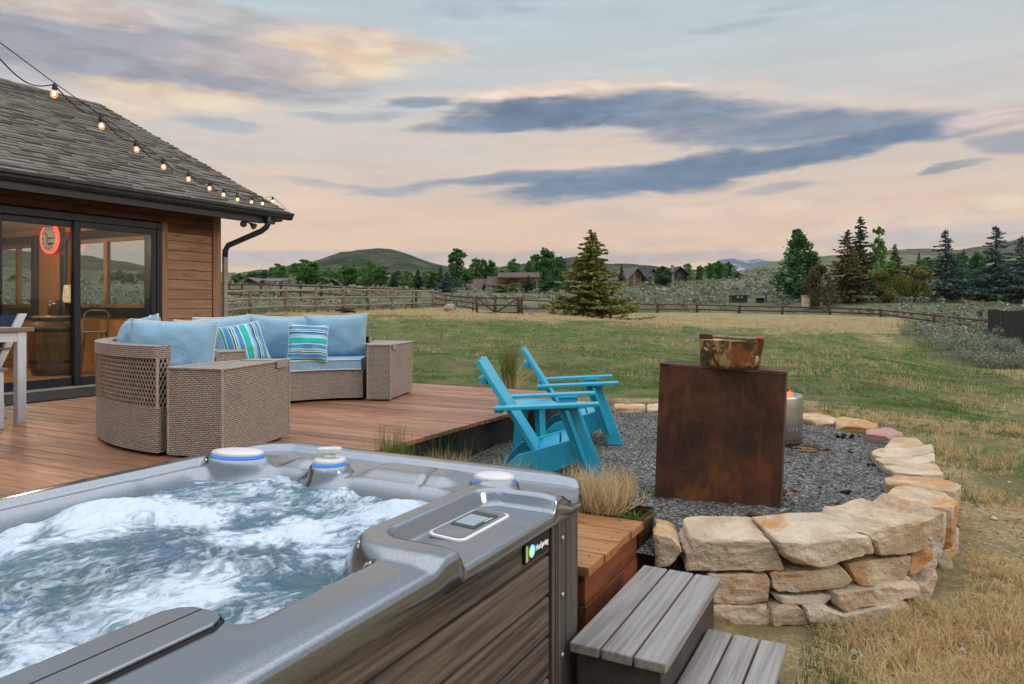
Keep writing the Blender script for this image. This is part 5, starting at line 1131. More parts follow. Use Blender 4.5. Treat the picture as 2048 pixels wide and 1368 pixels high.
pln = thing('planter', 'long low rusted steel planter of grasses behind the hot tub', 'planter', hw(-1.28, 4.0, -.36), -TH)
m = MB(); PZ = .51; m.span((-.006, 0, 0), (0, .29, PZ)); m.span((-2.06, .284, 0), (-.007, .29, PZ)); m.span((-2.06, 0, 0), (-.007, .006, PZ)); m.build('body', MT['corten'], pln)
sx_, sy_ = np.meshgrid(np.linspace(-2.05, -.008, 160), np.linspace(.007, .283, 26), indexing='ij'); np_mesh('soil', np.stack([sx_, sy_, PZ - .055 + (fbm(sx_ * 22, sy_ * 22, 4, 6) - .5) * .04], -1).reshape(-1, 3), grid_faces(160, 26), MT['soil'], pln)
def blades(n, r, h, spread, wid, seed, curl=.25, droop=0.0):
    """a tuft: n curved, tapering blades from a root disc of radius r"""
    g = np.random.default_rng(seed); K = 6; th = g.random(n) * 2 * PI; rr0 = r * np.sqrt(g.random(n)); bx_, by_ = rr0 * np.cos(th), rr0 * np.sin(th)
    hh = h * g.uniform(.55, 1.08, n); ln_ = spread * g.uniform(.25, 1.1, n) * (.35 + .65 * rr0 / max(r, 1e-6)); da = th + g.normal(0, .5, n); t = np.linspace(0, 1, K)[None]
    cx = bx_[:, None] + np.cos(da)[:, None] * ln_[:, None] * t ** 1.7 + g.normal(0, curl * .1, n)[:, None] * np.sin(t * 3); cy = by_[:, None] + np.sin(da)[:, None] * ln_[:, None] * t ** 1.7 + g.normal(0, curl * .1, n)[:, None] * np.sin(t * 2.4)
    cz = hh[:, None] * (t - droop * t ** 3 * g.random(n)[:, None]); wd = wid * (1 - t ** 1.6 * .92) * g.uniform(.6, 1.2, n)[:, None]; oa = g.random(n) * PI
    ox, oy = np.cos(oa)[:, None] * wd, np.sin(oa)[:, None] * wd
    A_ = np.stack([cx - ox, cy - oy, cz], -1); B_ = np.stack([cx + ox, cy + oy, cz], -1); co = np.stack([A_, B_], 2).reshape(-1, 3)
    k = np.arange(K - 1); f1 = np.stack([2 * k, 2 * k + 1, 2 * k + 3, 2 * k + 2], 1); fc = (f1[None] + (np.arange(n) * 2 * K)[:, None, None]).reshape(-1, 4)
    return co, fc
def tuft(name, label, cat, loc, specs, group=None):
    t = thing(name, label, cat, loc, 0, group)
    for nm, mat, args, kw in specs:
        co, fc = blades(*args, **kw); np_mesh(nm, co, fc, mat, t)
    return t
def pl(a, b=4.14, z=.105): return hw(a, b, z)
FD, FG = MT['fountain_dry'], MT['fountain_green']
tuft('ornamental_grass', 'dense clump of dry tan ornamental grass at the right end of the planter', 'grass clump', pl(-1.58), [('dry_blades', FD, (800, .145, .29, .12, .0038, 1), dict(curl=.6)), ('green_blades', FG, (90, .16, .24, .18, .003, 2), {})], 'grass clumps in the planter')
tuft('ornamental_grass', 'clump of dry grass with a few green blades in front of the nearer turquoise chair', 'grass clump', pl(-2.20), [('dry_blades', FD, (380, .12, .27, .08, .0018, 3), dict(curl=.3)), ('green_blades', FG, (60, .14, .36, .14, .0025, 4), {})], 'grass clumps in the planter')
tuft('ornamental_grass', 'short clump of cut dry grass with tall green blades at the deck edge', 'grass clump', pl(-2.68), [('dry_blades', FD, (650, .13, .27, .06, .002, 5), dict(curl=.2)), ('green_blades', FG, (70, .15, .42, .16, .0028, 6), {})], 'grass clumps in the planter')
tuft('ornamental_grass', 'fresh green clump of grass at the left end of the planter', 'grass clump', pl(-3.12), [('green_blades', FG, (330, .085, .43, .10, .0022, 7), dict(curl=.2)), ('dry_blades', FD, (80, .10, .35, .12, .0018, 8), {})], 'grass clumps in the planter')
p = at(1018, 778, .02); tuft('tall_grass', 'tall feathery grass stalks growing behind the far deck corner', 'grass clump', (p.x, p.y + .15, gz(p.x, p.y)), [('green_blades', MT['leaf_olive'], (260, .10, .86, .16, .0035, 11), dict(curl=.3)), ('dry_blades', FD, (160, .2, .5, .45, .003, 12), dict(droop=.5))])
tuft('weed', 'green leafy weed at the right end of the planter', 'weed', pl(-1.335, 4.07), [('leaves', FG, (26, .035, .12, .10, .009, 13), dict(curl=.5, droop=.6))])

# ------------------------------------------------------------------ dry-laid sandstone wall round the gravel
wallT = thing('stone_wall', 'curved dry-laid sandstone block wall holding the gravel terrace', 'stone wall', (RC.x, RC.y, 0))
def ringY(px, out=.0):                                               # near side of the ring under a pixel column
    k = (px - 1024) / FPX; A_ = k * k + 1; B_ = -2 * (k * RC.x + RC.y); C_ = RC.x ** 2 + RC.y ** 2 - (RR + .16 + out) ** 2; D_ = B_ * B_ - 4 * A_ * C_
    return (-B_ - math.sqrt(max(D_, 0))) / (2 * A_)
def rock(rings, seed, mat=None, cuts=4, amp=.012):
    """stone from two loops of points (outer face, inner face), broken up with noise"""
    a, b = rings; n = len(a); bm = bmesh.new(); va = [bm.verts.new(p) for p in a]; vb = [bm.verts.new(p) for p in b]
    bm.faces.new(va); bm.faces.new(vb[::-1])
    for i in range(n): bm.faces.new([va[i], vb[i], vb[(i + 1) % n], va[(i + 1) % n]])
    bmesh.ops.recalc_face_normals(bm, faces=bm.faces)
    bmesh.ops.bevel(bm, geom=bm.edges[:], offset=.009, segments=1, affect='EDGES', clamp_overlap=True)
    bmesh.ops.triangulate(bm, faces=bm.faces)
    for _ in range(cuts):
        lg_ = [e for e in bm.edges if e.calc_length() > .03]
        if not lg_: break
        bmesh.ops.subdivide_edges(bm, edges=lg_, cuts=1, use_grid_fill=False); bmesh.ops.triangulate(bm, faces=[f for f in bm.faces if len(f.verts) > 3])
    bm.normal_update(); co = np.array([v.co[:] for v in bm.verts]); nn = np.array([v.normal[:] for v in bm.verts])
    d = (fbm(co[:, 0] * 9 + co[:, 1] * 5, co[:, 2] * 13 + seed, 4, seed) - .5) * 2.6 + (fbm(co[:, 0] * 30 + seed, co[:, 2] * 44 + co[:, 1] * 20, 3, seed + 3) - .5) * .9
    d2 = (np.floor(fbm(co[:, 0] * 4 + seed, co[:, 2] * 8 + co[:, 1] * 4, 2, seed + 8) * 5) / 5 - .5) * 1.2
    co = co + nn * (d + d2)[:, None] * amp
    gch = np.random.default_rng(seed); cen = co.mean(0); ext = np.ptp(co, 0).max()
    for _ in range(13):                                              # fracture planes: everything beyond the plane is struck off flat
        dv = gch.normal(size=3) * np.array([1, 1, .8]); dv /= np.linalg.norm(dv); pr_ = (co - cen) @ dv; h_ = pr_.max() - ext * gch.uniform(.004, .040); over = np.maximum(pr_ - h_, 0); co = co - over[:, None] * dv[None] * .92
    for v, c in zip(bm.verts, co): v.co = c - np.array([RC.x, RC.y, 0])
    me = bpy.data.meshes.new('stone'); bm.to_mesh(me); bm.free(); me.materials.append(mat or MT['stone'])
    c = np.zeros(len(me.vertices) * 3); me.vertices.foreach_get('co', c); c = c.reshape(-1, 3); mid = c.mean(0); me.vertices.foreach_set('co', (c - mid).astype(np.float32).ravel())
    o = link('stone', me, wallT); o.location = mid; return o
Z5 = lambda q: (1100 + q[0] / 2.409, 960 + q[1] / 2.409)
def face_stone(poly, depth=.36, out=0.0, seed=0, lift=.0, mat=None, shrink=.86, amp=.012):
    A_ = []; B_ = []; P = [Z5(q) for q in poly]; mx = sum(p[0] for p in P) / len(P)
    for px, py in P:
        v = atY(px, py, ringY(min(px, 1872), out)); A_.append(v)
    c = sum(A_, Vector()) / len(A_)
    for v in A_:
        d = Vector((RC.x - c.x, RC.y - c.y, 0)).normalized(); q = c + (v - c) * shrink; B_.append(Vector((q.x, q.y, v.z + (lift if v.z > c.z else 0))) + d * depth)
    return rock((A_, B_), seed, mat, amp=amp)
face_stone([(500, 262), (560, 268), (632, 318), (645, 352), (600, 400), (560, 432), (498, 430)], .34, .0, 1)
face_stone([(655, 360), (685, 352), (682, 292), (900, 288), (1062, 292), (1100, 340), (1138, 440), (900, 446), (652, 448)], .40, .02, 2, .02, shrink=.96)
face_stone([(1098, 292), (1240, 300), (1400, 282), (1538, 262), (1582, 340), (1560, 366), (1440, 392), (1330, 420), (1200, 424), (1140, 380)], .42, .08, 3, .03, shrink=.92)
face_stone([(1500, 268), (1640, 222), (1776, 190), (1852, 318), (1790, 352), (1690, 362), (1590, 366), (1570, 300)], .42, .06, 4, .02, shrink=.95)
face_stone([(1745, 212), (1840, 192), (1902, 150), (1910, 258), (1862, 278), (1848, 312)], .40, -.08, 5, .02)
face_stone([(762, 458), (1050, 450), (1068, 520), (1066, 600), (900, 604), (758, 600)], .34, .02, 6)
s6 = face_stone([(1062, 452), (1240, 440), (1412, 424), (1466, 490), (1440, 512), (1380, 545), (1240, 556), (1072, 552)], .34, .05, 7)
face_stone([(1420, 408), (1500, 386), (1742, 368), (1722, 470), (1640, 505), (1500, 516), (1470, 480)], .34, .04, 8)
face_stone([(1748, 362), (1855, 322), (1852, 388), (1790, 440), (1738, 464), (1728, 440)], .30, .02, 9)
face_stone([(1080, 562), (1200, 558), (1364, 554), (1362, 584), (1320, 606), (1130, 606)], .30, .04, 10)
face_stone([(1368, 545), (1500, 528), (1690, 500), (1796, 494), (1800, 560), (1660, 600), (1440, 642), (1400, 620), (1366, 600)], .36, .08, 11)
face_stone([(760, 606), (1060, 606), (1072, 700), (900, 705), (755, 700)], .34, .04, 12)
face_stone([(1070, 618), (1210, 612), (1264, 696), (1240, 705), (1070, 712)], .30, .07, 13)
face_stone([(1232, 620), (1300, 612), (1420, 652), (1600, 612), (1752, 588), (1758, 660), (1640, 690), (1430, 716), (1250, 690)], .36, .10, 14)
face_stone([(1745, 520), (1800, 500), (1870, 440), (1882, 470), (1820, 610), (1760, 622)], .30, -.04, 15)
face_stone([(1862, 395), (1900, 322), (1958, 398), (1940, 428), (1890, 436)], .30, -.30, 16)
face_stone([(1800, 420), (1856, 300), (1905, 270), (1912, 330), (1870, 400), (1866, 450), (1800, 500)], .30, -.16, 17)
face_stone([(1918, 230), (1950, 190), (1985, 230), (1990, 280), (1950, 300), (1916, 290)], .24, -.5, 18, mat=MT['rock_grey'])
face_stone([(1160, 418), (1250, 424), (1240, 436), (1150, 440)], .24, .0, 19)
face_stone([(1640, 508), (1720, 462), (1760, 490), (1690, 512)], .24, .02, 20)
def cap(poly, zt_, th_, seed, mat=None, amp=.010):                   # flat coping stones: outline of the top at height zt_
    P = [at(px, py, zt_) for px, py in poly]; c = sum(P, Vector()) / len(P)
    top = [Vector((p.x, p.y, zt_ + (random.random() - .5) * .03)) for p in P]; bot = [Vector((c.x + (p.x - c.x) * .95, c.y + (p.y - c.y) * .95, zt_ - th_ * random.uniform(.85, 1.1))) for p in P]
    return rock((top, bot), seed, mat, amp=amp)
Z6 = lambda pts: [(1540 + x / 2.179, 740 + y / 2.179) for x, y in pts]
cap(Z6([(60, 172), (128, 176), (150, 200), (120, 216), (60, 214)]), .07, .16, 31)
cap(Z6([(128, 184), (210, 182), (292, 204), (280, 224), (200, 222), (130, 206)]), .07, .17, 32)
cap(Z6([(284, 212), (320, 202), (420, 216), (478, 240), (462, 258), (380, 246), (286, 236)]), .07, .18, 33)
cap(Z6([(420, 258), (500, 246), (585, 274), (584, 288), (520, 294), (416, 276)]), .07, .18, 34, MT['stone_red'])
cap(Z6([(494, 320), (520, 294), (630, 292), (664, 318), (650, 334), (500, 338)]), .08, .22, 35)
cap(Z6([(432, 344), (500, 338), (640, 330), (706, 322), (712, 352), (600, 376), (452, 378)]), .08, .24, 36)
cap(Z6([(448, 382), (600, 376), (716, 366), (722, 398), (600, 412), (490, 408)]), .07, .25, 37)
cap(Z6([(486, 410), (600, 410), (724, 402), (758, 440), (756, 456), (640, 452), (548, 440)]), .06, .26, 38)
cap(Z6([(488, 474), (540, 456), (660, 458), (780, 474), (830, 502), (812, 530), (680, 520), (510, 494)]), .075, .27, 39)
cap(Z6([(502, 540), (545, 510), (640, 508), (770, 530), (822, 570), (800, 600), (640, 584), (510, 574)]), .075, .28, 40)
cap(Z6([(446, 604), (500, 586), (640, 582), (766, 590), (768, 618), (640, 640), (450, 630)]), .05, .26, 41)
cap([(1151, 804), (1176, 803), (1180, 810), (1152, 811)], .06, .16, 42); cap([(1226, 807), (1290, 806), (1293, 818), (1228, 817)], .06, .16, 43); cap([(1293, 806), (1360, 807), (1362, 819), (1294, 819)], .06, .16, 44)
cap([(1364, 808), (1440, 809), (1444, 822), (1366, 820)], .06, .16, 45); cap([(1445, 811), (1520, 814), (1520, 826), (1448, 823)], .06, .16, 46); cap([(1520, 814), (1566, 818), (1562, 832), (1522, 827)], .06, .16, 47)
# lower stones closing the outer right flank below the coping
for k, an in enumerate(np.linspace(-50, 6, 7)):
    a = R(an); w_ = .30; P = []; r0 = float(ring_r(a)) + .17 + .04 * math.sin(k * 2.3); zt_ = -.14 - .02 * (k % 2); zb = -.42
    for da, zz in ((-w_ / r0 * .62, zb), (w_ / r0 * .62, zb + .02), (w_ / r0 * .58, zt_), (-w_ / r0 * .55, zt_ - .03)): P.append(Vector((RC.x + r0 * math.cos(a + da), RC.y + r0 * math.sin(a + da), zz)))
    Q = [Vector((RC.x + (p.x - RC.x) * .88, RC.y + (p.y - RC.y) * .88, p.z)) for p in P]; rock((P, Q), 60 + k)

# ------------------------------------------------------------------ string of bulbs from above the deck to the house corner
stg = thing('string_light', 'string of eleven lit bulbs on a black cable running up to the house roof corner', 'string lights', (0, 0, 0))
bp = [(108, 188), (203, 252), (273, 299), (327, 334), (377, 358), (419, 377), (447, 390), (475, 399), (503, 404), (525, 407), (545, 403)]
bw = [atY(px, py, 5.2 + .655 * i) for i, (px, py) in enumerate(bp)]
b0 = MB().lathe([(.002, -.029), (.013, -.027), (.022, -.016), (.0255, -.003), (.023, .010), (.017, .022), (.012, .032)], n=20, cap=False)
s0 = MB().lathe([(.014, .028), (.017, .032), (.017, .062), (.010, .070), (.006, .085)], n=14)
fi = MB(); fi.tube([(-.008, 0, -.006), (-.004, 0, .012), (0, 0, -.004), (.004, 0, .012), (.008, 0, -.006)], .0022, 5)
for i, p in enumerate(bw):
    if i == 0:
        B = b0.build('bulb', MT['bulb'], stg, smooth=True); S0 = s0.build('socket', MT['cable'], B, smooth=True); F0 = fi.build('filament', MT['filament'], B)
    else:
        B = B.copy(); COL.objects.link(B); B.parent = stg
        for ch0 in (S0, F0): c = ch0.copy(); COL.objects.link(c); c.parent = B
    B.location = p; B.rotation_euler = (R(random.uniform(-8, 8)), R(random.uniform(-8, 8)), 0)
up = Vector((0, 0, .082)); hook = [p + up for p in bw]; c1 = [atY(-420, -330, 3.6), atY(-150, -75, 4.15), atY(0, 85, 4.6), hook[0]] + hook[1:] + [Vector(hw(EA + .02, 8.86, EZ + .04))]
cab = MB(); cab.tube(c1, .0035, 6)
def sag(p, q, d, n=10): return [p.lerp(q, k / n) - Vector((0, 0, d * math.sin(PI * k / n))) for k in range(n + 1)]
cab.tube(sag(atY(-300, -140, 3.9), atY(0, 118, 4.62), .04), .0045, 6); cab.tube(sag(atY(0, 118, 4.62), hook[0] - Vector((0, 0, .012)), .075), .0045, 6)
for p, q in zip(hook, hook[1:]): cab.tube(sag(p - Vector((0, 0, .012)), q - Vector((0, 0, .012)), .055), .0045, 6)
cab.build('cable', MT['cable'], stg, smooth=True)
# ------------------------------------------------------------------ trees
def cards(pos, size, seed, aspect=1.0, up=.0, dirs=None):
    """leaf-sized quads at pos with random tilt; dirs lays them along a branch direction"""
    g = np.random.default_rng(seed); n = len(pos); a = g.normal(size=(n, 3)); a /= np.linalg.norm(a, axis=1, keepdims=True)
    if dirs is not None: a = dirs + a * .55; a /= np.linalg.norm(a, axis=1, keepdims=True)
    b = g.normal(size=(n, 3)); b[:, 2] += up; b = np.cross(a, b); b /= np.maximum(np.linalg.norm(b, axis=1, keepdims=True), 1e-6)
    s = (np.asarray(size) * g.uniform(.6, 1.25, n))[:, None]; a = a * s; b = b * s * aspect
    co = np.stack([pos - a, pos - b * .9, pos + a, pos + b * .9], 1).reshape(-1, 3)
    return co, np.arange(n * 4).reshape(-1, 4)
def trunk(h, r, seed, lean_=.02, limbs=6, top=.95, lo=.3):
    g = random.Random(seed); m = MB(); P = [Vector((g.uniform(-1, 1) * lean_ * h * k / 8, g.uniform(-1, 1) * lean_ * h * k / 8, h * top * k / 8)) for k in range(9)]
    m.tube(P, [r * (1 - .88 * k / 8) * (1.3 if k == 0 else 1) for k in range(9)], 8)
    for _ in range(limbs):
        k = g.randint(max(1, int(8 * lo)), 7); a = g.random() * 6.28; l = h * g.uniform(.12, .26); p = P[k]; q = p + Vector((math.cos(a) * l, math.sin(a) * l, l * g.uniform(.5, 1.1)))
        m.tube([p, p.lerp(q, .5) + Vector((0, 0, -.05 * l)), q], [r * .35 * (1 - k / 10), r * .2, r * .05], 5)
    return m
def spruce(name, h, rad, mat, seed, dens=1.0, skirt=.04, gap=.25, cs=.16):
    """unit spruce: whorls of drooping boughs carrying needle sprays, bare leader at the top"""
    g = np.random.default_rng(seed); pos, dr, sz = [], [], []
    nw = int(22 * (h / 6) ** .5 * dens ** .3) + 6
    for wv_ in range(nw):
        f = skirt + (1 - skirt) * (wv_ / nw) ** .92; L = rad * 1.22 * ((1 - f) ** .80 + .03) * g.uniform(.70, 1.12)
        nb = max(5, int(g.uniform(10, 15) * (1 - f * .4)))
        for b in range(nb):
            if g.random() < gap * .5: continue
            fb = f + g.uniform(-.65, .65) / nw; a = g.random() * 2 * PI; l = L * g.uniform(.45, 1.18); n = max(5, int(26 * dens * l / rad + 5)); t = g.random(n) ** .75
            dirv = np.array([math.cos(a), math.sin(a), 0.0]); lat = np.array([-math.sin(a), math.cos(a), 0]); sp = (1 - t) * .42 * l * g.uniform(-1, 1, n)
            z = fb * h + (-.42 * t + .34 * t ** 2.2) * l + g.normal(0, .02 * h / 6, n) + .06 * l * (1 - f)
            p = dirv[None] * (t * l)[:, None] + lat[None] * sp[:, None]; p[:, 2] = z; pos.append(p); d = dirv[None] + lat[None] * np.sign(sp)[:, None] * .6; d = d.copy(); d[:, 2] -= .25; dr.append(d); sz.append(np.full(n, cs * (.75 + .5 * (1 - f))))
    n = 14; p = np.zeros((n, 3)); p[:, 2] = h * np.linspace(.93, 1.0, n); p[:, :2] = g.normal(0, .012 * h / 6, (n, 2)); pos.append(p); d = np.zeros((n, 3)); d[:, 2] = 1; dr.append(d); sz.append(np.full(n, cs * .6))
    pos, dr, sz = np.concatenate(pos), np.concatenate(dr), np.concatenate(sz); co, fc = cards(pos, sz, seed + 1, .62, dirs=dr / np.linalg.norm(dr, axis=1, keepdims=True))
    t = thing(name, None, 'tree'); trunk(h, .022 * h, seed, .004, 0, .97).build('trunk', MT['bark'], t, smooth=True); np_mesh('crown', co, fc, mat, t); return t
def broadleaf(name, h, rx_, mat, seed, n=2600, lobes=16, base=.10, cs=.16, shape='round', bark='bark'):
    g = np.random.default_rng(seed); pos = []
    for k in range(lobes):
        f = g.uniform(base + .04, .95); env = {'round': math.sin(min(max((f - base) / (1.05 - base), .02), 1) * PI) ** .6, 'col': (1 - (abs(f - .45) / .62) ** 2.2), 'cone': (1 - (f - base) / (1.03 - base)) ** .62, 'egg': math.sin(min(max((f - base) / (1.02 - base), .02), 1) ** .72 * PI) ** .75}[shape]
        a = g.random() * 2 * PI; r = rx_ * max(env, .12) * g.uniform(.15, .8); c = np.array([math.cos(a) * r, math.sin(a) * r, f * h]); s = rx_ * g.uniform(.22, .42) * max(env, .2 if shape == 'cone' else .35)
        q = g.normal(size=(n // lobes, 3)); q /= np.linalg.norm(q, axis=1, keepdims=True); q *= (g.random((n // lobes, 1)) ** .38); pos.append(c + q * s * np.array([1, 1, .85 if shape == 'round' else 1.25]))
    f8 = g.uniform(base, .97, n // 8); q = np.stack([g.normal(0, rx_ * .28, n // 8) * (1.02 - f8) ** .7, g.normal(0, rx_ * .28, n // 8) * (1.02 - f8) ** .7, f8 * h], 1); pos.append(q)
    pos = np.concatenate(pos); pos = pos[(pos[:, 2] < h * 1.02) & (np.hypot(pos[:, 0], pos[:, 1]) < rx_ * 1.12)]; co, fc = cards(pos, np.full(len(pos), cs), seed + 2, .75)
    t = thing(name, None, 'tree'); trunk(h, .02 * h, seed, .015, 7, .9).build('trunk', MT[bark], t, smooth=True); np_mesh('crown', co, fc, mat, t); return t
# one of each kind, then copies scaled to their own height and width
PROTO = {}
def proto(k):
    if k not in PROTO:
        PROTO[k] = {
            'hero': lambda: spruce('spruce_tree', 6, 2.25, MT['spruce_olive'], 101, 2.1, .03, .22, .135),
            'sp_brown': lambda: spruce('spruce_tree', 6, 1.9, MT['spruce_brown'], 103, 1.5, .03, .25, .115),
            'sp_green': lambda: spruce('spruce_tree', 6, 1.5, MT['spruce_green'], 104, 1.3, .03, .25, .115),
            'sp_blue': lambda: spruce('spruce_tree', 6, 1.75, MT['spruce_blue'], 105, 1.4, .03, .42, .115),
            'sp_small': lambda: spruce('spruce_tree', 6, 1.9, MT['spruce_green'], 106, 1.0, .02, .15, .17),
            'round': lambda: broadleaf('leafy_tree', 6, 2.2, MT['leaf_green'], 107, 6500, 34, .0, .135, 'egg'),
            'dark': lambda: broadleaf('leafy_tree', 6, 2.0, MT['leaf_dark'], 108, 6000, 32, .0, .135, 'egg'),
            'big': lambda: broadleaf('leafy_tree', 6, 2.2, MT['leaf_dark'], 109, 7500, 44, .02, .115, 'cone'),
            'col': lambda: broadleaf('poplar_tree', 6, 1.3, MT['leaf_green'], 110, 4000, 26, .02, .125, 'col'),
            'colx': lambda: broadleaf('poplar_tree', 6, 1.35, MT['leaf_dark'], 111, 5000, 30, .02, .12, 'col'),
            'aspen': lambda: broadleaf('aspen_tree', 6, .85, MT['leaf_pale'], 112, 1500, 22, .18, .10, 'col', 'bark_pale'),
            'pale': lambda: broadleaf('leafy_tree', 6, 2.1, MT['leaf_pale'], 113, 4600, 30, .0, .14, 'egg'),
            'olive': lambda: broadleaf('bush', 6, 3.2, MT['leaf_olive'], 114, 5200, 26, .0, .16),
            'twig': lambda: broadleaf('bush', 6, 3.0, MT['twig_brown'], 115, 4600, 24, .0, .14, 'egg'),
        }[k](); PROTO[k]['_used'] = 0
    return PROTO[k]
PW = {'hero': 2.25, 'sp_brown': 1.9, 'sp_green': 1.5, 'sp_blue': 1.75, 'sp_small': 1.9, 'round': 2.2, 'dark': 2.0, 'big': 2.2, 'col': 1.3, 'colx': 1.35, 'aspen': .85, 'pale': 2.1, 'olive': 3.2, 'twig': 3.0}
def tree(kind, px, yt, yb, wpx, Y, label, group=None, cat='tree'):
    p = atY(px, yb, Y); zb = min(gz(p.x, p.y), p.z + .3); h = CAMZ - (yt - HOR) / FPX * Y - zb; wd = wpx / FPX * Y / 2 * (1.5 if px < 1130 and kind not in ('colx', 'sp_small') else 1.28)
    pr = proto(kind); s = wd / PW[kind]; sz = h / 6.0
    if pr['_used'] == 0: o = pr; o.location = (p.x, p.y, zb); o.rotation_euler = (0, 0, 0); o.scale = (s, s, sz); o['label'] = label
    else: o = dup(pr, (p.x, p.y, zb), random.uniform(-3, 3), label, s, sz); del o['_used']
    pr['_used'] += 1; o['category'] = cat
    if group: o['group'] = group
    elif 'group' in o: del o['group']
    return o
GL, GR, GC = 'trees beyond the pole fence on the left', 'trees on the right beyond the sagebrush', 'trees around the brown roofed house'
tree('hero', 1182, 459, 628, 132, 47.5, 'lone olive green spruce standing by the rail fence in the middle')
for a in [('dark', 508, 543, 575, 38, 118, 'low dark tree left of the tan house with a chimney', GL), ('round', 557, 527, 576, 44, 132, 'green leafy tree rising behind the tan house with a chimney', GL), ('round', 612, 519, 577, 72, 110, 'broad round green tree to the right of the pale chimney', GL),
          ('round', 668, 542, 572, 30, 140, 'small green tree behind the little brown gabled house', GL), ('round', 702, 529, 576, 50, 130, 'round green tree just right of the little brown gabled house', GL), ('pale', 741, 520, 579, 38, 120, 'pale green leafy tree below the crest of the scrubby hill', GL),
          ('col', 766, 530, 579, 34, 118, 'upright green tree to the right of the pale green one', GL), ('sp_small', 788, 545, 579, 22, 105, 'thin dark spruce left of the two broad dark spruces', GL), ('pale', 815, 540, 579, 36, 125, 'faint pale tree behind the dark spruces', GL), ('sp_small', 836, 539, 581, 34, 100, 'broad dark spruce, left of a pair beyond the pole fence', GL),
          ('sp_small', 864, 546, 581, 28, 100, 'broad dark spruce, right of a pair beyond the pole fence', GL), ('sp_small', 881, 531, 579, 22, 110, 'tall narrow spruce behind the grey-green one', GL), ('sp_blue', 894, 543, 584, 38, 92, 'grey-green spruce just left of the tall dark poplar', GL),
          ('colx', 914, 494, 580, 40, 118, 'tallest dark poplar left of the brown roofed house', GC), ('col', 934, 536, 578, 30, 122, 'leafy tree tucked at the right foot of the tall dark poplar', GC), ('col', 952, 513, 577, 26, 130, 'green poplar behind the brown roof, leftmost of three', GC), ('col', 966, 515, 577, 20, 132, 'green poplar behind the brown roof, middle of three', GC),
          ('col', 980, 517, 577, 24, 131, 'green poplar behind the brown roof, rightmost of three', GC), ('round', 1026, 517, 577, 32, 135, 'pointed green tree above the middle of the brown roof', GC), ('round', 1066, 512, 582, 36, 128, 'green tree behind the right end of the brown roof', GC), ('col', 1087, 492, 583, 48, 122, 'tall green tree between the brown roofed house and the lone spruce', GC),
          ('dark', 1122, 511, 586, 40, 118, 'dark leafy tree half behind the lone spruce', GC), ('sp_small', 1057, 551, 582, 26, 94, 'dark spruce before the yellow wall of the brown roofed house', GC), ('olive', 1026, 566, 585, 26, 92, 'small yellowish bush before the brown roofed house', GC, 'bush'), ('pale', 1000, 569, 585, 32, 92, 'bright green bush before the brown roof', GC, 'bush'),
          ('sp_small', 968, 566, 584, 10, 96, 'little grey sapling before the brown roof', GC), ('sp_small', 930, 565, 582, 10, 100, 'little dark sapling at the left end of the brown roof', GC), ('dark', 1100, 560, 590, 50, 90, 'low dark bush left of the lone spruce', GC, 'bush')]: tree(*a)
for k, px in enumerate((478, 528, 580, 640, 683, 722, 752, 795, 850, 905, 942, 1005, 1045, 1105, 1075, 862, 655, 596)):
    tree(('round', 'dark', 'pale', 'col', 'round', 'dark')[k % 6], px, (546, 540, 536, 541, 538, 540)[(k * 5) % 6], 576, 30 + (k * 7) % 14, 142 + (k * 5) % 16, 'green tree in the low background treeline below the hill', 'trees of the background treeline')
GM = 'trees around the timber houses'
for a in [('sp_small', 1243, 529, 575, 20, 116, 'narrow dark spruce left of the tan timber house', GM), ('dark', 1326, 531, 566, 42, 124, 'dark leafy tree between the white house and the chimney', GM), ('pale', 1377, 526, 562, 34, 135, 'bright green tree right of the stone chimney house', GM), ('sp_small', 1395, 545, 563, 12, 128, 'small dark spruce right of the bright green tree', GM),
          ('round', 1420, 526, 559, 30, 142, 'green tree at the left of a small grove on the slope', GM), ('round', 1436, 521, 559, 34, 144, 'tallest green tree in the small grove on the slope', GM), ('round', 1456, 523, 557, 32, 146, 'green tree at the right end of the small grove on the slope', GM), ('round', 1400, 530, 561, 22, 150, 'low green tree behind the bright green one', GM),
          ('big', 1596, 454, 590, 108, 74, 'large dark green leafy tree behind the bare brownish bush', GR), ('twig', 1637, 527, 600, 66, 66, 'bare brownish bush in front of the large leafy tree', GR, 'bush'), ('sp_green', 1721, 432, 592, 66, 76, 'tallest spruce with a thin spire on the right', GR), ('sp_brown', 1695, 460, 597, 92, 68, 'wide brown-green spruce before the tallest spruce', GR),
          ('aspen', 1757, 447, 592, 34, 72, 'slender pale aspen with a thin white trunk', GR), ('pale', 1758, 500, 592, 60, 76, 'light green foliage around the foot of the slender aspen', GR), ('sp_green', 1790, 488, 594, 46, 78, 'dark spruce right of the slender aspen', GR), ('olive', 1780, 536, 600, 62, 66, 'olive bush below the slender aspen', GR, 'bush'), ('olive', 1826, 528, 600, 72, 67, 'wide olive bush right of the slender aspen', GR, 'bush'),
          ('round', 1852, 514, 562, 52, 120, 'far green tree on the slope behind the olive bush', GR), ('sp_blue', 1891, 459, 597, 82, 70, 'blue-green spruce with an open top before the far ridge', GR), ('dark', 1925, 502, 594, 40, 84, 'dark leafy tree between the two blue-green spruces', GR), ('dark', 1955, 502, 594, 46, 82, 'shaded leafy tree at the left foot of the tall right hand spruce', GR),
          ('sp_blue', 1992, 451, 598, 92, 69, 'tall blue-green spruce near the right edge', GR), ('sp_blue', 2044, 471, 600, 80, 66, 'blue-green spruce cut by the right edge', GR), ('sp_small', 1928, 497, 560, 14, 140, 'thin far spruce on the slope between the blue-green spruces', GR), ('sp_small', 1838, 505, 545, 14, 170, 'thin far spruce on the slope behind the olive bush', GR), ('sp_small', 1815, 540, 590, 34, 76, 'low dark spruce behind the wide olive bush', GR)]: tree(*a)
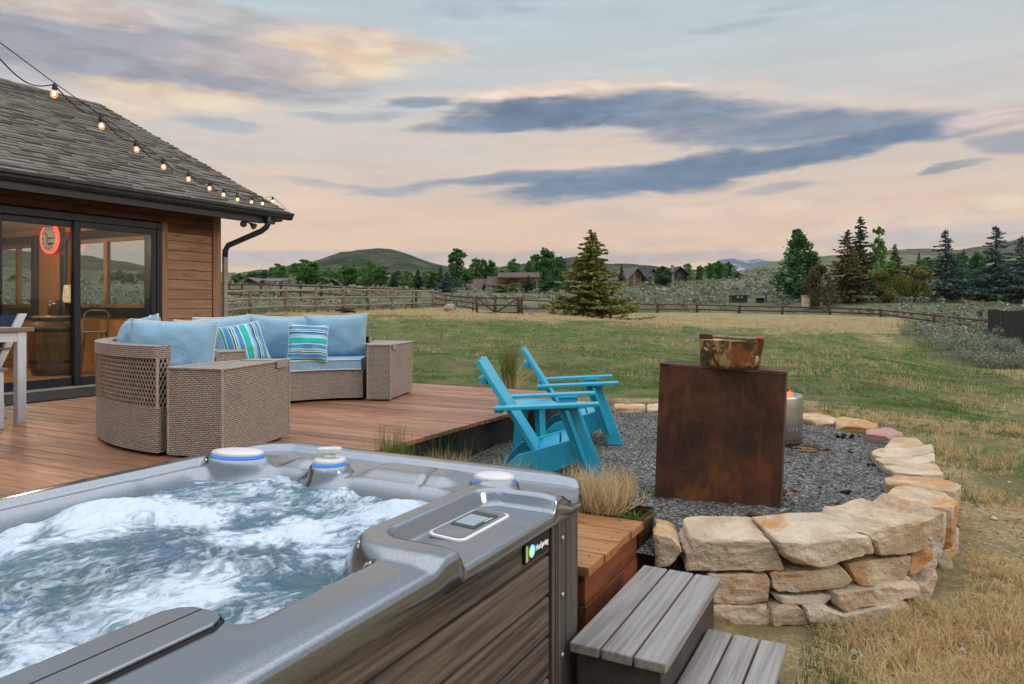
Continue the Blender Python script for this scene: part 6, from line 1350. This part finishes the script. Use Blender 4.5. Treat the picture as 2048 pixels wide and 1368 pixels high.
for k, (px, yt, yb, wpx) in enumerate(((30, 548, 578, 40), (90, 553, 580, 30), (216, 545, 580, 24), (240, 540, 580, 36), (262, 545, 580, 22), (284, 543, 580, 34))): tree('round' if k % 2 else 'dark', px, yt, yb, wpx, 105, 'leafy tree on the hillside seen through the house windows', 'trees seen through the windows')

# ------------------------------------------------------------------ fences
def rail(m, p, q, r):
    p, q = Vector(p), Vector(q); d = (q - p).normalized(); m.tube([p - d * .12, p.lerp(q, .33) + Vector((0, 0, random.uniform(-.015, .015))), p.lerp(q, .67) + Vector((0, 0, random.uniform(-.02, .01))), q + d * .12], r * random.uniform(.9, 1.1), 7)
def fence(name, label, posts, fr, pm, rm, pr, rrad, extra=None):
    p0 = atY(*posts[0][:2], posts[0][3]); t = thing(name, label, 'fence', (p0.x, p0.y, gz(p0.x, p0.y))); o0 = Vector(t.location); P = []
    for px, yt, yb, Y in posts:
        a = atY(px, yt, Y); z0 = gz(a.x, a.y); P.append((Vector((a.x, a.y, z0)), a.z)); MB().tube([(a.x - o0.x, a.y - o0.y, z0 - .3 - o0.z), (a.x - o0.x + .01, a.y - o0.y, a.z - o0.z)], [pr, pr * .93], 9).build('post', MT[pm], t, smooth=True)
    for (a, za), (b, zb) in zip(P, P[1:]):
        for f in fr:
            m = MB(); off = Vector((0, -pr * .8, 0)); rail(m, a + Vector((0, 0, (za - a.z) * f)) + off - o0, b + Vector((0, 0, (zb - b.z) * f)) + off - o0, rrad); m.build('rail', MT[rm], t, smooth=True)
    return t
FL0 = [(300, 575, 640, 27), (372, 575, 637, 29), (437, 575, 634, 31)]
fence('pole_fence', 'grey weathered three-rail pole fence behind the curved sofa and deck', FL0 + FENCE_L, (.88, .58, .26), 'post_tan', 'pole_grey', .085, .055)
fence('pole_fence', 'dark brown pole fence behind the grey pole fence', [(440, 567, 598, 58), (457, 567, 598, 58), (484, 567, 599, 58), (522, 567, 599, 58), (562, 568, 600, 58), (601, 569, 602, 58), (643, 570, 604, 58), (686, 572, 606, 57), (734, 573, 607, 56), (784, 575, 609, 55), (832, 577, 612, 54)], (.92, .55, .2), 'pole_brown', 'pole_brown', .10, .065)
fence('pole_fence', 'short grey-brown fence run between the pole fence and the gate', [(865.5, 580, 615, 53.2), (891, 587, 613, 55), (946, 590, 624, 53), (953, 591, 626, 52)], (.86, .55, .22), 'post_tan', 'pole_brown', .085, .05)
fence('pole_fence', 'brown two-rail fence running from the gate past the lone spruce and the sagebrush', [(1043, 593, 630, 51), (1106, 597, 627, 54), (1172, 599, 627, 55)] + FENCE_R[1:], (.82, .34), 'pole_brown', 'pole_brown', .105, .062)
ga = thing('field_gate', 'brown timber field gate with diagonal braces in the rail fence', 'gate', atY(952, 626, 51.5)); g0_ = Vector(ga.location)
Gp = lambda px, y, Y=51.2: atY(px, y, Y) - g0_
for px, yt, yb in ((953.5, 591, 627), (990.5, 592, 629), (1037, 594, 630)): MB().tube([Gp(px, yb + 6), Gp(px, yt)], .10, 8).build('gate_post', MT['pole_brown'], ga, smooth=True)
for x0, x1 in ((955, 989), (992, 1036)):
    m = MB()
    for f in (.0, .45, .9): m.tube([Gp(x0, 595.5 + f * 32), Gp(x1, 596.5 + f * 32)], .055, 6)
    m.tube([Gp(x0, 596), Gp(x1, 625)] if x0 == 955 else [Gp(x0, 625), Gp(x1, 597)], .05, 6); m.build('gate_leaf', MT['pole_brown'], ga, smooth=True)
bf = thing('slat_fence', 'black upright-slat fence at the right edge among the sagebrush', 'fence', atY(1990, 690, 35)); b0_ = Vector(bf.location)
Pp = [(1976, 623, 662, 42), (1990, 622, 672, 40), (2008, 626, 682, 38), (2030, 626, 700, 35), (2060, 624, 716, 32), (2110, 618, 740, 28), (2200, 612, 780, 24)]
m, rl_ = MB(), MB()
for (x0, t0, q0, Y0), (x1, t1, q1, Y1) in zip(Pp, Pp[1:]):
    a, b = atY(x0, t0, Y0), atY(x1, t1, Y1); n = int((b - a).length / .115)
    for k in range(n):
        p = a.lerp(b, k / n); zb = gz(p.x, p.y); an = math.atan2(b.y - a.y, b.x - a.x); m.box((p.x - b0_.x, p.y - b0_.y, (p.z + zb) / 2 - b0_.z + random.uniform(-.02, .02)), (.10, .022, p.z - zb + .2), (0, random.uniform(-.02, .02), an))
    for f in (.25, .72):
        za, zb2 = gz(a.x, a.y), gz(b.x, b.y); p, q = Vector((a.x, a.y - .05, za + (a.z - za) * f)) - b0_, Vector((b.x, b.y - .05, zb2 + (b.z - zb2) * f)) - b0_; rl_.tube([p, q], .04, 5)
FBK = Wood('black_slats', (.022, .022, .025), (.010, .010, .012), 2, 1.0, .7, .4, .2, .3)
m.build('slats', FBK, bf); rl_.build('rail', FBK, bf)

# ------------------------------------------------------------------ houses and other things far off
def gable(root, w_, d, z0, ez, rz_, wall, roof, over=.6, name='roof', x0=0, y0=0, ridge='y'):
    """simple house volume: walls + gable roof; ridge along local y or x"""
    m = MB(); m.span((x0 - w_ / 2, y0 - d / 2, z0), (x0 + w_ / 2, y0 + d / 2, ez))
    if ridge == 'y': m.prism([(x0 - w_ / 2, y0 - d / 2 + .01, ez), (x0 + w_ / 2, y0 - d / 2 + .01, ez), (x0, y0 - d / 2 + .01, rz_ - .1)], (0, d - .02, 0))
    else: m.prism([(x0 - w_ / 2 + .01, y0 - d / 2, ez), (x0 - w_ / 2 + .01, y0 + d / 2, ez), (x0 - w_ / 2 + .01, y0, rz_ - .1)], (w_ - .02, 0, 0))
    m.build('wall', wall, root, fix=True); r = MB(); t = .22
    for s in (-1, 1):
        if ridge == 'y':
            e = (x0 + s * (w_ / 2 + over), ez - over * (rz_ - ez) / (w_ / 2)); r.prism([(e[0], y0 - d / 2 - over, e[1]), (x0, y0 - d / 2 - over, rz_), (x0, y0 - d / 2 - over, rz_ + t), (e[0], y0 - d / 2 - over, e[1] + t)], (0, d + 2 * over, 0))
        else:
            e = (y0 + s * (d / 2 + over), ez - over * (rz_ - ez) / (d / 2)); r.prism([(x0 - w_ / 2 - over, e[0], e[1]), (x0 - w_ / 2 - over, y0, rz_), (x0 - w_ / 2 - over, y0, rz_ + t), (x0 - w_ / 2 - over, e[0], e[1] + t)], (w_ + 2 * over, 0, 0))
    return r.build(name, roof, root, fix=True)
RF_B = M('brown_roof', (.105, .056, .046), (.078, .041, .034), 3, .9, 0, .3, 12, .05); RF_G = M('grey_roof', (.15, .12, .11), (.11, .09, .085), 3, .9, 0, .3, 12, .05); RF_D = M('dark_roof', (.05, .052, .06), (.035, .037, .042), 3, .85, 0, .3, 12, .05)
WL_T = M('tan_wall', (.34, .27, .19), (.29, .23, .16), 2, .9, 0, .1, 9); WL_Y = M('yellow_wall', (.42, .34, .20), (.38, .31, .18), 2, .9, 0, .1, 9); WL_B = M('brown_wall', (.115, .075, .06), (.085, .056, .046), 2, .9, 0, .1, 9); WL_O = M('timber_wall', (.33, .20, .105), (.25, .15, .08), 2, .8, 0, .1, 9); WL_W = M('white_wall', (.56, .56, .55), None, 2, .9, 0, .1, 9, lo=0, hi=.1); WL_D = M('dark_wall', (.06, .055, .055), (.04, .037, .037), 2, .8, 0, .1, 9); WGL = M('far_glass', (.05, .065, .08), (.035, .045, .06), 1, .12, 0, 0)
def fhouse(label, px, yb, Y, rot): p = atY(px, yb, Y); return thing('house', label, 'house', p, rot, 'houses in the distance')
def win(root, x, y, z, w_, h_, fy=True):
    f = MB(); (f.box((x, y, z), (w_ + .2, .10, h_ + .2)) if fy else f.box((x, y, z), (.10, w_ + .2, h_ + .2))); fr_ = f.build('window', WL_B, root)
    g = MB(); (g.box((x, y - .04, z), (w_, .06, h_)) if fy else g.box((x - .04, y, z), (.06, w_, h_))); g.build('pane', WGL, fr_)
u = 115 / FPX
h1 = fhouse('tan house with grey roof and pale chimney behind the left pole fence', 530, 581, 115, 0)
gable(h1, 34 * u, 7, -1, 17 * u, 23.5 * u, WL_T, RF_G, .7, x0=14 * u, y0=3.5, ridge='x'); gable(h1, 28 * u, 6, -1, 15 * u, 22 * u, WL_B, RF_G, .8, 'porch_roof', -14 * u, -.5, 'y'); gable(h1, 22 * u, 3, -1, 11 * u, 17 * u, WL_T, RF_B, .7, 'porch_roof', 12 * u, -1.7, 'y')
m = MB(); m.span((38 * u, 2.5, 0), (48 * u, 4, 31 * u)); m.span((37.5 * u, 2.4, 31 * u), (48.5 * u, 4.1, 32 * u)); m.build('chimney', WL_T, h1); m = MB(); m.tube([(41 * u, 3.2, 32 * u), (41 * u, 3.2, 34 * u)], .2, 8); m.build('flue', MT['stainless'], h1)
win(h1, -14 * u, -3.55, 8 * u, 1.6, 1.1); win(h1, 12 * u, -3.25, 6 * u, 1.1, .9)
u = 125 / FPX; h2 = fhouse('little brown gabled house between round green trees on the left', 661, 578, 125, .1); gable(h2, 22 * u, 6, -1, 14 * u, 20 * u, WL_B, RF_B, .7, y0=3, ridge='y'); win(h2, 0, -.05, 8 * u, 1.3, 1.1); win(h2, -7 * u, -.05, 6 * u, .7, 1)
u = 102 / FPX; h3 = fhouse('large house with stepped dark brown roofs and pale yellow walls', 1000, 584, 102, 0)
m = MB(); m.span((-64 * u, 2, -1), (30 * u, 9, 8 * u)); m.span((0, 1.5, -1), (76 * u, 8, 27 * u)); m.build('wall', WL_Y, h3)
m = MB(); m.span((-70 * u, .5, -1), (-52 * u, 5, 9 * u)); m.build('wall', WL_B, h3)
r = MB()
def slab(r, x0, x1, y0, z0, y1, z1, t=.22): r.prism([(x0, y0, z0), (x0, y1, z1), (x0, y1, z1 + t), (x0, y0, z0 + t)], (x1 - x0, 0, 0))
slab(r, -58 * u, 2 * u, .2, 2 * u, 6.2, 26 * u); slab(r, -58 * u, 2 * u, 6.2, 26 * u, 9.5, 8 * u); r.build('roof', RF_B, h3)
r = MB(); slab(r, -28 * u, 22 * u, .0, 11 * u, 5.6, 31 * u); slab(r, -28 * u, 22 * u, 5.6, 31 * u, 9.0, 12 * u); r.build('roof', RF_B, h3)
r = MB(); slab(r, -5 * u, 80 * u, .1, 27 * u, 4.4, 39 * u); slab(r, -5 * u, 80 * u, 4.4, 39 * u, 9, 26 * u); r.build('roof', RF_B, h3)
r = MB(); slab(r, -76 * u, -50 * u, .1, 4 * u, 3, 15 * u); r.build('porch_roof', RF_B, h3); m = MB(); m.span((-2 * u, 1.44, 10 * u), (24 * u, 1.48, 18 * u)); m.build('timber_panel', WL_B, h3)
win(h3, 25 * u, 1.42, 22.5 * u, 20 * u, 3.2 * u); win(h3, 47 * u, 1.42, 15 * u, 5 * u, 12 * u); win(h3, 70 * u, 1.42, 15 * u, 4 * u, 12 * u); win(h3, 12 * u, 1.42, 13 * u, 10 * u, 5 * u)
u = 120 / FPX; h4 = fhouse('tan timber house with a balcony left of the dark and white house', 1268, 578, 120, R(28))
gable(h4, 32 * u, 38 * u, -1, 26 * u, 41 * u, WL_O, RF_G, .9, y0=16 * u, ridge='y'); m = MB(); m.span((-20 * u, -6 * u, 5 * u), (20 * u, -3 * u, 6.5 * u))
for k in range(5): m.span((-20 * u + k * 9.8 * u, -6 * u, -1), (-19 * u + k * 9.8 * u, -5.2 * u, 11 * u))
m.span((-20 * u, -6 * u, 10.2 * u), (20 * u, -5.5 * u, 11 * u)); m.build('balcony', WL_O, h4)
for x in (-8 * u, 7 * u):
    for z in (12 * u, 24 * u): win(h4, x, -3.3 * u, z, 6 * u, 7 * u)
h5 = fhouse('dark and white gabled house right of the tan timber house', 1302, 575, 128, R(20)); u = 128 / FPX
gable(h5, 26 * u, 30 * u, -1, 23 * u, 36 * u, WL_W, RF_D, .8, y0=14 * u, ridge='y'); m = MB(); m.span((-14 * u, -7 * u, -1), (16 * u, -2 * u, 8 * u)); m.build('terrace', WL_D, h5); win(h5, -3 * u, -1.2 * u, 17 * u, 8 * u, 9 * u); win(h5, 8 * u, -1.2 * u, 15 * u, 4 * u, 7 * u)
h6 = fhouse('dark house with tall pale stone chimney among green trees', 1354, 566, 134, R(15)); u = 134 / FPX
gable(h6, 28 * u, 26 * u, -1, 20 * u, 31 * u, WL_D, RF_D, .8, x0=4 * u, y0=13 * u, ridge='y'); m = MB(); m.span((-13 * u, -3 * u, -1), (-8 * u, 1 * u, 36 * u)); m.build('chimney', WL_T, h6); m = MB(); m.span((-6 * u, -5 * u, 6 * u), (22 * u, -1 * u, 7.5 * u)); m.span((20 * u, -5 * u, -1), (21 * u, -4 * u, 12 * u)); m.build('balcony', WL_B, h6); win(h6, 4 * u, -.6 * u, 16 * u, 8 * u, 7 * u)
h7 = fhouse('small brown house on the sagebrush slope left of the large leafy tree', 1477, 556, 148, 0); u = 148 / FPX; gable(h7, 14 * u, 4, -1, 7 * u, 12 * u, WL_B, RF_B, .5, x0=-6 * u, y0=2, ridge='y'); gable(h7, 14 * u, 4, -1, 4 * u, 8 * u, WL_B, RF_B, .5, 'porch_roof', 8 * u, 2, 'x'); win(h7, -6 * u, -.05, 3 * u, 1, .8)
h8 = fhouse('brown roofed house half hidden behind the olive bushes on the right', 1845, 566, 110, 0); u = 110 / FPX; gable(h8, 46 * u, 7, -1, 16 * u, 26 * u, WL_T, RF_B, .6, y0=3, ridge='x'); win(h8, -8 * u, -.55, 9 * u, 3, 1.2)
h9 = fhouse('grey roofed house high on the slope between the right hand spruces', 1916, 520, 190, 0); u = 190 / FPX; gable(h9, 18 * u, 6, -1, 5 * u, 12 * u, WL_D, RF_D, .5, y0=3, ridge='y'); win(h9, 0, -.05, 4 * u, 2, 1.2)
def boulder(px, py, Y, wpx, hpx, label, mat, seed):
    p = atY(px, py, Y); w_, h_ = wpx / FPX * Y, hpx / FPX * Y; bm = bmesh.new(); bmesh.ops.create_icosphere(bm, subdivisions=4, radius=1)
    co = np.array([v.co[:] for v in bm.verts]); d = 1 + (fbm(co[:, 0] * 1.5 + seed + co[:, 2], co[:, 1] * 1.5 + co[:, 2] * .7, 4, seed) - .5) * .7
    for v, k in zip(bm.verts, d): v.co = Vector((v.co.x * w_ / 2 * k, v.co.y * w_ * .4 * k, v.co.z * h_ * .62 * k + h_ * .38))
    me = bpy.data.meshes.new('boulder'); bm.to_mesh(me); bm.free(); me.materials.append(mat); o = link('boulder', me); o.location = p; return tag(o, label, 'boulder', 'boulders beyond the lawn')
RKT = M('pink_boulder', (.42, .30, .235), (.26, .19, .15), 2.5, .9, 0, .6, 9, .05)
boulder(901, 622, 50.5, 26, 15, 'grey-pink boulder by the fence left of the gate', RKT, 3); boulder(942, 621, 57, 15, 10, 'smaller boulder behind the fence just left of the gate', MT['rock_grey'], 5); boulder(1061, 630, 49, 10, 6, 'small grey boulder right of the gate', MT['rock_grey'], 8)
boulder(1312, 585, 104, 16, 9, 'pale boulder below the houses, left of two', RKT, 12); boulder(1331, 585, 104, 17, 9, 'pale boulder below the houses, right of two', RKT, 15)
tf = thing('transformer_box', 'dark green electrical cabinet standing in the sagebrush', 'utility box', atY(1480, 604, 76)); u = 76 / FPX; m = MB(); m.span((-16 * u, 0, -.5), (15 * u, 1.1, 11 * u)); m.span((-17 * u, -.05, 11 * u), (16 * u, 1.2, 14 * u)); m.build('cabinet', M('dark_green_paint', (.022, .035, .026), None, 4, .5, 0, 0), tf, bevel=.03); m = MB(); m.span((-6 * u, -.02, 8 * u), (-2 * u, -.004, 11 * u)); m.span((2 * u, -.02, 8 * u), (5 * u, -.004, 11 * u)); m.build('sticker', WL_W, tf)
MB().tube([(-15.5 * u, .5, 0), (-15.5 * u, .5, 19 * u)], .07, 6).build('marker_post', M('orange_post', (.5, .12, .03), None, 4, .6, 0, 0), tf)
t2 = thing('utility_box', 'small black utility box with a blue post right of the green cabinet', 'utility box', atY(1525, 606, 74)); m = MB(); m.span((-9 * u, 0, -.3), (4 * u, .7, 8 * u)); m.span((-9.4 * u, -.05, 8 * u), (4.4 * u, .75, 10 * u)); m.build('cabinet', MT['dark'], t2, bevel=.03); MB().tube([(9 * u, .3, 0), (9 * u, .3, 16 * u)], .09, 6).build('marker_post', M('blue_post', (.02, .10, .2), None, 4, .6, 0, 0), t2)
t3 = thing('stone_pillar', 'short tan stone pillar with a flat cap left of the brownish bush', 'pillar', atY(1611, 603, 66)); u = 66 / FPX; m = MB(); m.span((-6 * u, -.25, -.5), (6 * u, .25, 10 * u)); m.build('shaft', MT['stone'], t3, bevel=.02); m = MB(); m.span((-7 * u, -.3, 10.03 * u), (7 * u, .3, 12 * u)); m.build('cap', MT['stone'], t3, bevel=.02)
sl_ = thing('scrap_lumber', 'pile of dark scrap boards lying in the dry grass before the pole fence', 'lumber pile', atY(690, 641, 36)); sl_.location.z = gz(sl_.location.x, sl_.location.y)
for k in range(6): o = MB().box((random.uniform(-.3, .3), random.uniform(-.1, .1), .05 + k * .035), (random.uniform(.5, 1.0), .12, .05), (random.uniform(-.2, .2), random.uniform(-.15, .15), random.uniform(-.4, .4))).build('board', MT['pole_brown'] if k % 3 else MT['dark'], sl_)
MB().tube([(-.55, 0, .0), (-.42, .05, .28), (-.25, .0, .10)], .03, 6).build('bent_pipe', WL_W, sl_)

# ------------------------------------------------------------------ sagebrush
def sage_pts(n, seed, r=.5, h=.75):
    g = np.random.default_rng(seed); k = max(5, n // 14); a = g.random(k) * 2 * PI; rr0 = r * np.sqrt(g.random(k)) * .85; c = np.stack([rr0 * np.cos(a), rr0 * np.sin(a), h * (.35 + .5 * g.random(k) * (1 - (rr0 / r) ** 2 * .6))], 1)
    i = g.integers(0, k, n); p = c[i] + g.normal(size=(n, 3)) * np.array([.11, .11, .12]) * (r / .5); p[:, 2] = np.abs(p[:, 2]); return p
TPL = []
for k in range(6):
    row = []
    for n, cs in ((520, .042), (150, .085), (46, .16), (20, .26)): p = sage_pts(n, 200 + k); row.append(cards(p, np.full(n, cs), 300 + k, .55, .6))
    TPL.append(row)
def scatter(n, xr, dist, keep, seed):
    """candidate plan points spread evenly in angle and in log distance"""
    g = np.random.default_rng(seed); px = g.uniform(xr[0], xr[1], n); Y = np.exp(g.uniform(math.log(dist[0]), math.log(dist[1]), n)); X = (px - 1024) / FPX * Y
    k = keep(X, Y, g); return X[k], Y[k]
def keepS(X, Y, g): gr_, di_, sa_ = zones(X, Y); cl = fbm(X * .09, Y * .09, 3, 77); return (sa_ > .55) & (g.random(len(X)) < .25 + .95 * sst(cl, .36, .62)) & ~((np.abs(X / Y - .04) < .07) & (Y > 55) & (Y < 70) & (g.random(len(X)) < .75)) & ~((X / Y < -.26) & (Y < 29))
SX, SY = scatter(4600, (-60, 2110), (24, 190), keepS, 5); SX2, SY2 = scatter(4200, (1200, 2110), (70, 190), lambda X, Y, g: g.random(len(X)) < .75, 6); SX, SY = np.concatenate([SX, SX2]), np.concatenate([SY, SY2]); pxs = 1024 + FPX * SX / SY; ok_ = ~((pxs > 1450) & (pxs < 1545) & (SY < 80) & (SY > 58)) & ~((pxs > 1590) & (pxs < 1632) & (SY < 68)); SX, SY = SX[ok_], SY[ok_]
SD = np.hypot(SX, SY); order = np.argsort(SD); SX, SY, SD = SX[order], SY[order], SD[order]; SZ = ground_z(SX, SY)
g = np.random.default_rng(9); sc0 = g.uniform(.32, 1.0, len(SX)) ** 1.0 * (1 + .45 * (g.random(len(SX)) > .85)) * np.where(SD > 64, .95, 1.0)
near = 46; sroot = []
for k in range(6):
    co, fc = TPL[k][0]; o = np_mesh('sage_bush', co, fc, MT['sage']); sroot.append(o)
for i in range(near):
    k = i % 6; o = sroot[k] if i < 6 else sroot[k].copy()
    if i >= 6: COL.objects.link(o)
    o.location = (SX[i], SY[i], SZ[i] - .04); s = sc0[i]; o.scale = (s, s, s * .95); o.rotation_euler = (0, 0, g.random() * 6.28)
    tag(o, 'grey-green sagebrush bush at the near edge of the sagebrush field', 'sagebrush', 'nearest sagebrush bushes')
CO, FC, off = [], [], 0
for i in range(near, len(SX)):
    lod = 1 if SD[i] < 52 else (2 if SD[i] < 90 else 3); co, fc = TPL[i % 6][lod]; a = g.random() * 6.28; ca, sa2 = math.cos(a), math.sin(a); s = sc0[i]
    q = np.stack([co[:, 0] * ca - co[:, 1] * sa2, co[:, 0] * sa2 + co[:, 1] * ca, co[:, 2] * .95], 1) * s + np.array([SX[i], SY[i], SZ[i] - .04]); CO.append(q); FC.append(fc + off); off += len(q)
o = np_mesh('sagebrush_field', np.concatenate(CO), np.concatenate(FC), MT['sage']); tag(o, 'wide field of grey-green sagebrush beyond the fences', 'sagebrush', kind='stuff')

# ------------------------------------------------------------------ grass
def grass(name, label, mat, X, Y, H, Wd, seed, lean_=.5, kind='stuff'):
    g = np.random.default_rng(seed); n = len(X); Z = ground_z(X, Y) - .01; a = g.random(n) * 2 * PI; b = g.random(n) * 2 * PI; l = H * lean_ * g.uniform(.2, 1.2, n)
    ox, oy = np.cos(a) * Wd, np.sin(a) * Wd; tx, ty = X + np.cos(b) * l, Y + np.sin(b) * l; mx, my = X + np.cos(b) * l * .35, Y + np.sin(b) * l * .35
    co = np.stack([np.stack([X - ox, Y - oy, Z], 1), np.stack([X + ox, Y + oy, Z], 1), np.stack([mx + ox * .7, my + oy * .7, Z + H * .6], 1), np.stack([tx, ty, Z + H * np.clip(1 - .35 * (l / H) ** 2, .5, 1)], 1), np.stack([mx - ox * .7, my - oy * .7, Z + H * .6], 1)], 1).reshape(-1, 3)
    k = (np.arange(n) * 5)[:, None]; f4 = k + np.array([[0, 1, 2, 4]]); f3 = k + np.array([[4, 2, 3, 3]])
    me = bpy.data.meshes.new(name); me.vertices.add(len(co)); me.vertices.foreach_set('co', co.astype(np.float32).ravel())
    li = np.concatenate([f4.ravel(), (k + np.array([[4, 2, 3]])).ravel()]).astype(np.int32); me.loops.add(len(li)); me.loops.foreach_set('vertex_index', li)
    me.polygons.add(2 * n); me.polygons.foreach_set('loop_start', np.concatenate([np.arange(n) * 4, n * 4 + np.arange(n) * 3]).astype(np.int32)); me.update(calc_edges=True)
    me.materials.append(mat); o = link(name, me); return tag(o, label, 'grass' if 'grass' in label else 'straw', kind=kind)
def blocked(X, Y):                                                   # deck, gravel, tub, planter, wall
    a, b = X * CT - Y * ST, X * ST + Y * CT; rr0 = np.hypot(X - RC.x, Y - RC.y)
    return (rr0 < ring_r(np.arctan2(Y - RC.y, X - RC.x)) + .27) | ((a < -.7) & (a > -3.4) & (b < 8.95) & (b > 3.9)) | ((a < DA1 + .05) & (b < DB1 + .03)) | ((a < -.4) & (b < 4.4))
def clump(n, keep, xr, dist, seed, per, rad_):
    X, Y = scatter(n, xr, dist, keep, seed); g = np.random.default_rng(seed + 1); X = np.repeat(X, per); Y = np.repeat(Y, per); a = g.random(len(X)) * 2 * PI; r = rad_ * np.sqrt(g.random(len(X))) * g.uniform(.3, 1.2, len(X)); X, Y = X + r * np.cos(a), Y + r * np.sin(a); k = ~blocked(X, Y); return X[k], Y[k]
# straw around the foot of the wall and down the right side
kd = lambda X, Y, g: (~blocked(X, Y)) & (g.random(len(X)) > zones(X, Y)[0] * .7) & (fbm(X * 1.1, Y * 1.1, 3, 51) >.43 - .25 * (g.random(len(X)) > .85)) & (X > .6)
X, Y = clump(7000, kd, (1130, 2200), (2.2, 9.5), 61, 18, .042); gg = np.random.default_rng(1); grass('dry_grass', 'dry straw-coloured bunch grass around the foot of the stone wall', MT['straw'], X, Y, gg.uniform(.03, .125, len(X)) * sst(fbm(X * 1.1, Y * 1.1, 3, 51), .36, .66) + .02, gg.uniform(.0014, .0030, len(X)), 62, 1.0)
X, Y = clump(2600, lambda X, Y, g: (~blocked(X, Y)) & (X > .6) & (fbm(X * .8 + 4, Y * .8, 3, 52) > .56), (1300, 2200), (2.6, 10), 63, 9, .07); gg = np.random.default_rng(2); grass('green_grass', 'patches of short green grass between the straw tufts', MT['lawn'], X, Y, gg.uniform(.03, .10, len(X)), gg.uniform(.0014, .0028, len(X)), 64, .6)
# straw lying flat on the ground
X, Y = scatter(7000, (1180, 2150), (2.3, 9), lambda X, Y, g: (~blocked(X, Y)) & (X > .6), 65); gg = np.random.default_rng(3); grass('fallen_straw', 'fallen straw stems lying over the bare ground by the wall', MT['straw'], X, Y, gg.uniform(.02, .05, len(X)), gg.uniform(.001, .002, len(X)), 66, 3.2)
# small stones and crumbs on the bare ground by the wall
X, Y = scatter(5200, (1150, 2150), (2.3, 9), lambda X, Y, g: (~blocked(X, Y)) & (X > .7) & ((fbm(X * 1.3, Y * 1.3, 3, 91) > .5) | (np.hypot(X - RC.x, Y - RC.y) < 3.4)), 92); gg = np.random.default_rng(8); n = len(X); Zg = ground_z(X, Y) + .003; s_ = gg.uniform(.004, .016, n) * (1 + 1.4 * (gg.random(n) > .95))
co = np.array(ico)[None] * s_[:, None, None] * gg.uniform(.6, 1.3, (n, 6, 1)) * np.array([1, 1, .55]) + np.stack([X, Y, Zg], 1)[:, None, :]
def chipmat():
    m, t = newmat('tan_chip'); ri = t.n('NewGeometry').outputs['Random Per Island']
    return finish(m, t, t.ramp(ri, [(0, (.14, .095, .06, 1)), (.5, (.32, .24, .16, 1)), (.85, (.50, .40, .29, 1)), (1, (.60, .52, .42, 1))]), .9)
o = np_mesh('stone_chips', co.reshape(-1, 3), (np.array(icf)[None] + (np.arange(n) * 6)[:, None, None]).reshape(-1, 3), chipmat()); tag(o, 'tan stone chips strewn over the ground beside the stone wall', 'stone chips', kind='stuff')
# lawn
kl = lambda X, Y, g: (~blocked(X, Y)) & (g.random(len(X)) < zones(X, Y)[0] * sst(fbm(X * .9, Y * .9, 4, 53), .36, .56) + .03)
X, Y = clump(52000, kl, (440, 2120), (8.2, 34), 67, 4, .06); D = np.hypot(X, Y); gg = np.random.default_rng(4); grass('lawn_grass', 'short mown green lawn with worn patches beyond the deck', MT['lawn'], X, Y, gg.uniform(.025, .065, len(X)), gg.uniform(.0016, .0032, len(X)) * np.clip(D / 9, 1, 3), 68, .7)
kt = lambda X, Y, g: (~blocked(X, Y)) & (g.random(len(X)) < (1 - zones(X, Y)[0]) * (1 - zones(X, Y)[2]) * sst(fbm(X * .5, Y * .5, 4, 54), .38, .6))
X, Y = clump(15000, kt, (440, 2120), (11, 52), 69, 6, .12); D = np.hypot(X, Y); gg = np.random.default_rng(5); grass('dry_meadow', 'dry yellow grass between the lawn and the fences', MT['straw'], X, Y, gg.uniform(.05, .20, len(X)), gg.uniform(.002, .004, len(X)) * np.clip(D / 11, 1, 4), 70, .5)
kf = lambda X, Y, g: (zones(X, Y)[2] > .3) & (Y < 75) & (g.random(len(X)) < .6) & ~((X / Y < -.26) & (Y < 29))
X, Y = clump(9000, kf, (440, 2120), (24, 72), 71, 4, .22); D = np.hypot(X, Y); gg = np.random.default_rng(6); grass('tall_grass', 'tall green and tan grass along the fence lines among the sagebrush', MT['leaf_olive'], X, Y, gg.uniform(.12, .42, len(X)), gg.uniform(.003, .006, len(X)) * np.clip(D / 24, 1, 3), 72, .35)
for k, o in PROTO.items():
    if '_used' in o: del o['_used']

# ------------------------------------------------------------------ the evening air
hm_ = bpy.data.materials.new('air'); hm_.use_nodes = True; ht = NT(hm_.node_tree); hm_.node_tree.nodes.clear()
hv = ht.n('VolumePrincipled', {'Color': (.62, .74, .92, 1), 'Density': 5e-5, 'Anisotropy': .1}); hm_.node_tree.links.new(hv.outputs[0], ht.n('OutputMaterial').inputs['Volume'])
hz = MB().span((-9300, -9300, -160), (9300, 9300, 900)).build('haze', hm_); tag(hz, kind='stuff', label='thin blue evening haze over the far hills', cat='haze')
